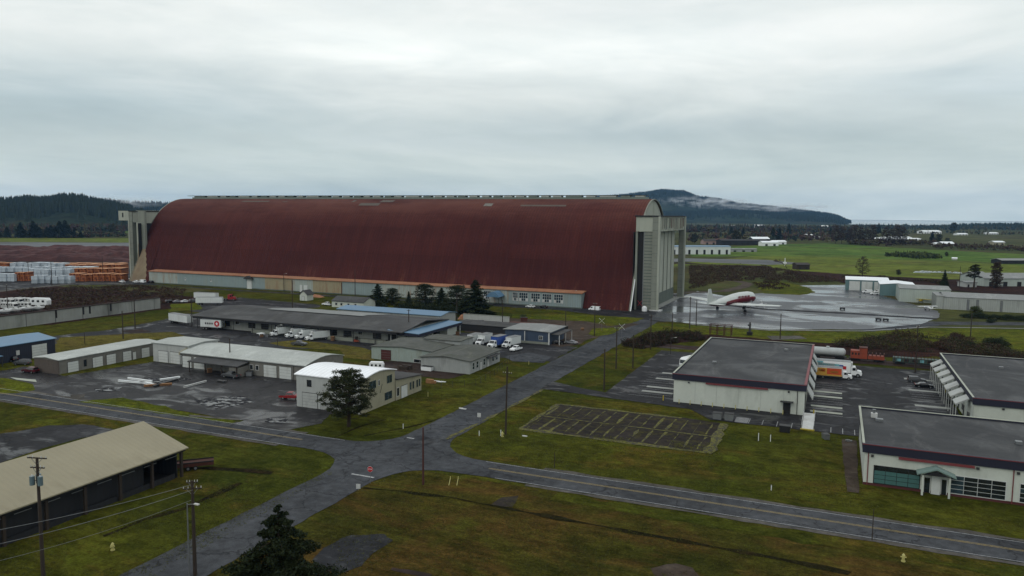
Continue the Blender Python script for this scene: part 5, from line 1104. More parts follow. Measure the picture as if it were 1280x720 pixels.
# trucks by the east lot
art1 = [(0, 1, .0, .18, 'art_gold'), (0, .42, .18, .92, 'art_gold'), (.42, .98, .18, .92, 'art_red'), (.1, .35, .45, .8, 'art_red'), (.55, .85, .35, .6, 'art_gold')]
art2 = [(0, .3, .3, .95, 'teal_paint'), (.3, .72, .1, .75, 'teal_paint'), (.72, .82, .3, .7, 'art_blue'), (.8, .9, .3, .6, 'stop_red'), (.1, .6, .55, .8, 'container_white')]
o = box_truck('container_white', 'white', 6.8, art1); x, y = G(1052, 474); o.location = (x, y, 0); o.rotation_euler = (0, 0, RG(3)); o['label'] = 'white box truck with red and gold artwork on its side'
o = box_truck('white', 'white', 8.6, art2, True); x, y = G(1062, 470.5); o.location = (x, y, 0); o.rotation_euler = (0, 0, RG(1)); o.scale = (1.18, 1.18, 1.3); o['label'] = 'taller white truck with pale blue artwork on its side'
o = motorhome('white', 'trim_red'); x, y = G(862, 458); o.location = (x, y, 0); o.rotation_euler = (0, 0, RG(250)); o['label'] = 'white coach with red stripe behind the white building'; o['category'] = 'coach'
# caravans, boats at the storage yard at the left
MH = Kind(motorhome('white_dirty')); CP = Kind(camper()); BT = Kind(boat('white')); gs = 'caravans and boats in the storage yard'
for k, (px, py, r, l) in enumerate(((6, 381, 20, 'cream motorhome at the left edge of the storage yard'), (18, 380, 10, 'second cream motorhome in the storage yard'), (29, 379.5, 15, 'cream motorhome nearest the white camper'), (12, 386, 5, 'motorhome in the front row of the storage yard'), (26, 385.5, 30, 'motorhome beside the boats in the storage yard'))): x, y = G(px, py); MH.put(x, y, RG(r), l, gs, scale=(1, 1, .95))
x, y = G(51, 383); CP.put(x, y, RG(15), 'white travel camper right of the motorhomes', gs, scale=1.35)
for px, py, r, l in ((46, 389, 20, 'white boat with cabin near the concrete wall'), (34, 389.5, 10, 'white boat between two others near the wall'), (17, 391.5, 25, 'white boat lying closest to the left edge'), (6, 393, 10, 'white boat at the very left by the concrete wall')): x, y = G(px, py); BT.put(x, y, RG(r), l, gs, scale=1.2)
# tank box van near the dirt court
o = camper(); x, y = G(471, 463); o.location = (x, y, 0); o.rotation_euler = (0, 0, RG(20)); o.scale = (.62, .85, .85); o['label'] = 'white rounded camper between the workshop and the grey office'
# --- guppy-like cargo aircraft
PL = thing('cargo_aircraft', 'white bulbous cargo aircraft with a red belly stripe on the wet tarmac', 'aircraft'); at(0, 0, 0)
st = [(-17.5, .5, .5, 4.6), (-15, 1.1, 1.2, 4.5), (-11, 1.7, 1.9, 4.4), (-6, 2.0, 2.4, 4.5), (-2, 2.15, 2.8, 4.9), (3, 2.3, 3.2, 5.3), (9, 2.4, 3.5, 5.5), (15, 2.4, 3.5, 5.5), (18.4, 2.2, 3.2, 5.3), (20.2, 1.3, 2.1, 4.8), (20.8, .3, .8, 4.3)]
def ring(x, w, h, zc, n=20):
    return [(x, w*math.cos(2*PI*k/n)*(1.08 if math.sin(2*PI*k/n) > 0 else .85), zc+(h if math.sin(2*PI*k/n) > 0 else h*.75)*math.sin(2*PI*k/n)) for k in range(n)]
rings = [ring(*s_) for s_ in st]
def mf(j, k):
    n = 20; s_ = math.sin(2*PI*(k+.5)/n)
    return 'plane_red' if (-.55 < s_ < .22 and 3 <= j <= 8) else ('plane_red' if (s_ <= -.55 and j < 6) else ('plane_metal' if s_ <= -.55 else 'plane_white'))
MB().loft(rings, 'plane_white', True, mf).build('fuselage', PL, smooth=True)
def wing(name, x0, x1, t0, t1, y0, y1, z0, z1, th, mat_='plane_metal'):
    for s in (-1, 1):
        m_ = MB(); r = []
        for y, a, b, z, q in ((y0, x0, x1, z0, th), (y1, t0, t1, z1, th*.4)): r.append([(a, s*y, z), ((a+b)/2, s*y, z+q), (b-(b-a)*.12, s*y, z+q*.8), (b, s*y, z), ((a+b)/2, s*y, z-q*.5)])
        m_.loft(r, mat_); m_.build(name, PL)
wing('wing', -3.2, 4.4, .0, 2.9, 1.8, 23, 3.4, 4.9, .8, 'plane_white'); wing('tailplane', -17.2, -14.0, -16.6, -14.9, .6, 7.2, 4.7, 4.9, .25, 'plane_white')
m_ = MB(); m_.prism([(-17.8, 4.6), (-12.6, 5.4), (-14.6, 9.5), (-15.6, 12.2), (-17.4, 12.2), (-17.9, 9)], 'y', -.16, .16, 'plane_white'); m_.prism([(-14, 5.2), (-8.5, 6.2), (-14.3, 8)], 'y', -.1, .1, 'plane_white'); m_.build('tail_fin', PL)
for yy in (-12.5, -6.8, 6.8, 12.5):
    z = 3.4+abs(yy)*.055; e = MB(); e.tube((0, yy, z), (5.2, yy, z), .5, .75, 'plane_metal', 12); e.tube((5.2, yy, z), (6.0, yy, z), .75, .4, 'steel_dark', 12); e.build('engine', PL)
    p_ = MB(); a0 = random.uniform(0, PI)
    for k in range(4):
        a = a0+k*PI/2; p_.tube((6.1, yy, z), (6.15, yy+2.1*math.cos(a), z+2.1*math.sin(a)), .14, .1, 'white_dirty', 5)
    p_.tube((6.0, yy, z), (6.5, yy, z), .25, .05, 'steel', 8); p_.build('propeller', PL)
for x, yy in ((1.5, -6.8), (1.5, 6.8), (12.5, 0)):
    q = MB(); q.tube((x, yy, .4), (x, yy, 3.6), .16, .2, 'steel_dark', 8)
    for s in (-.3, .3): q.tube((x, yy+s-.15, .55), (x, yy+s+.15, .55), .55, .55, 'rubber', 12)
    q.build('landing_gear', PL)
q = MB(); [q.box(3+k*2.6, 4.9+k*2.6, s*2.5, s*2.58, 6.6, 7.4, 'plane_red') for k in range(4) for s in (-1, 1)]; q.build('side_lettering', PL)
x, y = G(887, 391.5); PL.rotation_euler = (0, 0, RG(64)); PL.location = (x+16*math.cos(RG(64)), y+16*math.sin(RG(64)), 0); PL.scale = (1, 1.12, .93)
def small_plane(label, m_col, px, py, rot, sc=1):
    t = thing('light_aircraft', label, 'aircraft'); at(0, 0, 0); rr = [ring(x, w, w, 1.3, 10) for x, w in ((-3.5, .15), (-1.5, .4), (.5, .6), (2, .6), (2.9, .35))]
    MB().loft(rr, m_col).build('fuselage', t, smooth=True); MB().box(-.2, 1.3, -5, 5, 1.95, 2.1, m_col).build('wing', t); MB().box(-3.5, -2.8, -1.6, 1.6, 1.35, 1.42, m_col).build('tailplane', t)
    MB().prism([(-3.6, 1.3), (-2.6, 1.4), (-3.2, 2.6), (-3.6, 2.6)], 'y', -.05, .05, m_col).build('tail_fin', t)
    q = MB(); q.tube((2.9, 0, 1.3-.9), (2.95, 0, 2.2), .06, .06, 'steel_dark', 5); q.build('propeller', t)
    q = MB()
    for x, yy in ((2.2, 0), (.3, -1), (.3, 1)): q.tube((x, yy, .3), (x, yy*.4, 1), .06, .06, 'steel_dark', 5); q.tube((x, yy-.08, .28), (x, yy+.08, .28), .28, .28, 'rubber', 8)
    q.build('landing_gear', t); x, y = G(px, py); t.location = (x, y, 0); t.rotation_euler = (0, 0, RG(rot)); t.scale = (sc,)*3
small_plane('small white aircraft parked at the edge of the tarmac', 'white', 1160, 388, 120, 1.0); small_plane('small yellow aircraft near the cream hangar', 'yellow', 1151, 378.5, 70, .95)
# ------------------------------------------------------------------ trains
def bogies(t, xs):
    for x in xs:
        q = MB()
        for dx in (-.9, .9):
            for s in (-1, 1): q.tube((x+dx, s*.65, .45), (x+dx, s*.8, .45), .45, .45, 'steel_dark', 10)
        q.box(x-1.4, x+1.4, -.9, .9, .4, .75, 'dark'); q.build('bogie', t)
YR = 259
def railcar(name, label, x0, x1): t = thing(name, label, 'rail car', (x0+x1)/2, YR, 0, 'old rail cars on the siding'); at(0, 0, 0); return t, (x1-x0)/2
t, h = railcar('tank_car', 'grey white tank car at the left end of the siding', -6.8, 4.4)
m_ = MB(); m_.loft([[(x, r*math.cos(2*PI*k/16), 2.45+r*math.sin(2*PI*k/16)) for k in range(16)] for x, r in ((-h+.3, .5), (-h+.7, 1.1), (-h+1.1, 1.3), (h-1.1, 1.3), (h-.7, 1.1), (h-.3, .5))], 'tank_white'); m_.tube((0, 0, 3.6), (0, 0, 4.1), .5, .5, 'tank_white', 10); m_.build('tank', t, smooth=True); MB().box(-h, h, -1.2, 1.2, .85, 1.1, 'dark').build('chassis', t); bogies(t, (-h+2, h-2))
t, h = railcar('caboose', 'orange red work wagon with a raised middle cupola', 5.0, 15.5)
MB().box(-h+.5, -h+5, -1.4, 1.4, 1.1, 3.5, 'orange_paint').build('cabin', t); m_ = MB(); m_.box(-h+3, -h+5.2, -1.5, 1.5, 1.1, 4.4, 'orange_paint'); m_.box(-h+2.9, -h+5.3, -1.6, 1.6, 4.403, 4.6, 'rust_dark'); m_.build('cupola', t)
m_ = MB(); m_.box(-h+5.4, h-.4, -1.3, 1.3, 1.1, 2.2, 'orange_paint'); [m_.box(-h+5.5+k*1.1, -h+5.7+k*1.1, -1.32, 1.32, 2.2, 3.0, 'rust_dark') for k in range(5)]; m_.build('open_bin', t); MB().box(-h, h, -1.35, 1.35, .85, 1.1, 'dark').build('chassis', t); bogies(t, (-h+2, h-2))
for k in range(4): MB().box(-h+.8+k*.9, -h+1.3+k*.9, -1.42, -1.405, 2.2, 2.9, 'dark').build('window', t)
t, h = railcar('stake_wagon', 'long green flat wagon with rusty stakes', 17.5, 33.5)
MB().box(-h, h, -1.35, 1.35, .95, 2.3, 'car_green').build('side_board', t); MB().box(-h, h, -1.2, 1.2, .7, .95, 'dark').build('chassis', t)
for k in range(18):
    for s in (-1, 1): MB().box(-h+.3+k*.9, -h+.42+k*.9, s*1.36, s*1.46, 1.0, 3.7, 'rust_dark').build('stake', t)
bogies(t, (-h+2, h-2)); q = MB(); [q.box(-h+1+k*2.1, -h+2.2+k*2.1, -1.38, -1.355, 1.2, 2.0, 'teal_paint' if k % 3 == 0 else 'dark') for k in range(7)]; q.build('side_panel', t)
t, h = railcar('stake_wagon', 'second green flat wagon with stakes, behind the white building at the right', 35, 49)
MB().box(-h, h, -1.35, 1.35, .95, 2.3, 'car_green').build('side_board', t); MB().box(-h, h, -1.2, 1.2, .7, .95, 'dark').build('chassis', t); bogies(t, (-h+2, h-2))
rl = thing('rail_track', 'rusty rail track under the old rail cars', 'rail track', 0, YR, 0); at(0, YR, 0)
for s in (-.72, .72): MB().box(-60, 90, YR+s-.05, YR+s+.05, .05, .16, 'rust_dark').build('rail', rl)
m_ = MB(); [m_.box(-60+k*1.2, -59.7+k*1.2, YR-1.3, YR+1.3, .03, .05, 'wood_pole') for k in range(125)]; m_.build('sleepers', rl)

# ------------------------------------------------------------------ lumber yard
def stack(kind, w, d, h, seed):
    t = thing('lumber_stack', '', 'lumber stack'); at(0, 0, 0); rnd = random.Random(seed)
    m_ = MB(); nz = max(2, int(h/(1.1 if kind == 'o' else 1.6))); nx = max(1, int(w/(1.25 if kind == 'o' else 3.0))); dz = h/nz; dx = w/nx
    for i in range(nx):
        for k in range(nz):
            j = rnd.uniform(-.12, .12)
            mt = {'o': rnd.choice(['lumber', 'lumber', 'lumber_dark']), 'w': rnd.choice(['wrap_white', 'wrap_white', 'wrap_grey']), 'g': rnd.choice(['wrap_grey', 'wrap_white'])}[kind]
            m_.box(-w/2+i*dx, -w/2+i*dx+dx-.06, -d/2+j, d/2+j, k*dz+.12, (k+1)*dz-.02, mt)
    m_.build('board_bundles', t); q = MB()
    for k in range(nz): q.box(-w/2, w/2, -d/2+.4, -d/2+.6, k*dz, k*dz+.12, 'wood_pole'); q.box(-w/2, w/2, d/2-.6, d/2-.4, k*dz, k*dz+.12, 'wood_pole')
    q.build('bearers', t)
    c = MB(); c.box(-w/2-.05, w/2+.05, -d/2-.1, d/2+.1, h, h+.08, {'o': 'lumber_top', 'w': 'wrap_white', 'g': 'wrap_grey'}[kind]); c.build('top_cover', t); return t
SK = {k: Kind(stack(k, 6, 5, 4.6, i)) for i, k in enumerate('owg')}
OR = ['first', 'second', 'third', 'fourth', 'fifth', 'sixth', 'seventh', 'eighth', 'ninth', 'tenth', 'eleventh', 'twelfth', 'thirteenth', 'fourteenth']
cn = {'o': 'orange', 'w': 'white wrapped', 'g': 'grey wrapped'}
def row(rown, kind, pxa, pxb, py, n, hs=1.0, ws=1.0):
    for k in range(n):
        px = pxa+(pxb-pxa)*(k+.5)/n; x, y = G(px, py+random.uniform(-.2, .2)); (xa, ya), (xb, yb) = G(pxa, py), G(pxb, py)
        w = math.hypot(xb-xa, yb-ya)/n/6*.95
        SK[kind].put(x, y, RG(21+random.uniform(-3, 3)), '%s %s lumber stack from the left in the %s' % (OR[k], cn[kind], rown), 'lumber stacks beside the hangar', scale=(w, ws, hs*random.uniform(.92, 1.06)))
row('front row at the tower foot', 'o', 91, 157, 351, 9, 1.0, 1.6); row('front row behind the track', 'g', 42, 92, 354, 6, 1.0); row('second row behind the track', 'w', 36, 91, 346, 6, 1.15)
row('front row at the left edge', 'w', -20, 22, 351.5, 4, 1.1); row('left cluster by the dark cars', 'o', 22, 40, 351, 3, 1.2)
row('middle row right half', 'o', 95, 157, 342.5, 7, .9, 2); row('third row', 'w', 55, 120, 341.5, 7, 1.0, 1.6); row('third row left', 'w', -10, 52, 339.5, 6, .75, 1.2)
row('back row right half', 'o', 86, 157, 336.5, 8, .8, 2); row('back row middle', 'w', 34, 84, 336.5, 5, 1.1, 1.6); row('back row left', 'o', -15, 14, 336.5, 3, 1.1, 1.6); row('back row beside the orange ones', 'w', 15, 31, 336.5, 2, 1.1)
row('farthest row', 'o', 60, 157, 332, 9, .45, 2)
def mound(label, px, py, L, W_, h, mat_, rot, name='bark_pile', cat='bark pile', grp='bark and log piles', seed=0):
    x, y = G(px, py); at(0, 0, 0); mb = MB(); NX, NY = 40, 9; rnd = random.Random(seed)
    for i in range(NX+1):
        for j in range(NY+1):
            u, v = i/NX*2-1, j/NY*2-1; e = max(0, 1-abs(u)**4)*max(0, 1-v*v)**.8
            mb.v.append((u*L/2, v*W_/2*(1+.15*mnoise.noise(Vector((u*6, seed, 0)))), h*e*(1+.5*mnoise.noise(Vector((u*7+seed, v*2, 1))))+rnd.uniform(0, .25)*(e > 0)))
    for i in range(NX):
        for j in range(NY): a = i*(NY+1)+j; mb.f.append((a, a+NY+1, a+NY+2, a+1)); mb.mi.append(mb.m(mat_))
    o = single(mb, name, label, cat, grp); o.location = (x, y, 0); o.rotation_euler = (0, 0, RG(rot)); return o
for k, (px, py, L, W_, h, l) in enumerate(((40, 315, 200, 14, 6, 'rearmost long dark red bark pile at the left'), (115, 314, 150, 14, 6, 'rear dark red bark pile near the left tower'), (20, 320, 170, 12, 6, 'middle bark pile running to the left edge'), (90, 319.5, 160, 14, 6.5, 'middle dark bark pile left of the tower'), (135, 324.5, 110, 12, 6, 'bark pile right behind the orange lumber'), (55, 326, 170, 12, 5.5, 'front bark pile behind the white wrapped lumber'), (5, 325, 130, 12, 5, 'front bark pile at the left edge'))):
    mound(l, px, py, L, W_, h, 'bark', 23+(k % 3)*2-2, seed=k)
mound('small brown soil heap in the yard by the grey office', 500, 470, 8, 4, 1.3, 'soil', 10, 'soil_heap', 'soil heap', None, 20); mound('orange brown heap by the block wall', 583, 399, 7, 4, 2, 'rust_orange', 5, 'soil_heap', 'soil heap', None, 21)
mound('orange soil strip before the hangar annex', 392, 371, 12, 4, 1, 'rust_orange', 0, 'soil_heap', 'soil heap', None, 22)

# ------------------------------------------------------------------ poles, wires, signs
def upole(label, x, y, h, arms=((-.6, 2.2),), trans=0, rot=0, mat_='wood_pole', lamp=False, r=.17, grp=None, braces=False, lean=0):
    t = thing('utility_pole' if not lamp else 'street_lamp', label, 'utility pole' if not lamp else 'street lamp'); at(0, 0, 0)
    if grp: t['group'] = grp
    MB().tube((0, 0, 0), (lean, 0, h), r*1.25, r*.8, mat_, 9).build('pole', t)
    for dz, w in arms:
        a = MB(); a.box(-w/2+lean, w/2+lean, -.07, .07, h+dz-.07, h+dz+.07, mat_)
        if braces: a.tube((-w*.3+lean, -.08, h+dz), (lean, -.08, h+dz-.8), .03, .03, 'steel', 4); a.tube((w*.3+lean, -.08, h+dz), (lean, -.08, h+dz-.8), .03, .03, 'steel', 4)
        a.build('crossarm', t); q = MB()
        for k in (-.46, -.22, .22, .46): q.tube((k*w+lean, 0, h+dz+.07), (k*w+lean, 0, h+dz+.3), .06, .04, 'white_dirty', 6)
        q.build('insulators', t)
    for k in range(trans):
        an = [-2.6, -.5, 2.2][k]; c_ = Vector((math.cos(an)*.62, math.sin(an)*.62, 0)); q = MB()
        q.tube((c_.x, c_.y, h-3.3), (c_.x, c_.y, h-2.2), .3, .3, 'transformer', 12); q.tube((c_.x, c_.y, h-2.2), (c_.x, c_.y, h-2.0), .12, .06, 'white_dirty', 6); q.tube((0, 0, h-2.8), (c_.x, c_.y, h-2.8), .05, .05, 'steel_dark', 5); q.build('transformer', t)
    if lamp:
        q = MB(); q.tube((lean, 0, h-.15), (1.5+lean, 0, h+.15), .05, .05, 'steel', 6); q.build('lamp_arm', t); MB().box(1.2+lean, 1.9+lean, -.15, .15, h+.06, h+.2, 'lamp_glass').build('lamp_head', t)
    t.location = (x, y, 0); t.rotation_euler = (0, 0, RG(rot)); return t
x, y = G(54, 720); upole('tall wooden pole with two crossarms and three grey transformers at lower left', x, y, 15.0, ((0, 2.6), (-1.2, 1.9)), 3, 15, braces=True, r=.2)
x2, y2 = G(244, 720); p2 = upole('wooden pole with crossarms and guy brace beside the road at lower left', x2, y2, 12.2, ((-.2, 1.3), (-1.0, 2.2)), 0, 35, braces=True, r=.2)
def wire(label, pts, sag=.6, r=.018, name='power_line'):
    mb = MB(); at(0, 0, 0)
    for a, b in zip(pts, pts[1:]):
        a, b = Vector(a), Vector(b); pv_ = a
        for k in range(1, 13):
            u = k/12; q = a.lerp(b, u)-Vector((0, 0, sag*4*u*(1-u))); mb.tube(pv_, q, r, r, 'steel', 4, False); pv_ = q
    return single(mb, name, label, 'cable')
xw, yw = G(-150, 690, 11)
wire('upper pale power line from the lower left pole past the shed', [(x2-.7, y2+.5, 11.4), (xw, yw, 11.2)], .6, .03); wire('lower pale power line under the other one in front of the shed', [(x2+.6, y2-.5, 11.3), (xw+2, yw-2.6, 10.6)], .8, .03)
wire('thin cable sagging lowest in front of the open shed', [(x2, y2, 9.8), (xw+1, yw-1.6, 8.2)], 1.0, .02)
x, y = G(237, 722); upole('thin pale street light post beside the lower left pole', x, y, 9.5, (), 0, 0, 'steel', True, .09)
for (bx, by, h, l, kw) in ((529, 606, 9.8, 'reddish wooden pole without arms at the road junction', dict(arms=(), mat_='wood_red', r=.15)),
    (632, 543, 14.2, 'tall leaning wooden pole with a small crossarm on the junction lawn', dict(arms=((-1.4, 1.9),), lean=.25)), (755, 488, 10.9, 'dark pole at the corner of the car park road', dict(arms=())),
    (770, 461, 12.5, 'dark pole on the long grass island, second from the front', dict(arms=((-.5, 1.4),))), (791, 460, 10.0, 'dark pole at the far side of the grass island', dict(arms=())), (813, 437, 12.0, 'dark pole standing in the brush beyond the grass island', dict(arms=((-.5, 1.4),))),
    (838, 443, 5.5, 'short lamp post beside the white coach', dict(arms=(), lamp=True, r=.08)), (743, 420, 12.5, 'pole on the verge in front of the white van', dict(arms=((-.4, 1.6),))), (862, 411, 12.8, 'thin dark pole left of the aircraft tail', dict(arms=((-.4, 1.4),))),
    (870, 408, 11.0, 'thin dark pole right in front of the aircraft tail', dict(arms=())), (840, 416, 8, 'short pole on the grass before the tarmac', dict(arms=())), (975, 424, 9.5, 'single pole below the aircraft wing tip', dict(arms=())),
    (1144, 466, 14, 'pole in front of the green stake wagon', dict(arms=((-.4, 1.6),))), (366, 400, 12, 'pole in front of the warehouse roof, left', dict(arms=((-.4, 1.4),))), (347, 432, 7, 'short lamp post near the dark pickup', dict(arms=(), lamp=True, r=.08)),
    (240, 408, 13, 'pole standing by the long white trailer', dict(arms=())), (511, 425, 11, 'pole at the right end of the warehouse', dict(arms=((-.4, 1.4),))), (288, 462, 9, 'thin pole at the carport of the curved roof garage', dict(arms=())),
    (355, 364, 10, 'lamp pole in front of the rust stained annex panels', dict(arms=(), lamp=True)), (279, 356, 9.5, 'pole in front of the pale annex wall, right of the left door', dict(arms=())), (270, 356, 12, 'lamp pole at the left part of the annex', dict(arms=(), lamp=True)),
    (444, 372, 15, 'pole between the hangar and the small white house', dict(arms=())), (571, 402, 12, 'lamp pole beside the tall conifers', dict(arms=(), lamp=True)), (628, 405, 10, 'pole beside the block wall', dict(arms=())), (716, 384, 8, 'lamp post at the right end of the annex', dict(arms=(), lamp=True)),
    (169, 411, 17, 'pole standing before the concrete wall', dict(arms=())), (10, 392, 13, 'pole in the storage yard at the left', dict(arms=((-.4, 1.4),))), (129, 351, 16, 'pole in front of the orange lumber', dict(arms=())), (65, 357, 15, 'pole in front of the grey wrapped lumber', dict(arms=())), (36, 350, 12, 'pole among the left lumber stacks', dict(arms=())), (154, 424, 10, 'thin pole on the dry grass behind the long garage', dict(arms=())),
    (1199, 360, 14, 'pole standing between two hangar trees', dict(arms=())), (707, 410, 7, 'thin pole by the lean-to of the blue workshop', dict(arms=())), (1213, 421, 9, 'pole on the grass beyond the white building with canopies', dict(arms=())),
    (1090, 676, 4.6, 'thin dark pole beside the main road in front', dict(arms=(), r=.06)), (693, 585, 2.9, 'thin marker pole with a reflector beside the main road', dict(arms=(), r=.06)), (106, 430, 4, 'short dark post on the dry grass', dict(arms=(), r=.1))):
    x, y = G(bx, by); upole(l, x, y, h, rot=random.uniform(-20, 60), grp='poles around the airfield', **kw)
def sign(label, px, py, h, shape='rect', w=.6, hh=.6, mat_='white', rot=0, post='steel', name='road_sign', text=None):
    x, y = G(px, py); t = thing(name, label, 'sign', x, y, 0); at(0, 0, 0); MB().tube((0, 0, 0), (0, 0, h), .04, .04, post, 6).build('post', t); m_ = MB()
    if shape == 'oct':
        c_ = [(w/2*math.cos(RG(22.5+45*k)), h-w/2+w/2*math.sin(RG(22.5+45*k))) for k in range(8)]; m_.prism(c_, 'y', -.09, -.05, mat_)
        m_.prism([(a*1.07, (b-h+w/2)*1.07+h-w/2) for a, b in c_], 'y', -.048, -.042, 'white')
    elif shape == 'cross':
        for s in (-1, 1): m_.prism([(-w/2, h-.1-s*w/2-.08), (-w/2, h-.1-s*w/2+.08), (w/2, h-.1+s*w/2+.08), (w/2, h-.1+s*w/2-.08)], 'y', -.1+s*.02, -.07+s*.02, mat_)
    else: m_.box(-w/2, w/2, -.09, -.05, h-hh, h, mat_)
    m_.build('sign_board', t)
    if text:
        cu = bpy.data.curves.new('sign_text', 'FONT'); cu.body = text; cu.size = w*.33; cu.align_x = 'CENTER'; cu.align_y = 'CENTER'; cu.extrude = .004
        tmp = bpy.data.objects.new('tmp_text', cu); COL.objects.link(tmp); dg = bpy.context.evaluated_depsgraph_get(); me = bpy.data.meshes.new_from_object(tmp.evaluated_get(dg)); bpy.data.objects.remove(tmp)
        me.materials.clear(); me.materials.append(M['white']); o = bpy.data.objects.new('sign_text', me); COL.objects.link(o); o.parent = t; o.location = (0, -.1, h-w/2); o.rotation_euler = (PI/2, 0, 0)
    t.rotation_euler = (0, 0, RG(rot)); return t
sign('red octagonal stop sign at the junction', 463, 604, 2.9, 'oct', .95, 0, 'stop_red', 12, text='STOP', name='stop_sign')
sign('small white sign board leaning by the ditch near the stop sign', 448, 613, 1.1, 'rect', .7, .8, 'white_dirty', 20)
sign('white crossed railway sign on the left verge of the side road', 752, 414, 4.2, 'cross', 2.2, 0, 'white_dirty', 10); sign('white crossed railway sign on the right verge of the side road', 777, 422, 4.2, 'cross', 2.2, 0, 'white_dirty', 10)
sign('white sign on a post beside the tall leaning pole', 599, 531, 2.6, 'rect', .8, .9, 'white_dirty', 5)
for px, py, h, l in ((504, 536, 1.1, 'white marker post on the lawn east of the pine'), (599, 545, 1.1, 'white marker post left of the tall leaning pole'), (626, 545, 1.3, 'yellow white marker post at the foot of the leaning pole'), (948, 551, 1.6, 'white marker post on the lawn, left of a pair'), (963, 552, 1.4, 'white marker post on the lawn, right of a pair'), (661, 456, 1.1, 'pale marker post at the drive into the truck yard'), (535, 496, 1.2, 'pale post on the lawn by the dark roofed annex'), (964, 613 , .9, 'low white post near the front edge of the lawn')):
    x, y = G(px, py); at(x, y, 0); m_ = MB(); m_.tube((x, y, 0), (x, y, h), .07, .07, 'white' if 'white' in l else 'yellow_pale', 8); m_.tube((x, y, h), (x, y, h+.06), .09, .05, 'steel', 8); single(m_, 'marker_post', l, 'post', 'small marker posts')
def hydrant(px, py, l):
    x, y = G(px, py); t = thing('fire_hydrant', l, 'hydrant', x, y, 0, 'yellow fire hydrants'); m_ = MB(); at(0, 0, 0); m_.tube((0, 0, 0), (0, 0, .12), .24, .24, 'yellow_pale', 10); m_.tube((0, 0, .12), (0, 0, .75), .16, .15, 'yellow_pale', 10); m_.tube((0, 0, .75), (0, 0, .95), .19, .06, 'yellow_pale', 10); m_.build('barrel', t)
    q = MB(); q.tube((-.3, 0, .55), (.3, 0, .55), .08, .08, 'yellow_pale', 8); q.tube((0, -.3, .5), (0, 0, .5), .1, .1, 'yellow_pale', 8); q.build('nozzle', t); t.scale = (1.15,)*3
hydrant(141, 688, 'yellow hydrant on the grass at lower left'); hydrant(1129, 702, 'yellow hydrant near the road at lower right'); hydrant(628, 546, 'yellow hydrant at the foot of the leaning pole')
for k in range(10):
    x = -33.2+2.62*k; at(x, 180.2, 0); m_ = MB(); m_.tube((x, 180.2, 0), (x, 180.2, 1.1), .09, .09, 'yellow_pale', 8); m_.tube((x, 180.2, 1.1), (x, 180.2, 1.18), .09, .03, 'yellow_pale', 8)
    single(m_, 'bollard', '%s yellow bollard from the left along the blank white wall' % OR[k], 'bollard', 'yellow bollards along the wall')
for px, py, l in ((829, 501, 'yellow bollard group marker left of the white building'), (1017, 519, 'yellow bollard at the right corner of the white building'), (1181, 491, 'yellow bollard beside the row of small canopies')):
    x, y = G(px, py); at(x, y, 0); m_ = MB(); m_.tube((x, y, 0), (x, y, 1.25), .14, .14, 'yellow', 8); m_.tube((x, y, 1.25), (x, y, 1.35), .14, .05, 'yellow', 8); single(m_, 'bollard', l, 'bollard')
def skip(x, y, w, d, h, mat_, l, name='dumpster'):
    t = thing(name, l, 'dumpster', x, y, 0); at(0, 0, 0); m_ = MB(); m_.prism([(-w/2+.1, .15), (w/2-.1, .15), (w/2, h), (-w/2, h)], 'y', -d/2, d/2, mat_); m_.build('bin', t); q = MB(); q.box(-w/2-.05, w/2+.05, -d/2-.05, d/2+.05, h+.003, h+.1, 'steel_dark'); q.build('lid', t)
    q = MB(); [q.box(sx*w*.4-.08, sx*w*.4+.08, -d/2+.1, d/2-.1, 0, .15, 'rubber') for sx in (-1, 1)]; q.build('castor', t); return t
skip(-22.7, 169.8, 2.0, 1.4, 1.5, 'steel', 'grey dumpster standing in front of the blank white wall, left one'); skip(-20.2, 169.9, 1.9, 1.4, 1.6, 'steel', 'pale grey dumpster right of the other, before the blank wall')
x, y = G(981, 540); skip(x, y, 2.2, 1.6, 1.4, 'dark', 'dark dumpster at the lawn edge before the white building'); x, y = G(473, 427); skip(x, y, 4.2, 2.2, 2.3, 'white', 'white container box at the right of the docks', 'storage_box')
x, y = G(534, 463.5); skip(x, y, 3.4, 1.5, 1.3, 'white', 'long white box beside the grey office end wall', 'storage_box')
# loading ramp and fence rails at building A corner
rp = thing('loading_ramp', 'narrow concrete ramp with yellow rails at the corner of the white building', 'ramp', -4.5, 172, 0)
MB().prism([(180.8, 0), (169.3, 0), (169.3, .1), (180.8, .9)], 'x', -5.1, -2.9, 'white_dirty').build('ramp_slab', rp)
for x in (-5.2, -2.8):
    q = MB()
    for y in (169.5, 173, 177, 180.6): q.tube((x, y, 0), (x, y, 1.0+(y-169)*.07), .04, .04, 'white_dirty', 5)
    q.tube((x, 169.5, 1.0), (x, 180.6, 1.8), .04, .04, 'white_dirty', 5); q.build('hand_rail', rp)
q = MB(); q.box(-5.4, -2.6, 168.8, 169.2, .0, .3, 'yellow'); q.build('kerb_block', rp)
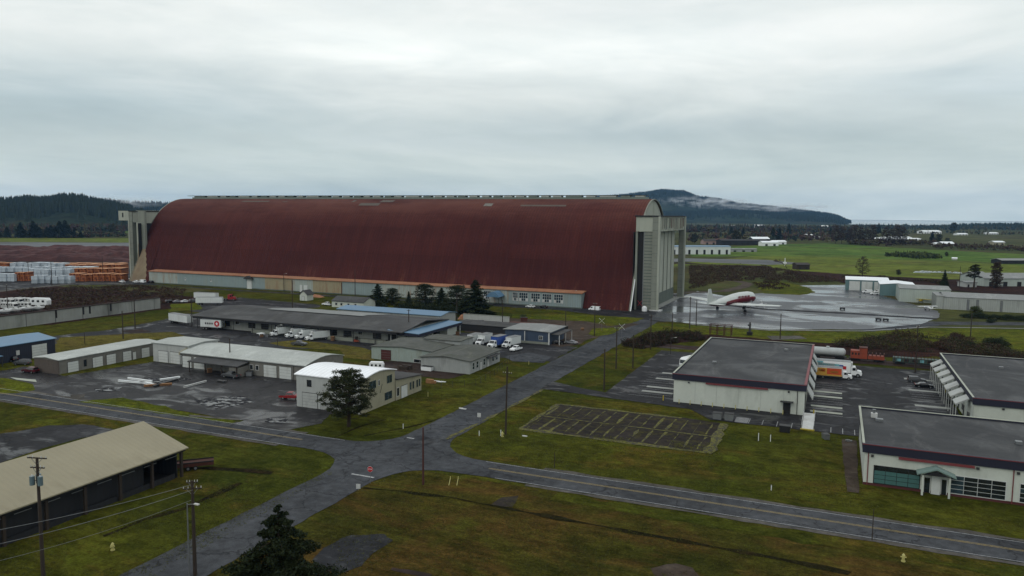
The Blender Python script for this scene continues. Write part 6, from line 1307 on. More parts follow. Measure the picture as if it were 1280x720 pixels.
# beams lying on the wet lot
for k, (a, b, w_, c_, l) in enumerate((((148, 477), (190, 480.5), .5, 'white', 'long white beam lying at the left of the wet lot'), ((160, 474), (190, 478), .5, 'white', 'white beam just behind the longest one on the wet lot'), ((200, 476), (225, 472.5), .7, 'white', 'white beam raised at the right of the beam pile'), ((192, 484), (222, 475), 1.0, 'steel_dark', 'dark steel beam on the wet lot'), ((230, 485), (258, 477.5), .4, 'white_dirty', 'thin pale beam lying alone right of the pile'), ((180, 483.5), (215, 481), .8, 'wood_new', 'brown timber among the beams on the wet lot'), ((172, 478.5), (192, 482), .4, 'white', 'short white beam in the middle of the beam pile'), ((272, 477), (282, 478.5), 1.2, 'steel_dark', 'small dark scrap piece lying on the wet lot'))):
    p, q_ = Vector(G(*a)), Vector(G(*b)); d = (q_-p); L_ = d.length; at(0, 0, 0); m_ = MB()
    m_.box(0, L_, -w_/2, w_/2, .04, .12, c_); m_.box(0, L_, -w_*.15, w_*.15, .12, .42, c_); m_.box(0, L_, -w_/2, w_/2, .42, .5, c_)
    o = single(m_, 'steel_beam', l, 'beam', 'beams lying on the wet lot'); o.location = (p.x, p.y, 0); o.rotation_euler = (0, 0, math.atan2(d.y, d.x))
# chain link fence near grey office
def fence(label, pts, h=1.8, step=3.0, name='chain_link_fence', mat_='steel_dark', rails=1):
    x0_, y0_ = pts[0]; t = thing(name, label, 'fence', x0_, y0_, 0); r = MB()
    for a, b in zip(pts, pts[1:]):
        a, b = Vector(a), Vector(b); L_ = (b-a).length; n = max(1, int(L_/step))
        for k in range(n+1):
            p = a.lerp(b, k/n); m_ = MB(); m_.tube((p.x, p.y, 0), (p.x, p.y, h), .05, .05, mat_, 6); m_.build('fence_post', t)
        for j in range(rails): z = h*(j+.5)/rails if rails > 1 else h; r.tube((a.x, a.y, z), (b.x, b.y, z), .018, .018, mat_, 4)
        m = int(L_/.5)
        for k in range(m): p = a.lerp(b, k/m); q = a.lerp(b, min(1, (k+1.0)/m)); r.tube((p.x, p.y, .05), (q.x, q.y, h), .003, .003, mat_, 3, False); r.tube((q.x, q.y, .05), (p.x, p.y, h), .003, .003, mat_, 3, False)
    r.build('mesh_wire', t); return t
fence('thin chain link fence on the lawn below the grey office', [(-92.5, 170), (-85.5, 176), (-86.5, 190), (-90.5, 210)]); fence('thin wire fence in front of the hangar verge', [(-140, 300), (-100, 300), (-84, 292)], 1.5, 5)
fence('low fence at the right of the hangar annex verge', [(-150, 327), (-120, 328)], 1.4, 3)
# timber frame, junk, white dome and pads near the tarmac
x, y = G(900, 420); t = thing('timber_frame', 'brown open frame of posts near the aircraft', 'frame', x, y, 0); at(0, 0, 0)
for i in range(4):
    for j in (0, 3): MB().box(-4+i*2.6, -3.75+i*2.6, j, j+.25, 0, 4, 'wood_red').build('post', t)
m_ = MB(); [m_.box(-4.2, 4.3, j, j+.2, z, z+.2, 'wood_red') for j in (0, 3) for z in (2.0, 4.0)]; m_.build('rail', t)
x, y = G(937, 419); t = thing('machine', 'dark upright machine near the tarmac edge', 'machine', x, y, 0); at(0, 0, 0); m_ = MB(); m_.box(-1, 1, -.8, .8, 0, 1.3, 'dark'); m_.build('base', t); m_ = MB(); m_.tube((0, 0, 1.3), (0, 0, 5), .45, .3, 'steel_dark', 8); m_.box(-.8, .4, -.3, .3, 3.5, 4.1, 'steel_dark'); m_.build('mast', t)
x, y = G(805.5, 389); t = thing('storage_tank', 'small white tank at the foot of the right door tower', 'tank', x, y, 0); at(0, 0, 0); m_ = MB(); m_.tube((0, 0, 0), (0, 0, 1.9), 1.2, 1.2, 'white', 14); m_.tube((0, 0, 1.9), (0, 0, 2.5), 1.2, .3, 'white', 14); m_.build('shell', t); m_ = MB(); m_.tube((0, 0, 2.5), (0, 0, 2.7), .3, .3, 'steel', 8); m_.build('cap', t)
for px, py, l in ((1053, 387, 'dark cart standing on the wet tarmac'), (1098, 400.5, 'dark cart near the tarmac seam, left one'), (1107, 401, 'dark cart near the tarmac seam, right one')):
    x, y = G(px, py); t = thing('equipment_cart', l, 'cart', x, y, 0); at(0, 0, 0); MB().box(-1.2, 1.2, -.6, .6, .4, 1.0, 'dark').build('body', t); q = MB(); [q.tube((sx, -.7, .3), (sx, .7, .3), .3, .3, 'rubber', 8) for sx in (-.8, .8)]; q.build('wheel', t)
x, y = G(1163, 389); x, y = G(981, 332); t = thing('windsock_marker', 'white marker pole in front of the windswept bare tree', 'marker', x, y, 0); at(0, 0, 0); MB().tube((0, 0, 0), (0, 0, 7), .3, .3, 'white', 8).build('mast', t); MB().box(-1.6, 1.6, -.2, .2, 2, 3.2, 'white').build('board', t)
# items in the dirt court and lawn
for k, (px, py, s, c_, l) in enumerate(((505, 462, 1.5, 'wood_pole', 'pile of dark boards by the grey office wall'), (545, 477, 1.4, 'white_dirty', 'pale debris on the lawn by the fence'), (538, 479, 1.2, 'wood_new', 'brown board pile on the lawn by the fence'), (498, 447, 1.0, 'white', 'white tub lying on the dry grass behind the garages'), (552, 477.5, .8, 'white', 'small white bucket in the debris on the lawn'), (460, 410, 1.1, 'white_dirty', 'white crate standing before the warehouse dock'), (438, 425, 1.2, 'stop_red', 'small red machine at the warehouse dock'), (450, 426, 1.1, 'white_dirty', 'pale crate at the warehouse dock'), (577, 511, .9, 'white_dirty', 'flat pale slab at the edge of the side road'), (655, 545, .6, 'white_dirty', 'pale stone cover on the junction lawn'), (1060, 552, .5, 'steel', 'little box on the walkway edge'), (325, 419, 1.2, 'white', 'white drum rack at the warehouse dock'), (320, 420, 1.0, 'steel_dark', 'dark drum at the warehouse dock'), (333, 421, 1.0, 'steel', 'grey drum at the warehouse dock'))):
    x, y = G(px, py); at(x, y, 0); m_ = MB(); rnd = random.Random(k)
    flat = 'slab' in l or 'cover' in l or 'debris' in l
    for j in range(5 if not flat else 3):
        a, b = rnd.uniform(-.6, .6)*s, rnd.uniform(-.4, .4)*s; w_ = rnd.uniform(.5, 1.0)*s; hh_ = (.12 if flat else rnd.uniform(.5, 1.1)*s*.8); m_.box(x+a-w_, x+a+w_, y+b-w_*.4, y+b+w_*.4, 0+j*.01, hh_+j*.02, c_)
    single(m_, 'debris_pile' if flat or 'pile' in l else 'crate', l, 'debris' if flat or 'pile' in l else 'crate')
bm_ = thing('parked_trailer', 'rusty dark flat trailer at the end of the open shed', 'trailer', *G(243, 586), 0); at(0, 0, 0)
m_ = MB(); m_.box(-3.2, 3.2, -1, 1, .7, 1.3, 'rust_dark'); m_.build('bed', bm_); m_ = MB(); m_.box(-3.2, 3.2, -1.05, -.98, 1.3, 1.5, 'dark'); m_.box(-3.2, 3.2, .98, 1.05, 1.3, 1.5, 'dark'); m_.build('side_board', bm_); wheels(bm_, (-1, .2), 1.05, .4, .25); bm_.rotation_euler = (0, 0, RG(45))
for k, s in enumerate((-1, 1)):
    x, y = G(566+s*5, 607); at(0, 0, 0); m_ = MB(); m_.tube((0, 0, 0), (-1.2, 2.8, .05), .05, .05, 'yellow_pale', 6); m_.tube((-1.2, 2.8, .05), (-1.25, 2.95, .4), .05, .05, 'yellow_pale', 6); o = single(m_, 'guy_marker', ['left pale yellow rod lying on the grass right of the red pole', 'right pale yellow rod lying on the grass right of the red pole'][k], 'rod', 'pale yellow rods on the grass'); o.location = (x, y, .06)

# more clutter in the yards, each thing small in the picture
def clutter(name, label, cat, px, py, build):
    x, y = G(px, py); t = thing(name, label, cat, x, y, 0); at(0, 0, 0); build(t); t.rotation_euler = (0, 0, RG((px*37) % 90)); return t
def pallets(n):
    def f(t):
        for k in range(n): MB().box(-.6, .6, -.5, .5, .02+k*.16, .14+k*.16, 'wood_new' if k % 2 else 'wood_pole').build('pallet', t)
    return f
def bin_(mat_, w=1.6, h=1.3):
    def f(t):
        m_ = MB(); m_.prism([(-w/2+.1, .1), (w/2-.1, .1), (w/2, h), (-w/2, h)], 'y', -.7, .7, mat_); m_.build('bin', t); MB().box(-w/2, w/2, -.75, .75, h+.003, h+.08, 'steel_dark').build('lid', t)
    return f
def lift(t):
    MB().body([(-1.0, .3, .55), (-1.0, 1.1, .55), (.2, .9, .5), (.9, .5, .5), (.9, .3, .5)], 'orange_paint').build('body', t); m_ = MB(); m_.box(-.6, .4, -.45, -.4, 1.0, 2.0, 'dark'); m_.box(-.6, .4, .4, .45, 1.0, 2.0, 'dark'); m_.box(-.65, .45, -.5, .5, 2.0, 2.06, 'dark'); m_.build('cage', t)
    m_ = MB(); m_.box(.95, 1.05, -.35, -.25, .1, 2.3, 'steel_dark'); m_.box(.95, 1.05, .25, .35, .1, 2.3, 'steel_dark'); m_.build('mast', t); wheels(t, (-.7, .6), .5, .25, .15)
for i, (px, py, nm, l, cat, b) in enumerate(((300, 412, 'pallet_stack', 'tall pallet stack left of the chevron signs at the dock', 'pallet stack', pallets(9)), (327, 421.5, 'pallet_stack', 'pallet stack left of the lone box truck', 'pallet stack', pallets(7)), (416, 426, 'pallet_stack', 'pallet stack right of the last dock truck', 'pallet stack', pallets(10)),
    (432, 425.5, 'dumpster', 'dark dumpster at the dock right of the pallets', 'dumpster', bin_('dark')), (446, 428, 'forklift', 'orange forklift standing at the warehouse dock', 'forklift', lift), (485, 430, 'dumpster', 'green dumpster at the right end of the warehouse', 'dumpster', bin_('car_green')), (519, 425, 'pallet_stack', 'pallet stack under the left side of the blue canopy', 'pallet stack', pallets(8)),
    (545, 421, 'dumpster', 'dark bin under the blue canopy', 'dumpster', bin_('dark', 2.4, 1.6)), (572, 420, 'pallet_stack', 'pallet stack left of the truck row by the offices', 'pallet stack', pallets(11)), (563, 417, 'storage_box', 'rusty box beyond the blue canopy', 'box', bin_('rust_dark', 3.5, 2.2)), (597, 408, 'storage_box', 'brown box before the block wall', 'box', bin_('wall_brown', 5, 2.4)), (612, 410, 'storage_box', 'grey box before the block wall', 'box', bin_('steel', 4, 2.2)),
    (706, 414, 'storage_box', 'dark box under the lean-to of the blue workshop', 'box', bin_('dark', 2.5, 2.0)), (728, 413, 'pallet_stack', 'pallet stack on the dirt beside the blue workshop', 'pallet stack', pallets(6)), (655, 402, 'storage_box', 'rusty bin behind the blue workshop', 'box', bin_('rust_dark', 3, 1.8)), (100, 458, 'dumpster', 'dark bin at the wall of the long garage', 'dumpster', bin_('dark')),
    (262, 466, 'pallet_stack', 'pallet stack under the garage carport', 'pallet stack', pallets(8)), (312, 470, 'dumpster', 'steel bin right of the garage carport', 'dumpster', bin_('steel')), (1032, 549, 'dumpster', 'small grey bin at the lot edge near the front building', 'dumpster', bin_('steel', 1.2, 1.1)), (1187, 505, 'dumpster', 'dark bin under the side canopies', 'dumpster', bin_('dark')))):
    clutter(nm, l, cat, px, py, b)

for i, (px, py, sc, l) in enumerate(((1150, 341, 3, 'white heap left of the others beyond the teal hangars'), (1163, 340.5, 3.4, 'larger pale heap in the middle beyond the hangars'), (1176, 341, 2.6, 'low white heap near the dark conifer'), (1192, 341.5, 3.2, 'white heap right of the dark conifer'), (1166, 322.3, 2, 'small pale hut at the right end of the field hedge'), (1140, 321.6, 1.8, 'small pale hut in front of the field hedge'), (1193, 325, 2.4, 'pale low shelter right of the field hedge'))):
    x, y = G(px, py); t = thing('storage_heap' if i < 4 else 'field_hut', l, 'heap' if i < 4 else 'hut', x, y, 0); at(0, 0, 0); m_ = MB(); rnd = random.Random(i)
    if i < 4:
        for k in range(7): a = rnd.uniform(-2, 2)*sc; w_ = rnd.uniform(.4, .9)*sc; m_.prism([(a-w_, 0), (a+w_, 0), (a+w_*.5, rnd.uniform(.5, 1.2)), (a-w_*.4, rnd.uniform(.5, 1.2))], 'y', -sc*.5+k*.1, sc*.5+k*.1, 'wrap_white' if k % 2 else 'wrap_grey')
        m_.build('bags', t)
    else:
        m_.box(-sc, sc, -sc*.6, sc*.6, 0, 1.8, 'wall_pale_grey'); m_.build('wall', t); MB().prism([(-sc*.75, 1.8), (sc*.75, 1.8), (0, 2.9)], 'x', -sc*1.1, sc*1.1, 'roof_far_white').build('roof', t)
# ------------------------------------------------------------------ trees
def leaf(mb, p, s, mat, rnd, droop=0.0):
    a = Vector((rnd.gauss(0, 1), rnd.gauss(0, 1), rnd.gauss(0, .6)-droop)).normalized(); b = a.cross(Vector((rnd.gauss(0, 1), rnd.gauss(0, 1), rnd.gauss(0, 1)))).normalized()
    i = len(mb.v); mb.v += [tuple(p-a*s-b*s*.45), tuple(p-a*s+b*s*.45), tuple(p+a*s)]; mb.f.append((i, i+1, i+2)); mb.mi.append(mb.m(mat))
def limb(mb, pts, r0, r1, mat='trunk', n=6):
    for k in range(len(pts)-1):
        a = r0+(r1-r0)*k/(len(pts)-1); b = r0+(r1-r0)*(k+1)/(len(pts)-1); mb.tube(pts[k], pts[k+1], a, b, mat, n, False)
def fir(h, r, n, seed, label='', mat_='fir', leafs=.28, cat='tree', name='fir_tree'):
    rnd = random.Random(seed); t = thing(name, label, cat); at(0, 0, 0)
    tr = MB(); tr.tube((0, 0, 0), (0, 0, h*.97), h*.018+.05, .03, 'trunk', 8); cr = MB(); nb = int(h*5.2)
    for k in range(nb):
        u = (k+.5)/nb; z = h*(.1+.88*u); L_ = r*((1-u)**.82)*rnd.uniform(.62, 1.15)+.15; an = k*2.4+rnd.uniform(-.4, .4)
        tip = Vector((math.cos(an)*L_, math.sin(an)*L_, z-L_*rnd.uniform(.05, .35))); base = Vector((0, 0, z)); tr.tube(base, tip, .05, .015, 'trunk', 4, False)
        m = max(5, int(n*L_/r/nb*1.9))
        for j in range(m):
            v = rnd.uniform(.12, 1)**.8; p = base.lerp(tip, v); w = L_*.28*(1.1-v*.6); p = p+Vector((rnd.uniform(-w, w), rnd.uniform(-w, w), rnd.uniform(-.35, .15)*w*1.4-L_*.05*v)); leaf(cr, p, leafs*rnd.uniform(.6, 1.4), mat_, rnd, .4)
    tr.build('trunk', t); cr.build('crown', t); return t
def clumpy(h, r, seed, label='', name='pine_tree', mats=('pine',), nclump=70, per=75, base=.3, leafs=.22, trunk_r=.3, cat='tree', spread=1.0, clump=.14):
    rnd = random.Random(seed); t = thing(name, label, cat); at(0, 0, 0); tr = MB(); cr = MB()
    top = Vector((rnd.uniform(-.3, .3), rnd.uniform(-.3, .3), h*.9)); mid = Vector((rnd.uniform(-.3, .3), 0, h*.45)); limb(tr, [Vector((0, 0, 0)), mid, top], trunk_r, .06, n=9)
    for k in range(nclump):
        u = base+(1-base)*((k+rnd.random())/nclump); z = h*u; prof = math.sin(PI*min(1, max(0.02, (u-base*.75)/(1.03-base*.75)))**.75)**.6
        an = k*2.4+rnd.uniform(-.5, .5); rr = r*prof*rnd.uniform(.35, 1.05)*spread; c_ = Vector((math.cos(an)*rr, math.sin(an)*rr, z+rnd.uniform(-.3, .5)))
        b0 = Vector((0, 0, max(.1*h, z-rr*.45))); m_ = b0.lerp(c_, .55)+Vector((0, 0, -.12*rr)); limb(tr, [b0, m_, c_], .09, .025, n=4); s = h*clump*rnd.uniform(.55, 1.1)
        for j in range(per):
            d = Vector((rnd.gauss(0, 1), rnd.gauss(0, 1), rnd.gauss(0, .55))); d = d.normalized()*(rnd.random()**.45)*s; leaf(cr, c_+Vector((d.x, d.y, d.z*.6)), leafs*rnd.uniform(.6, 1.3), rnd.choice(mats), rnd)
    tr.build('trunk', t); cr.build('crown', t); return t
def bare(h, r, seed, label='', lean=0, name='bare_tree', twig='twig', depth=5):
    rnd = random.Random(seed); t = thing(name, label, 'tree'); at(0, 0, 0); tr = MB(); cr = MB()
    def grow(p, d, L_, rad, k):
        e = p+d*L_; (tr if k > depth-2 else cr).tube(p, e, rad, rad*.65, 'trunk' if k > depth-2 else twig, 5 if k > 2 else 3, False)
        if k == 0: return
        for _ in range(3 if k > 1 else 4):
            nd = (d+Vector((rnd.uniform(-.75, .75)+lean*.25, rnd.uniform(-.75, .75), rnd.uniform(-.1, .45)))).normalized(); grow(e, nd, L_*rnd.uniform(.62, .85), max(.03, rad*.58), k-1)
    grow(Vector((0, 0, 0)), Vector((lean*.2, 0, 1)).normalized(), h*.28, h*.022, depth)
    tr.build('trunk', t); cr.build('crown', t); return t
def bush(r, h, n, seed, mat_, leafs=.12):
    rnd = random.Random(seed); t = thing('bush', '', 'bush'); at(0, 0, 0); cr = MB(); st_ = MB()
    cl = [(Vector((rnd.uniform(-.6, .6)*r, rnd.uniform(-.6, .6)*r, h*rnd.uniform(.25, .7))), rnd.uniform(.3, .55)) for _ in range(9)]
    for c_, s in cl:
        st_.tube((0, 0, 0), c_, .05, .02, 'trunk', 4, False)
        for j in range(n//9):
            d = Vector((rnd.gauss(0, 1), rnd.gauss(0, 1), rnd.gauss(0, 1))).normalized()*(rnd.random()**.4); p = c_+Vector((d.x*s*r, d.y*s*r, d.z*s*h*.7)); p.z = max(.03, p.z); leaf(cr, p, leafs*rnd.uniform(.6, 1.4), mat_, rnd)
    st_.build('stems', t); cr.build('foliage', t); return t
# the pine before the workshop
pn = clumpy(11.8, 4.6, 5, 'big dark pine with open crown standing before the white workshop', mats=('pine', 'pine', 'fir', 'pine_light'), nclump=120, per=150, base=.24, leafs=.17, trunk_r=.34, clump=.095)
x, y = G(436, 533); pn.location = (x, y, 0); pn.scale = (1.25, 1.25, 1)
# foreground fir, its foot below the frame
ff = fir(19.5, 11.5, 120000, 9, 'dark fir tree in the foreground at the bottom edge', leafs=.17); x, y = G(347, 627, 19.5); ff.location = (x, y, 0)
# row of conifers in front of the hangar
FK = [Kind(fir(13, 3.3, 9000, 21, leafs=.26)), Kind(clumpy(13, 3.4, 22, mats=('fir',), nclump=60, per=90, base=.1, leafs=.26, clump=.13, name='fir_tree'))]
gr = 'conifers in front of the hangar'
for k, (px, pb, ytop, l) in enumerate(((472, 379, 356, 'first conifer from the left, by the white house'), (491, 381, 362, 'second conifer from the left, with a ragged top'), (511, 381, 365, 'third conifer from the left, the smallest of the row'), (531, 383, 357, 'fourth conifer from the left, dark and rounded'), (552, 385, 361, 'fifth conifer from the left in the row'), (571, 388, 359, 'sixth conifer from the left in the row'), (594, 396, 352, 'tallest dark conifer at the right end of the row'), (585, 394, 372, 'low dark conifer filling the gap before the tallest one'))):
    x, y = G(px, pb); h_ = onY(y, px, ytop)[1]; FK[k % 2].put(x, y, k, l, gr, scale=(h_/13*(2.2 if k != 2 else 1.3),)*2+(h_/13*1.06,))
# airfield and hangar-side trees at right
for px, pb, yt, kd, l in ((1180, 362, 337, 0, 'dark conical conifer behind the cream hangar'), (1178, 366, 352, 1, 'low dark tree at the foot of the conical conifer')): x, y = G(px, pb); h_ = onY(y, px, yt)[1]; FK[kd].put(x, y, 1, l, scale=h_/13)
iv = clumpy(17, 3.2, 31, 'reddish brown ivy covered tree column at the right', name='ivy_tree', mats=('brush_brown', 'brush_brown', 'brush_olive'), nclump=70, per=90, base=.05, leafs=.35, trunk_r=.5, clump=.1); x, y = G(1245, 360); iv.location = (x, y, 0); h_ = onY(y, 1245, 328)[1]; iv.scale = (h_/17,)*3
og = clumpy(13, 3.6, 33, 'gnarled dark tree with open clumps behind the grey hangar', name='gnarled_tree', mats=('pine',), nclump=34, per=60, base=.45, leafs=.35, trunk_r=.5, clump=.1); x, y = G(1217, 361); og.location = (x, y, 0); h_ = onY(y, 1217, 331)[1]; og.scale = (h_/13,)*3
b1 = clumpy(13, 4.6, 41, 'round bare tree alone on the lime green field', name='bare_tree', mats=('twig', 'brush_brown'), nclump=60, per=60, base=.12, leafs=.2, clump=.13); x, y = G(1078, 345); b1.location = (x, y, 0); h_ = onY(y, 1078, 321)[1]; b1.scale = (h_/13,)*3
b2 = bare(10, 4, 42, 'windswept bare tree at the left edge of the green field', -3); x, y = G(984, 336); b2.location = (x, y, 0); b2.scale = (1.35,)*3
BK = Kind(clumpy(15, 4.2, 43, name='bare_tree', mats=('twig', 'brush_brown'), nclump=34, per=26, base=.25, leafs=.55, clump=.15)); FF = Kind(fir(20, 4.5, 2200, 44, leafs=.8, mat_='fir_far', name='far_conifer')); CK = Kind(clumpy(15, 6, 45, name='round_tree', mats=('fir_far', 'brush_olive'), nclump=28, per=40, base=.15, leafs=.9, clump=.2))
gf = 'tall bare trees along the far hedgerow'
for k, px in enumerate((1044, 1052, 1061, 1068, 1076, 1083, 1091, 1107, 1114, 1121, 1128)):
    x, y = G(px, 304.5+(px-1044)*.02); h_ = onY(y, px, 282+(k % 3)*2.5)[1]; BK.put(x, y, k*1.3, '%s tall bare tree from the left along the far hedgerow' % OR[k], gf, scale=h_/15)
for k, (px, pb, yt, l) in enumerate(((966, 301, 284, 'dark conifer left of a pair beyond the black barns'), (974, 300.5, 284.5, 'dark conifer right of a pair beyond the black barns'), (1098, 292, 279, 'small far conifer among the bare trees'), (986, 293, 279, 'far dark conifer right of the pair'), (1165, 303, 289, 'dark conifer on the far plain beside the pale farmhouse'), (914, 297, 283, 'broad dark tree behind the reddish house'), (929, 296, 284, 'dark tree to the right behind the black barn'), (1038, 296, 284, 'conifer by the far white shed in the woods'))):
    x, y = G(px, pb); h_ = onY(y, px, yt)[1]; FF.put(x, y, k, l, 'far conifers on the plain', scale=(h_/20*1.3, h_/20*1.3, h_/20))
for k, (px, pb, yt, l) in enumerate(((868, 304, 292, 'round dark tree at the edge of the door tower'), (1173, 304, 293, 'round tree next to the dark conifer on the plain'), (1184, 306, 297.5, 'smaller round tree right behind the pale farmhouse'), (1183, 320.5, 315, 'lone rounded bush right of the hedge in the field'), (1123, 344, 337, 'tiny round bush on the lime green field'), (920, 302, 288, 'broad brown tree behind the black barn'), (1192, 290, 278.5, 'dark treetop standing above the horizon line'), (141, 292, 280, 'round tree on the green rise near the left tower'))):
    x, y = G(px, pb); h_ = onY(y, px, yt)[1]; CK.put(x, y, k, l, 'round trees on the plain', scale=h_/15)
# conifers on the left beyond the airfield
for k, (px, yt) in enumerate(((-4, 281), (9, 283), (26, 277), (28.5, 284), (42, 276), (46, 280), (50, 284), (59, 283), (64, 281), (70, 283), (75, 276), (82, 275), (86, 281), (93, 286), (101, 288))):
    x, y = G(px, 297.2); h_ = onY(y, px, yt)[1]; FF.put(x, y, k*.9, 'dark conifer number %d from the left in the grove beyond the runway' % (k+1) if False else '%s dark conifer from the left in the grove beyond the runway' % (OR+['fifteenth'])[k], 'dark conifers beyond the runway', scale=(h_/20*1.7, h_/20*1.7, h_/20))
# bushes
BG = Kind(bush(2.0, 2.4, 2600, 51, 'bush_green')); BB = Kind(bush(2.6, 2.2, 2600, 52, 'brush_brown')); BD = Kind(bush(2.6, 2.2, 2600, 53, 'fir'))
for kd, px, py, s, l in ((BG, 1218, 391, 1.7, 'yellow green bush before the grey hangar'), (BD, 1237, 403, 1.2, 'dark bush at the right of the grey hangar front'), (BB, 1203, 426.5, 1.8, 'dark brown round bush on the grass strip'), (BD, 1238, 433, 2.2, 'large dark bush on the brown strip at right'), (BD, 1215, 436, 1.5, 'dark bush left of the large one on the brown strip'), (BB, 1170, 436, 1.6, 'brown bush near the middle of the scrub strip'), (BD, 478, 467, .6, 'small dark shrub by the grey building wall'), (BG, 655, 398, 1.0, 'small green bush by the hangar verge')):
    x, y = G(px, py); kd.put(x, y, px, l, scale=(s, s, s*.8))
for k in range(9): x, y = G(1205+k*10.5, 397+k*.5); BD.put(x, y, k, '%s dark hedge bush from the left below the grey hangar' % OR[k], 'dark hedge below the grey hangar', scale=(1.7, 1.3, 1.1+.15*(k % 3)))
def brush(name, poly, n, hmin, hmax, mats, label, seed, leafs=.16, cat='brush'):
    pts = [G(*p) for p in poly]; rnd = random.Random(seed); mb = MB(); tris = tessellate_polygon([[Vector((p[0], p[1], 0)) for p in pts]]); ar = []
    for t_ in tris: a, b, c = (Vector(pts[i]) for i in t_); ar.append(abs((b-a).cross(c-a))/2)
    for _ in range(n):
        t_ = rnd.choices(tris, ar)[0]; u, v = rnd.random(), rnd.random()
        if u+v > 1: u, v = 1-u, 1-v
        a, b, c = (Vector(pts[i]) for i in t_); p = a+(b-a)*u+(c-a)*v; d_ = mnoise.noise(Vector((p.x*.11, p.y*.11, seed)))
        if d_ < -.15: continue
        h = rnd.uniform(hmin, hmax)*(.5+d_+.4); m = rnd.choice(mats)
        for j in range(7):
            q = Vector((p.x+rnd.uniform(-.5, .5)*h, p.y+rnd.uniform(-.5, .5)*h, h*rnd.uniform(.1, 1))); leaf(mb, q, leafs*rnd.uniform(.6, 1.5)*(1+h*.25), m, rnd, -.6)
    at(0, 0, 0); tag(mb.build(name), label, cat, kind='stuff')
brush('brush', [(780, 426), (832, 418), (880, 419), (885, 425), (800, 437), (778, 433)], 3800, .8, 2.6, ['brush_brown', 'brush_brown', 'fir'], 'dark brown brush between the grass and the white building', 61)
brush('brush', [(1040, 432), (1100, 422), (1130, 418), (1170, 424), (1255, 434), (1290, 444), (1290, 450), (1180, 442), (1090, 438)], 5200, .8, 2.4, ['brush_brown', 'brush_brown', 'brush_olive', 'fir'], 'dark brown brush strip behind the rail cars', 62)
brush('brush', [(862, 333), (960, 334), (1058, 352), (1000, 354), (950, 350), (905, 352), (862, 362)], 7000, .8, 2.2, ['brush_brown', 'brush_brown', 'brush_olive'], 'brown brush field beyond the tarmac', 63, .3)
brush('brush', [(940, 354), (968, 352), (990, 358), (975, 362), (950, 362)], 600, .6, 1.6, ['brush_brown'], 'low brown brush on the tarmac island', 64, .25)
brush('brush', [(1050, 345), (1180, 353), (1180, 358), (1160, 352), (1060, 348)], 1500, .8, 2, ['brush_brown', 'brush_olive'], 'brown brush behind the teal hangars', 65, .3)
brush('brush', [(20, 362), (180, 357), (232, 362), (225, 376), (205, 380), (60, 390), (25, 372)], 5200, .4, 1.4, ['brush_brown', 'brush_brown', 'brush_brown', 'brush_olive'], 'dark brown scrub covering the field above the concrete wall', 66, .28)
brush('hedge_row', [(462, 379), (600, 393), (604, 398), (560, 391), (462, 383)], 1500, 1.2, 3.6, ['fir'], 'dark low hedge growing between the conifers before the hangar', 72, .2, 'hedge')
brush('grass_tufts', [(470, 450), (575, 475), (560, 500), (520, 520), (440, 550), (400, 545), (500, 510)], 1500, .12, .4, ['grass_tuft'], 'rough grass tufts along the workshop lawn', 67, .06, 'grass')
brush('grass_tufts', [(420, 640), (470, 600), (700, 640), (1000, 690), (1290, 750), (1290, 800), (300, 800)], 15000, .10, .32, ['grass_tuft', 'grass_tuft', 'moss_tuft'], 'rough winter grass tufts on the near meadow', 68, .05, 'grass')
brush('grass_tufts', [(0, 690), (240, 610), (420, 590), (180, 730), (0, 800)], 7000, .10, .35, ['grass_tuft', 'moss_tuft'], 'rough grass tufts beside the lower left road', 69, .05, 'grass')
brush('moss_tufts', [(880, 555), (905, 540), (900, 570), (888, 572), (655, 545), (662, 538)], 1500, .08, .3, ['moss_tuft'], 'yellow moss growing along the edge of the old lot', 70, .06, 'moss')
brush('grass_tufts', [(560, 575), (640, 505), (700, 503), (660, 540), (880, 572), (1080, 600), (1080, 625), (1280, 650), (1280, 665), (900, 612)], 9000, .08, .25, ['grass_tuft', 'moss_tuft'], 'short grass tufts on the big junction lawn', 71, .05, 'grass')

# ------------------------------------------------------------------ sky and light
w = bpy.data.worlds.new('World'); scene.world = w; w.use_nodes = True; nt = w.node_tree; N = nt.nodes; Lk = nt.links
bg = N['Background']; out = N['World Output']
SUN_EL, SUN_AZ = math.radians(38), math.radians(200)
sky = N.new('ShaderNodeTexSky'); sky.sky_type = 'NISHITA'; sky.sun_disc = False; sky.sun_elevation = SUN_EL; sky.sun_rotation = SUN_AZ; sky.air_density = 1.2; sky.dust_density = 2.5
Lk.new(sky.outputs[0], bg.inputs[0]); bg.inputs[1].default_value = .1
tc = N.new('ShaderNodeTexCoord'); sp = N.new('ShaderNodeSeparateXYZ'); Lk.new(tc.outputs['Generated'], sp.inputs[0])
def mth(op, a, b=0.0, clamp=False):
    o = N.new('ShaderNodeMath'); o.operation = op; o.use_clamp = clamp
    for i, v in ((0, a), (1, b)):
        if isinstance(v, (int, float)): o.inputs[i].default_value = v
        else: Lk.new(v, o.inputs[i])
    return o.outputs[0]
zz = mth('MAXIMUM', sp.outputs[2], 0.0); den = mth('ADD', zz, .09)
cb = N.new('ShaderNodeCombineXYZ'); Lk.new(mth('DIVIDE', sp.outputs[0], den), cb.inputs[0]); Lk.new(mth('DIVIDE', sp.outputs[1], den), cb.inputs[1])
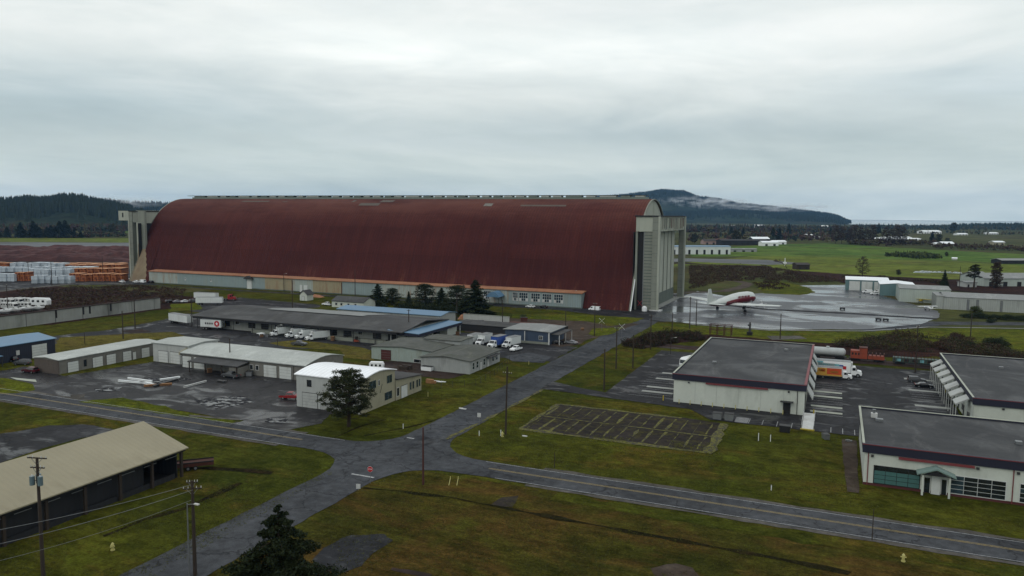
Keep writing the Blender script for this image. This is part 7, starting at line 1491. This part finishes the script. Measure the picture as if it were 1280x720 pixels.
def wn(scale, detail, rough, stretch=(1, 1, 1), rot=0, dist=0.0, off=(0, 0, 0)):
    mp = N.new('ShaderNodeMapping'); mp.inputs['Scale'].default_value = stretch; mp.inputs['Rotation'].default_value = (0, 0, rot); mp.inputs['Location'].default_value = off; Lk.new(cb.outputs[0], mp.inputs[0])
    o = N.new('ShaderNodeTexNoise'); o.inputs['Scale'].default_value = scale; o.inputs['Detail'].default_value = detail; o.inputs['Roughness'].default_value = rough; o.inputs['Distortion'].default_value = dist; Lk.new(mp.outputs[0], o.inputs[0]); return o.outputs['Fac']
def wr(f, stops):
    o = N.new('ShaderNodeValToRGB'); e = o.color_ramp.elements
    while len(e) < len(stops): e.new(.5)
    for i, (p, c) in enumerate(stops): e[i].position = p; e[i].color = (*c, 1)
    Lk.new(f, o.inputs[0]); return o.outputs[0]
def wm(f, a, b, mode='MIX'):
    o = N.new('ShaderNodeMix'); o.data_type = 'RGBA'; o.blend_type = mode
    for i, v in ((0, f), (6, a), (7, b)):
        if isinstance(v, (int, float)): o.inputs[i].default_value = v
        elif isinstance(v, tuple): o.inputs[i].default_value = (*v, 1)
        else: Lk.new(v, o.inputs[i])
    return o.outputs[2]
base = wr(zz, [(0.0, (.73, .81, .80)), (.045, (.69, .77, .76)), (.10, (.66, .73, .735)), (.15, (.78, .83, .835)), (.21, (.90, .94, .94)), (.30, (.90, .94, .95)), (.55, (.92, .95, .98)), (1.0, (1.05, 1.08, 1.12))])
uu = mth('ADD', mth('MULTIPLY', sp.outputs[0], .919), mth('MULTIPLY', sp.outputs[1], .394))   # across the valley, towards the sea
n1 = wn(.30, 6, .6, (1, 1, 1), .3, .6, (3.1, 1.7, 0)); n2 = wn(.8, 5, .6, (1.0, .45, 1), -.4, .6, (7, 2, 0))
cs = N.new('ShaderNodeCombineXYZ'); Lk.new(mth('MULTIPLY', uu, 3.0), cs.inputs[0]); Lk.new(mth('MULTIPLY', sp.outputs[2], 15), cs.inputs[1]); Lk.new(mth('MULTIPLY', sp.outputs[1], .8), cs.inputs[2])
ns = N.new('ShaderNodeTexNoise'); ns.inputs['Scale'].default_value = 1.3; ns.inputs['Detail'].default_value = 5; ns.inputs['Roughness'].default_value = .55; ns.inputs['Distortion'].default_value = .5; Lk.new(cs.outputs[0], ns.inputs[0]); n3 = ns.outputs['Fac']
wob = mth('MULTIPLY', mth('SUBTRACT', n1, .5), .35); wobz = mth('MULTIPLY', mth('SUBTRACT', n3, .5), .07)
def bank(u0, v0, su, sv):
    a = mth('POWER', mth('ABSOLUTE', mth('DIVIDE', mth('ADD', mth('SUBTRACT', uu, u0), wob), su)), 2.0); b_ = mth('POWER', mth('ABSOLUTE', mth('DIVIDE', mth('ADD', mth('SUBTRACT', sp.outputs[2], v0), wobz), sv)), 2.0)
    return mth('POWER', 2.718, mth('MULTIPLY', mth('ADD', a, b_), -1.0))
c = wm(mth('MULTIPLY', mth('SUBTRACT', n1, .36), 3.2, True), wm(1.0, base, (.90, .93, .94), 'MULTIPLY'), wm(1.0, base, (1.10, 1.09, 1.08), 'MULTIPLY'))
c = wm(1.0, c, wr(n2, [(.30, (.90, .92, .93)), (.55, (1, 1, 1)), (.75, (1.05, 1.05, 1.05))]), 'MULTIPLY'); c = wm(1.0, c, wr(n3, [(.32, (.89, .91, .92)), (.5, (.98, .99, .99)), (.66, (1.07, 1.06, 1.06))]), 'MULTIPLY')
c = wm(bank(-.50, .125, .30, .040), c, wm(1.0, c, (.80, .86, .90), 'MULTIPLY')); c = wm(bank(.12, .105, .30, .022), c, wm(1.0, c, (.86, .89, .92), 'MULTIPLY'))
c = wm(bank(.52, .15, .16, .03), c, wm(1.0, c, (.86, .91, .95), 'MULTIPLY')); c = wm(bank(-.14, .20, .22, .035), c, wm(1.0, c, (1.12, 1.12, 1.12), 'MULTIPLY')); c = wm(bank(.18, .20, .16, .04), c, wm(1.0, c, (1.14, 1.13, 1.13), 'MULTIPLY'))
c = wm(1.0, c, (1.02, 1.0, .965), 'MULTIPLY')
bg2 = N.new('ShaderNodeBackground'); Lk.new(c, bg2.inputs[0]); bg2.inputs[1].default_value = 1.02
mx = N.new('ShaderNodeMixShader'); mx.inputs[0].default_value = .94; Lk.new(bg.outputs[0], mx.inputs[1]); Lk.new(bg2.outputs[0], mx.inputs[2]); Lk.new(mx.outputs[0], out.inputs['Surface'])
sl = bpy.data.lights.new('sun', 'SUN'); sl.energy = .5; sl.angle = math.radians(25); sl.color = (1, .96, .9); so = bpy.data.objects.new('sun', sl); COL.objects.link(so)
so.rotation_euler = (PI/2-SUN_EL, 0, math.radians(180)-SUN_AZ+0)
sd = Vector((math.sin(SUN_AZ)*math.cos(SUN_EL), math.cos(SUN_AZ)*math.cos(SUN_EL), math.sin(SUN_EL))); so.rotation_euler = sd.to_track_quat('Z', 'Y').to_euler()
vs = scene.view_settings; vs.view_transform = 'Standard'; vs.look = 'None'; vs.exposure = 0; vs.gamma = 1; vs.use_curve_mapping = False
scene.cycles.max_bounces = 6; scene.cycles.diffuse_bounces = 3; scene.cycles.glossy_bounces = 3; scene.cycles.volume_bounces = 1; scene.cycles.transparent_max_bounces = 6
scene.cycles.use_denoising = True; scene.cycles.volume_step_rate = 1.0; scene.cycles.volume_max_steps = 64
# copied parts take the kind name with Blender's own suffix already; drop prototypes nobody used
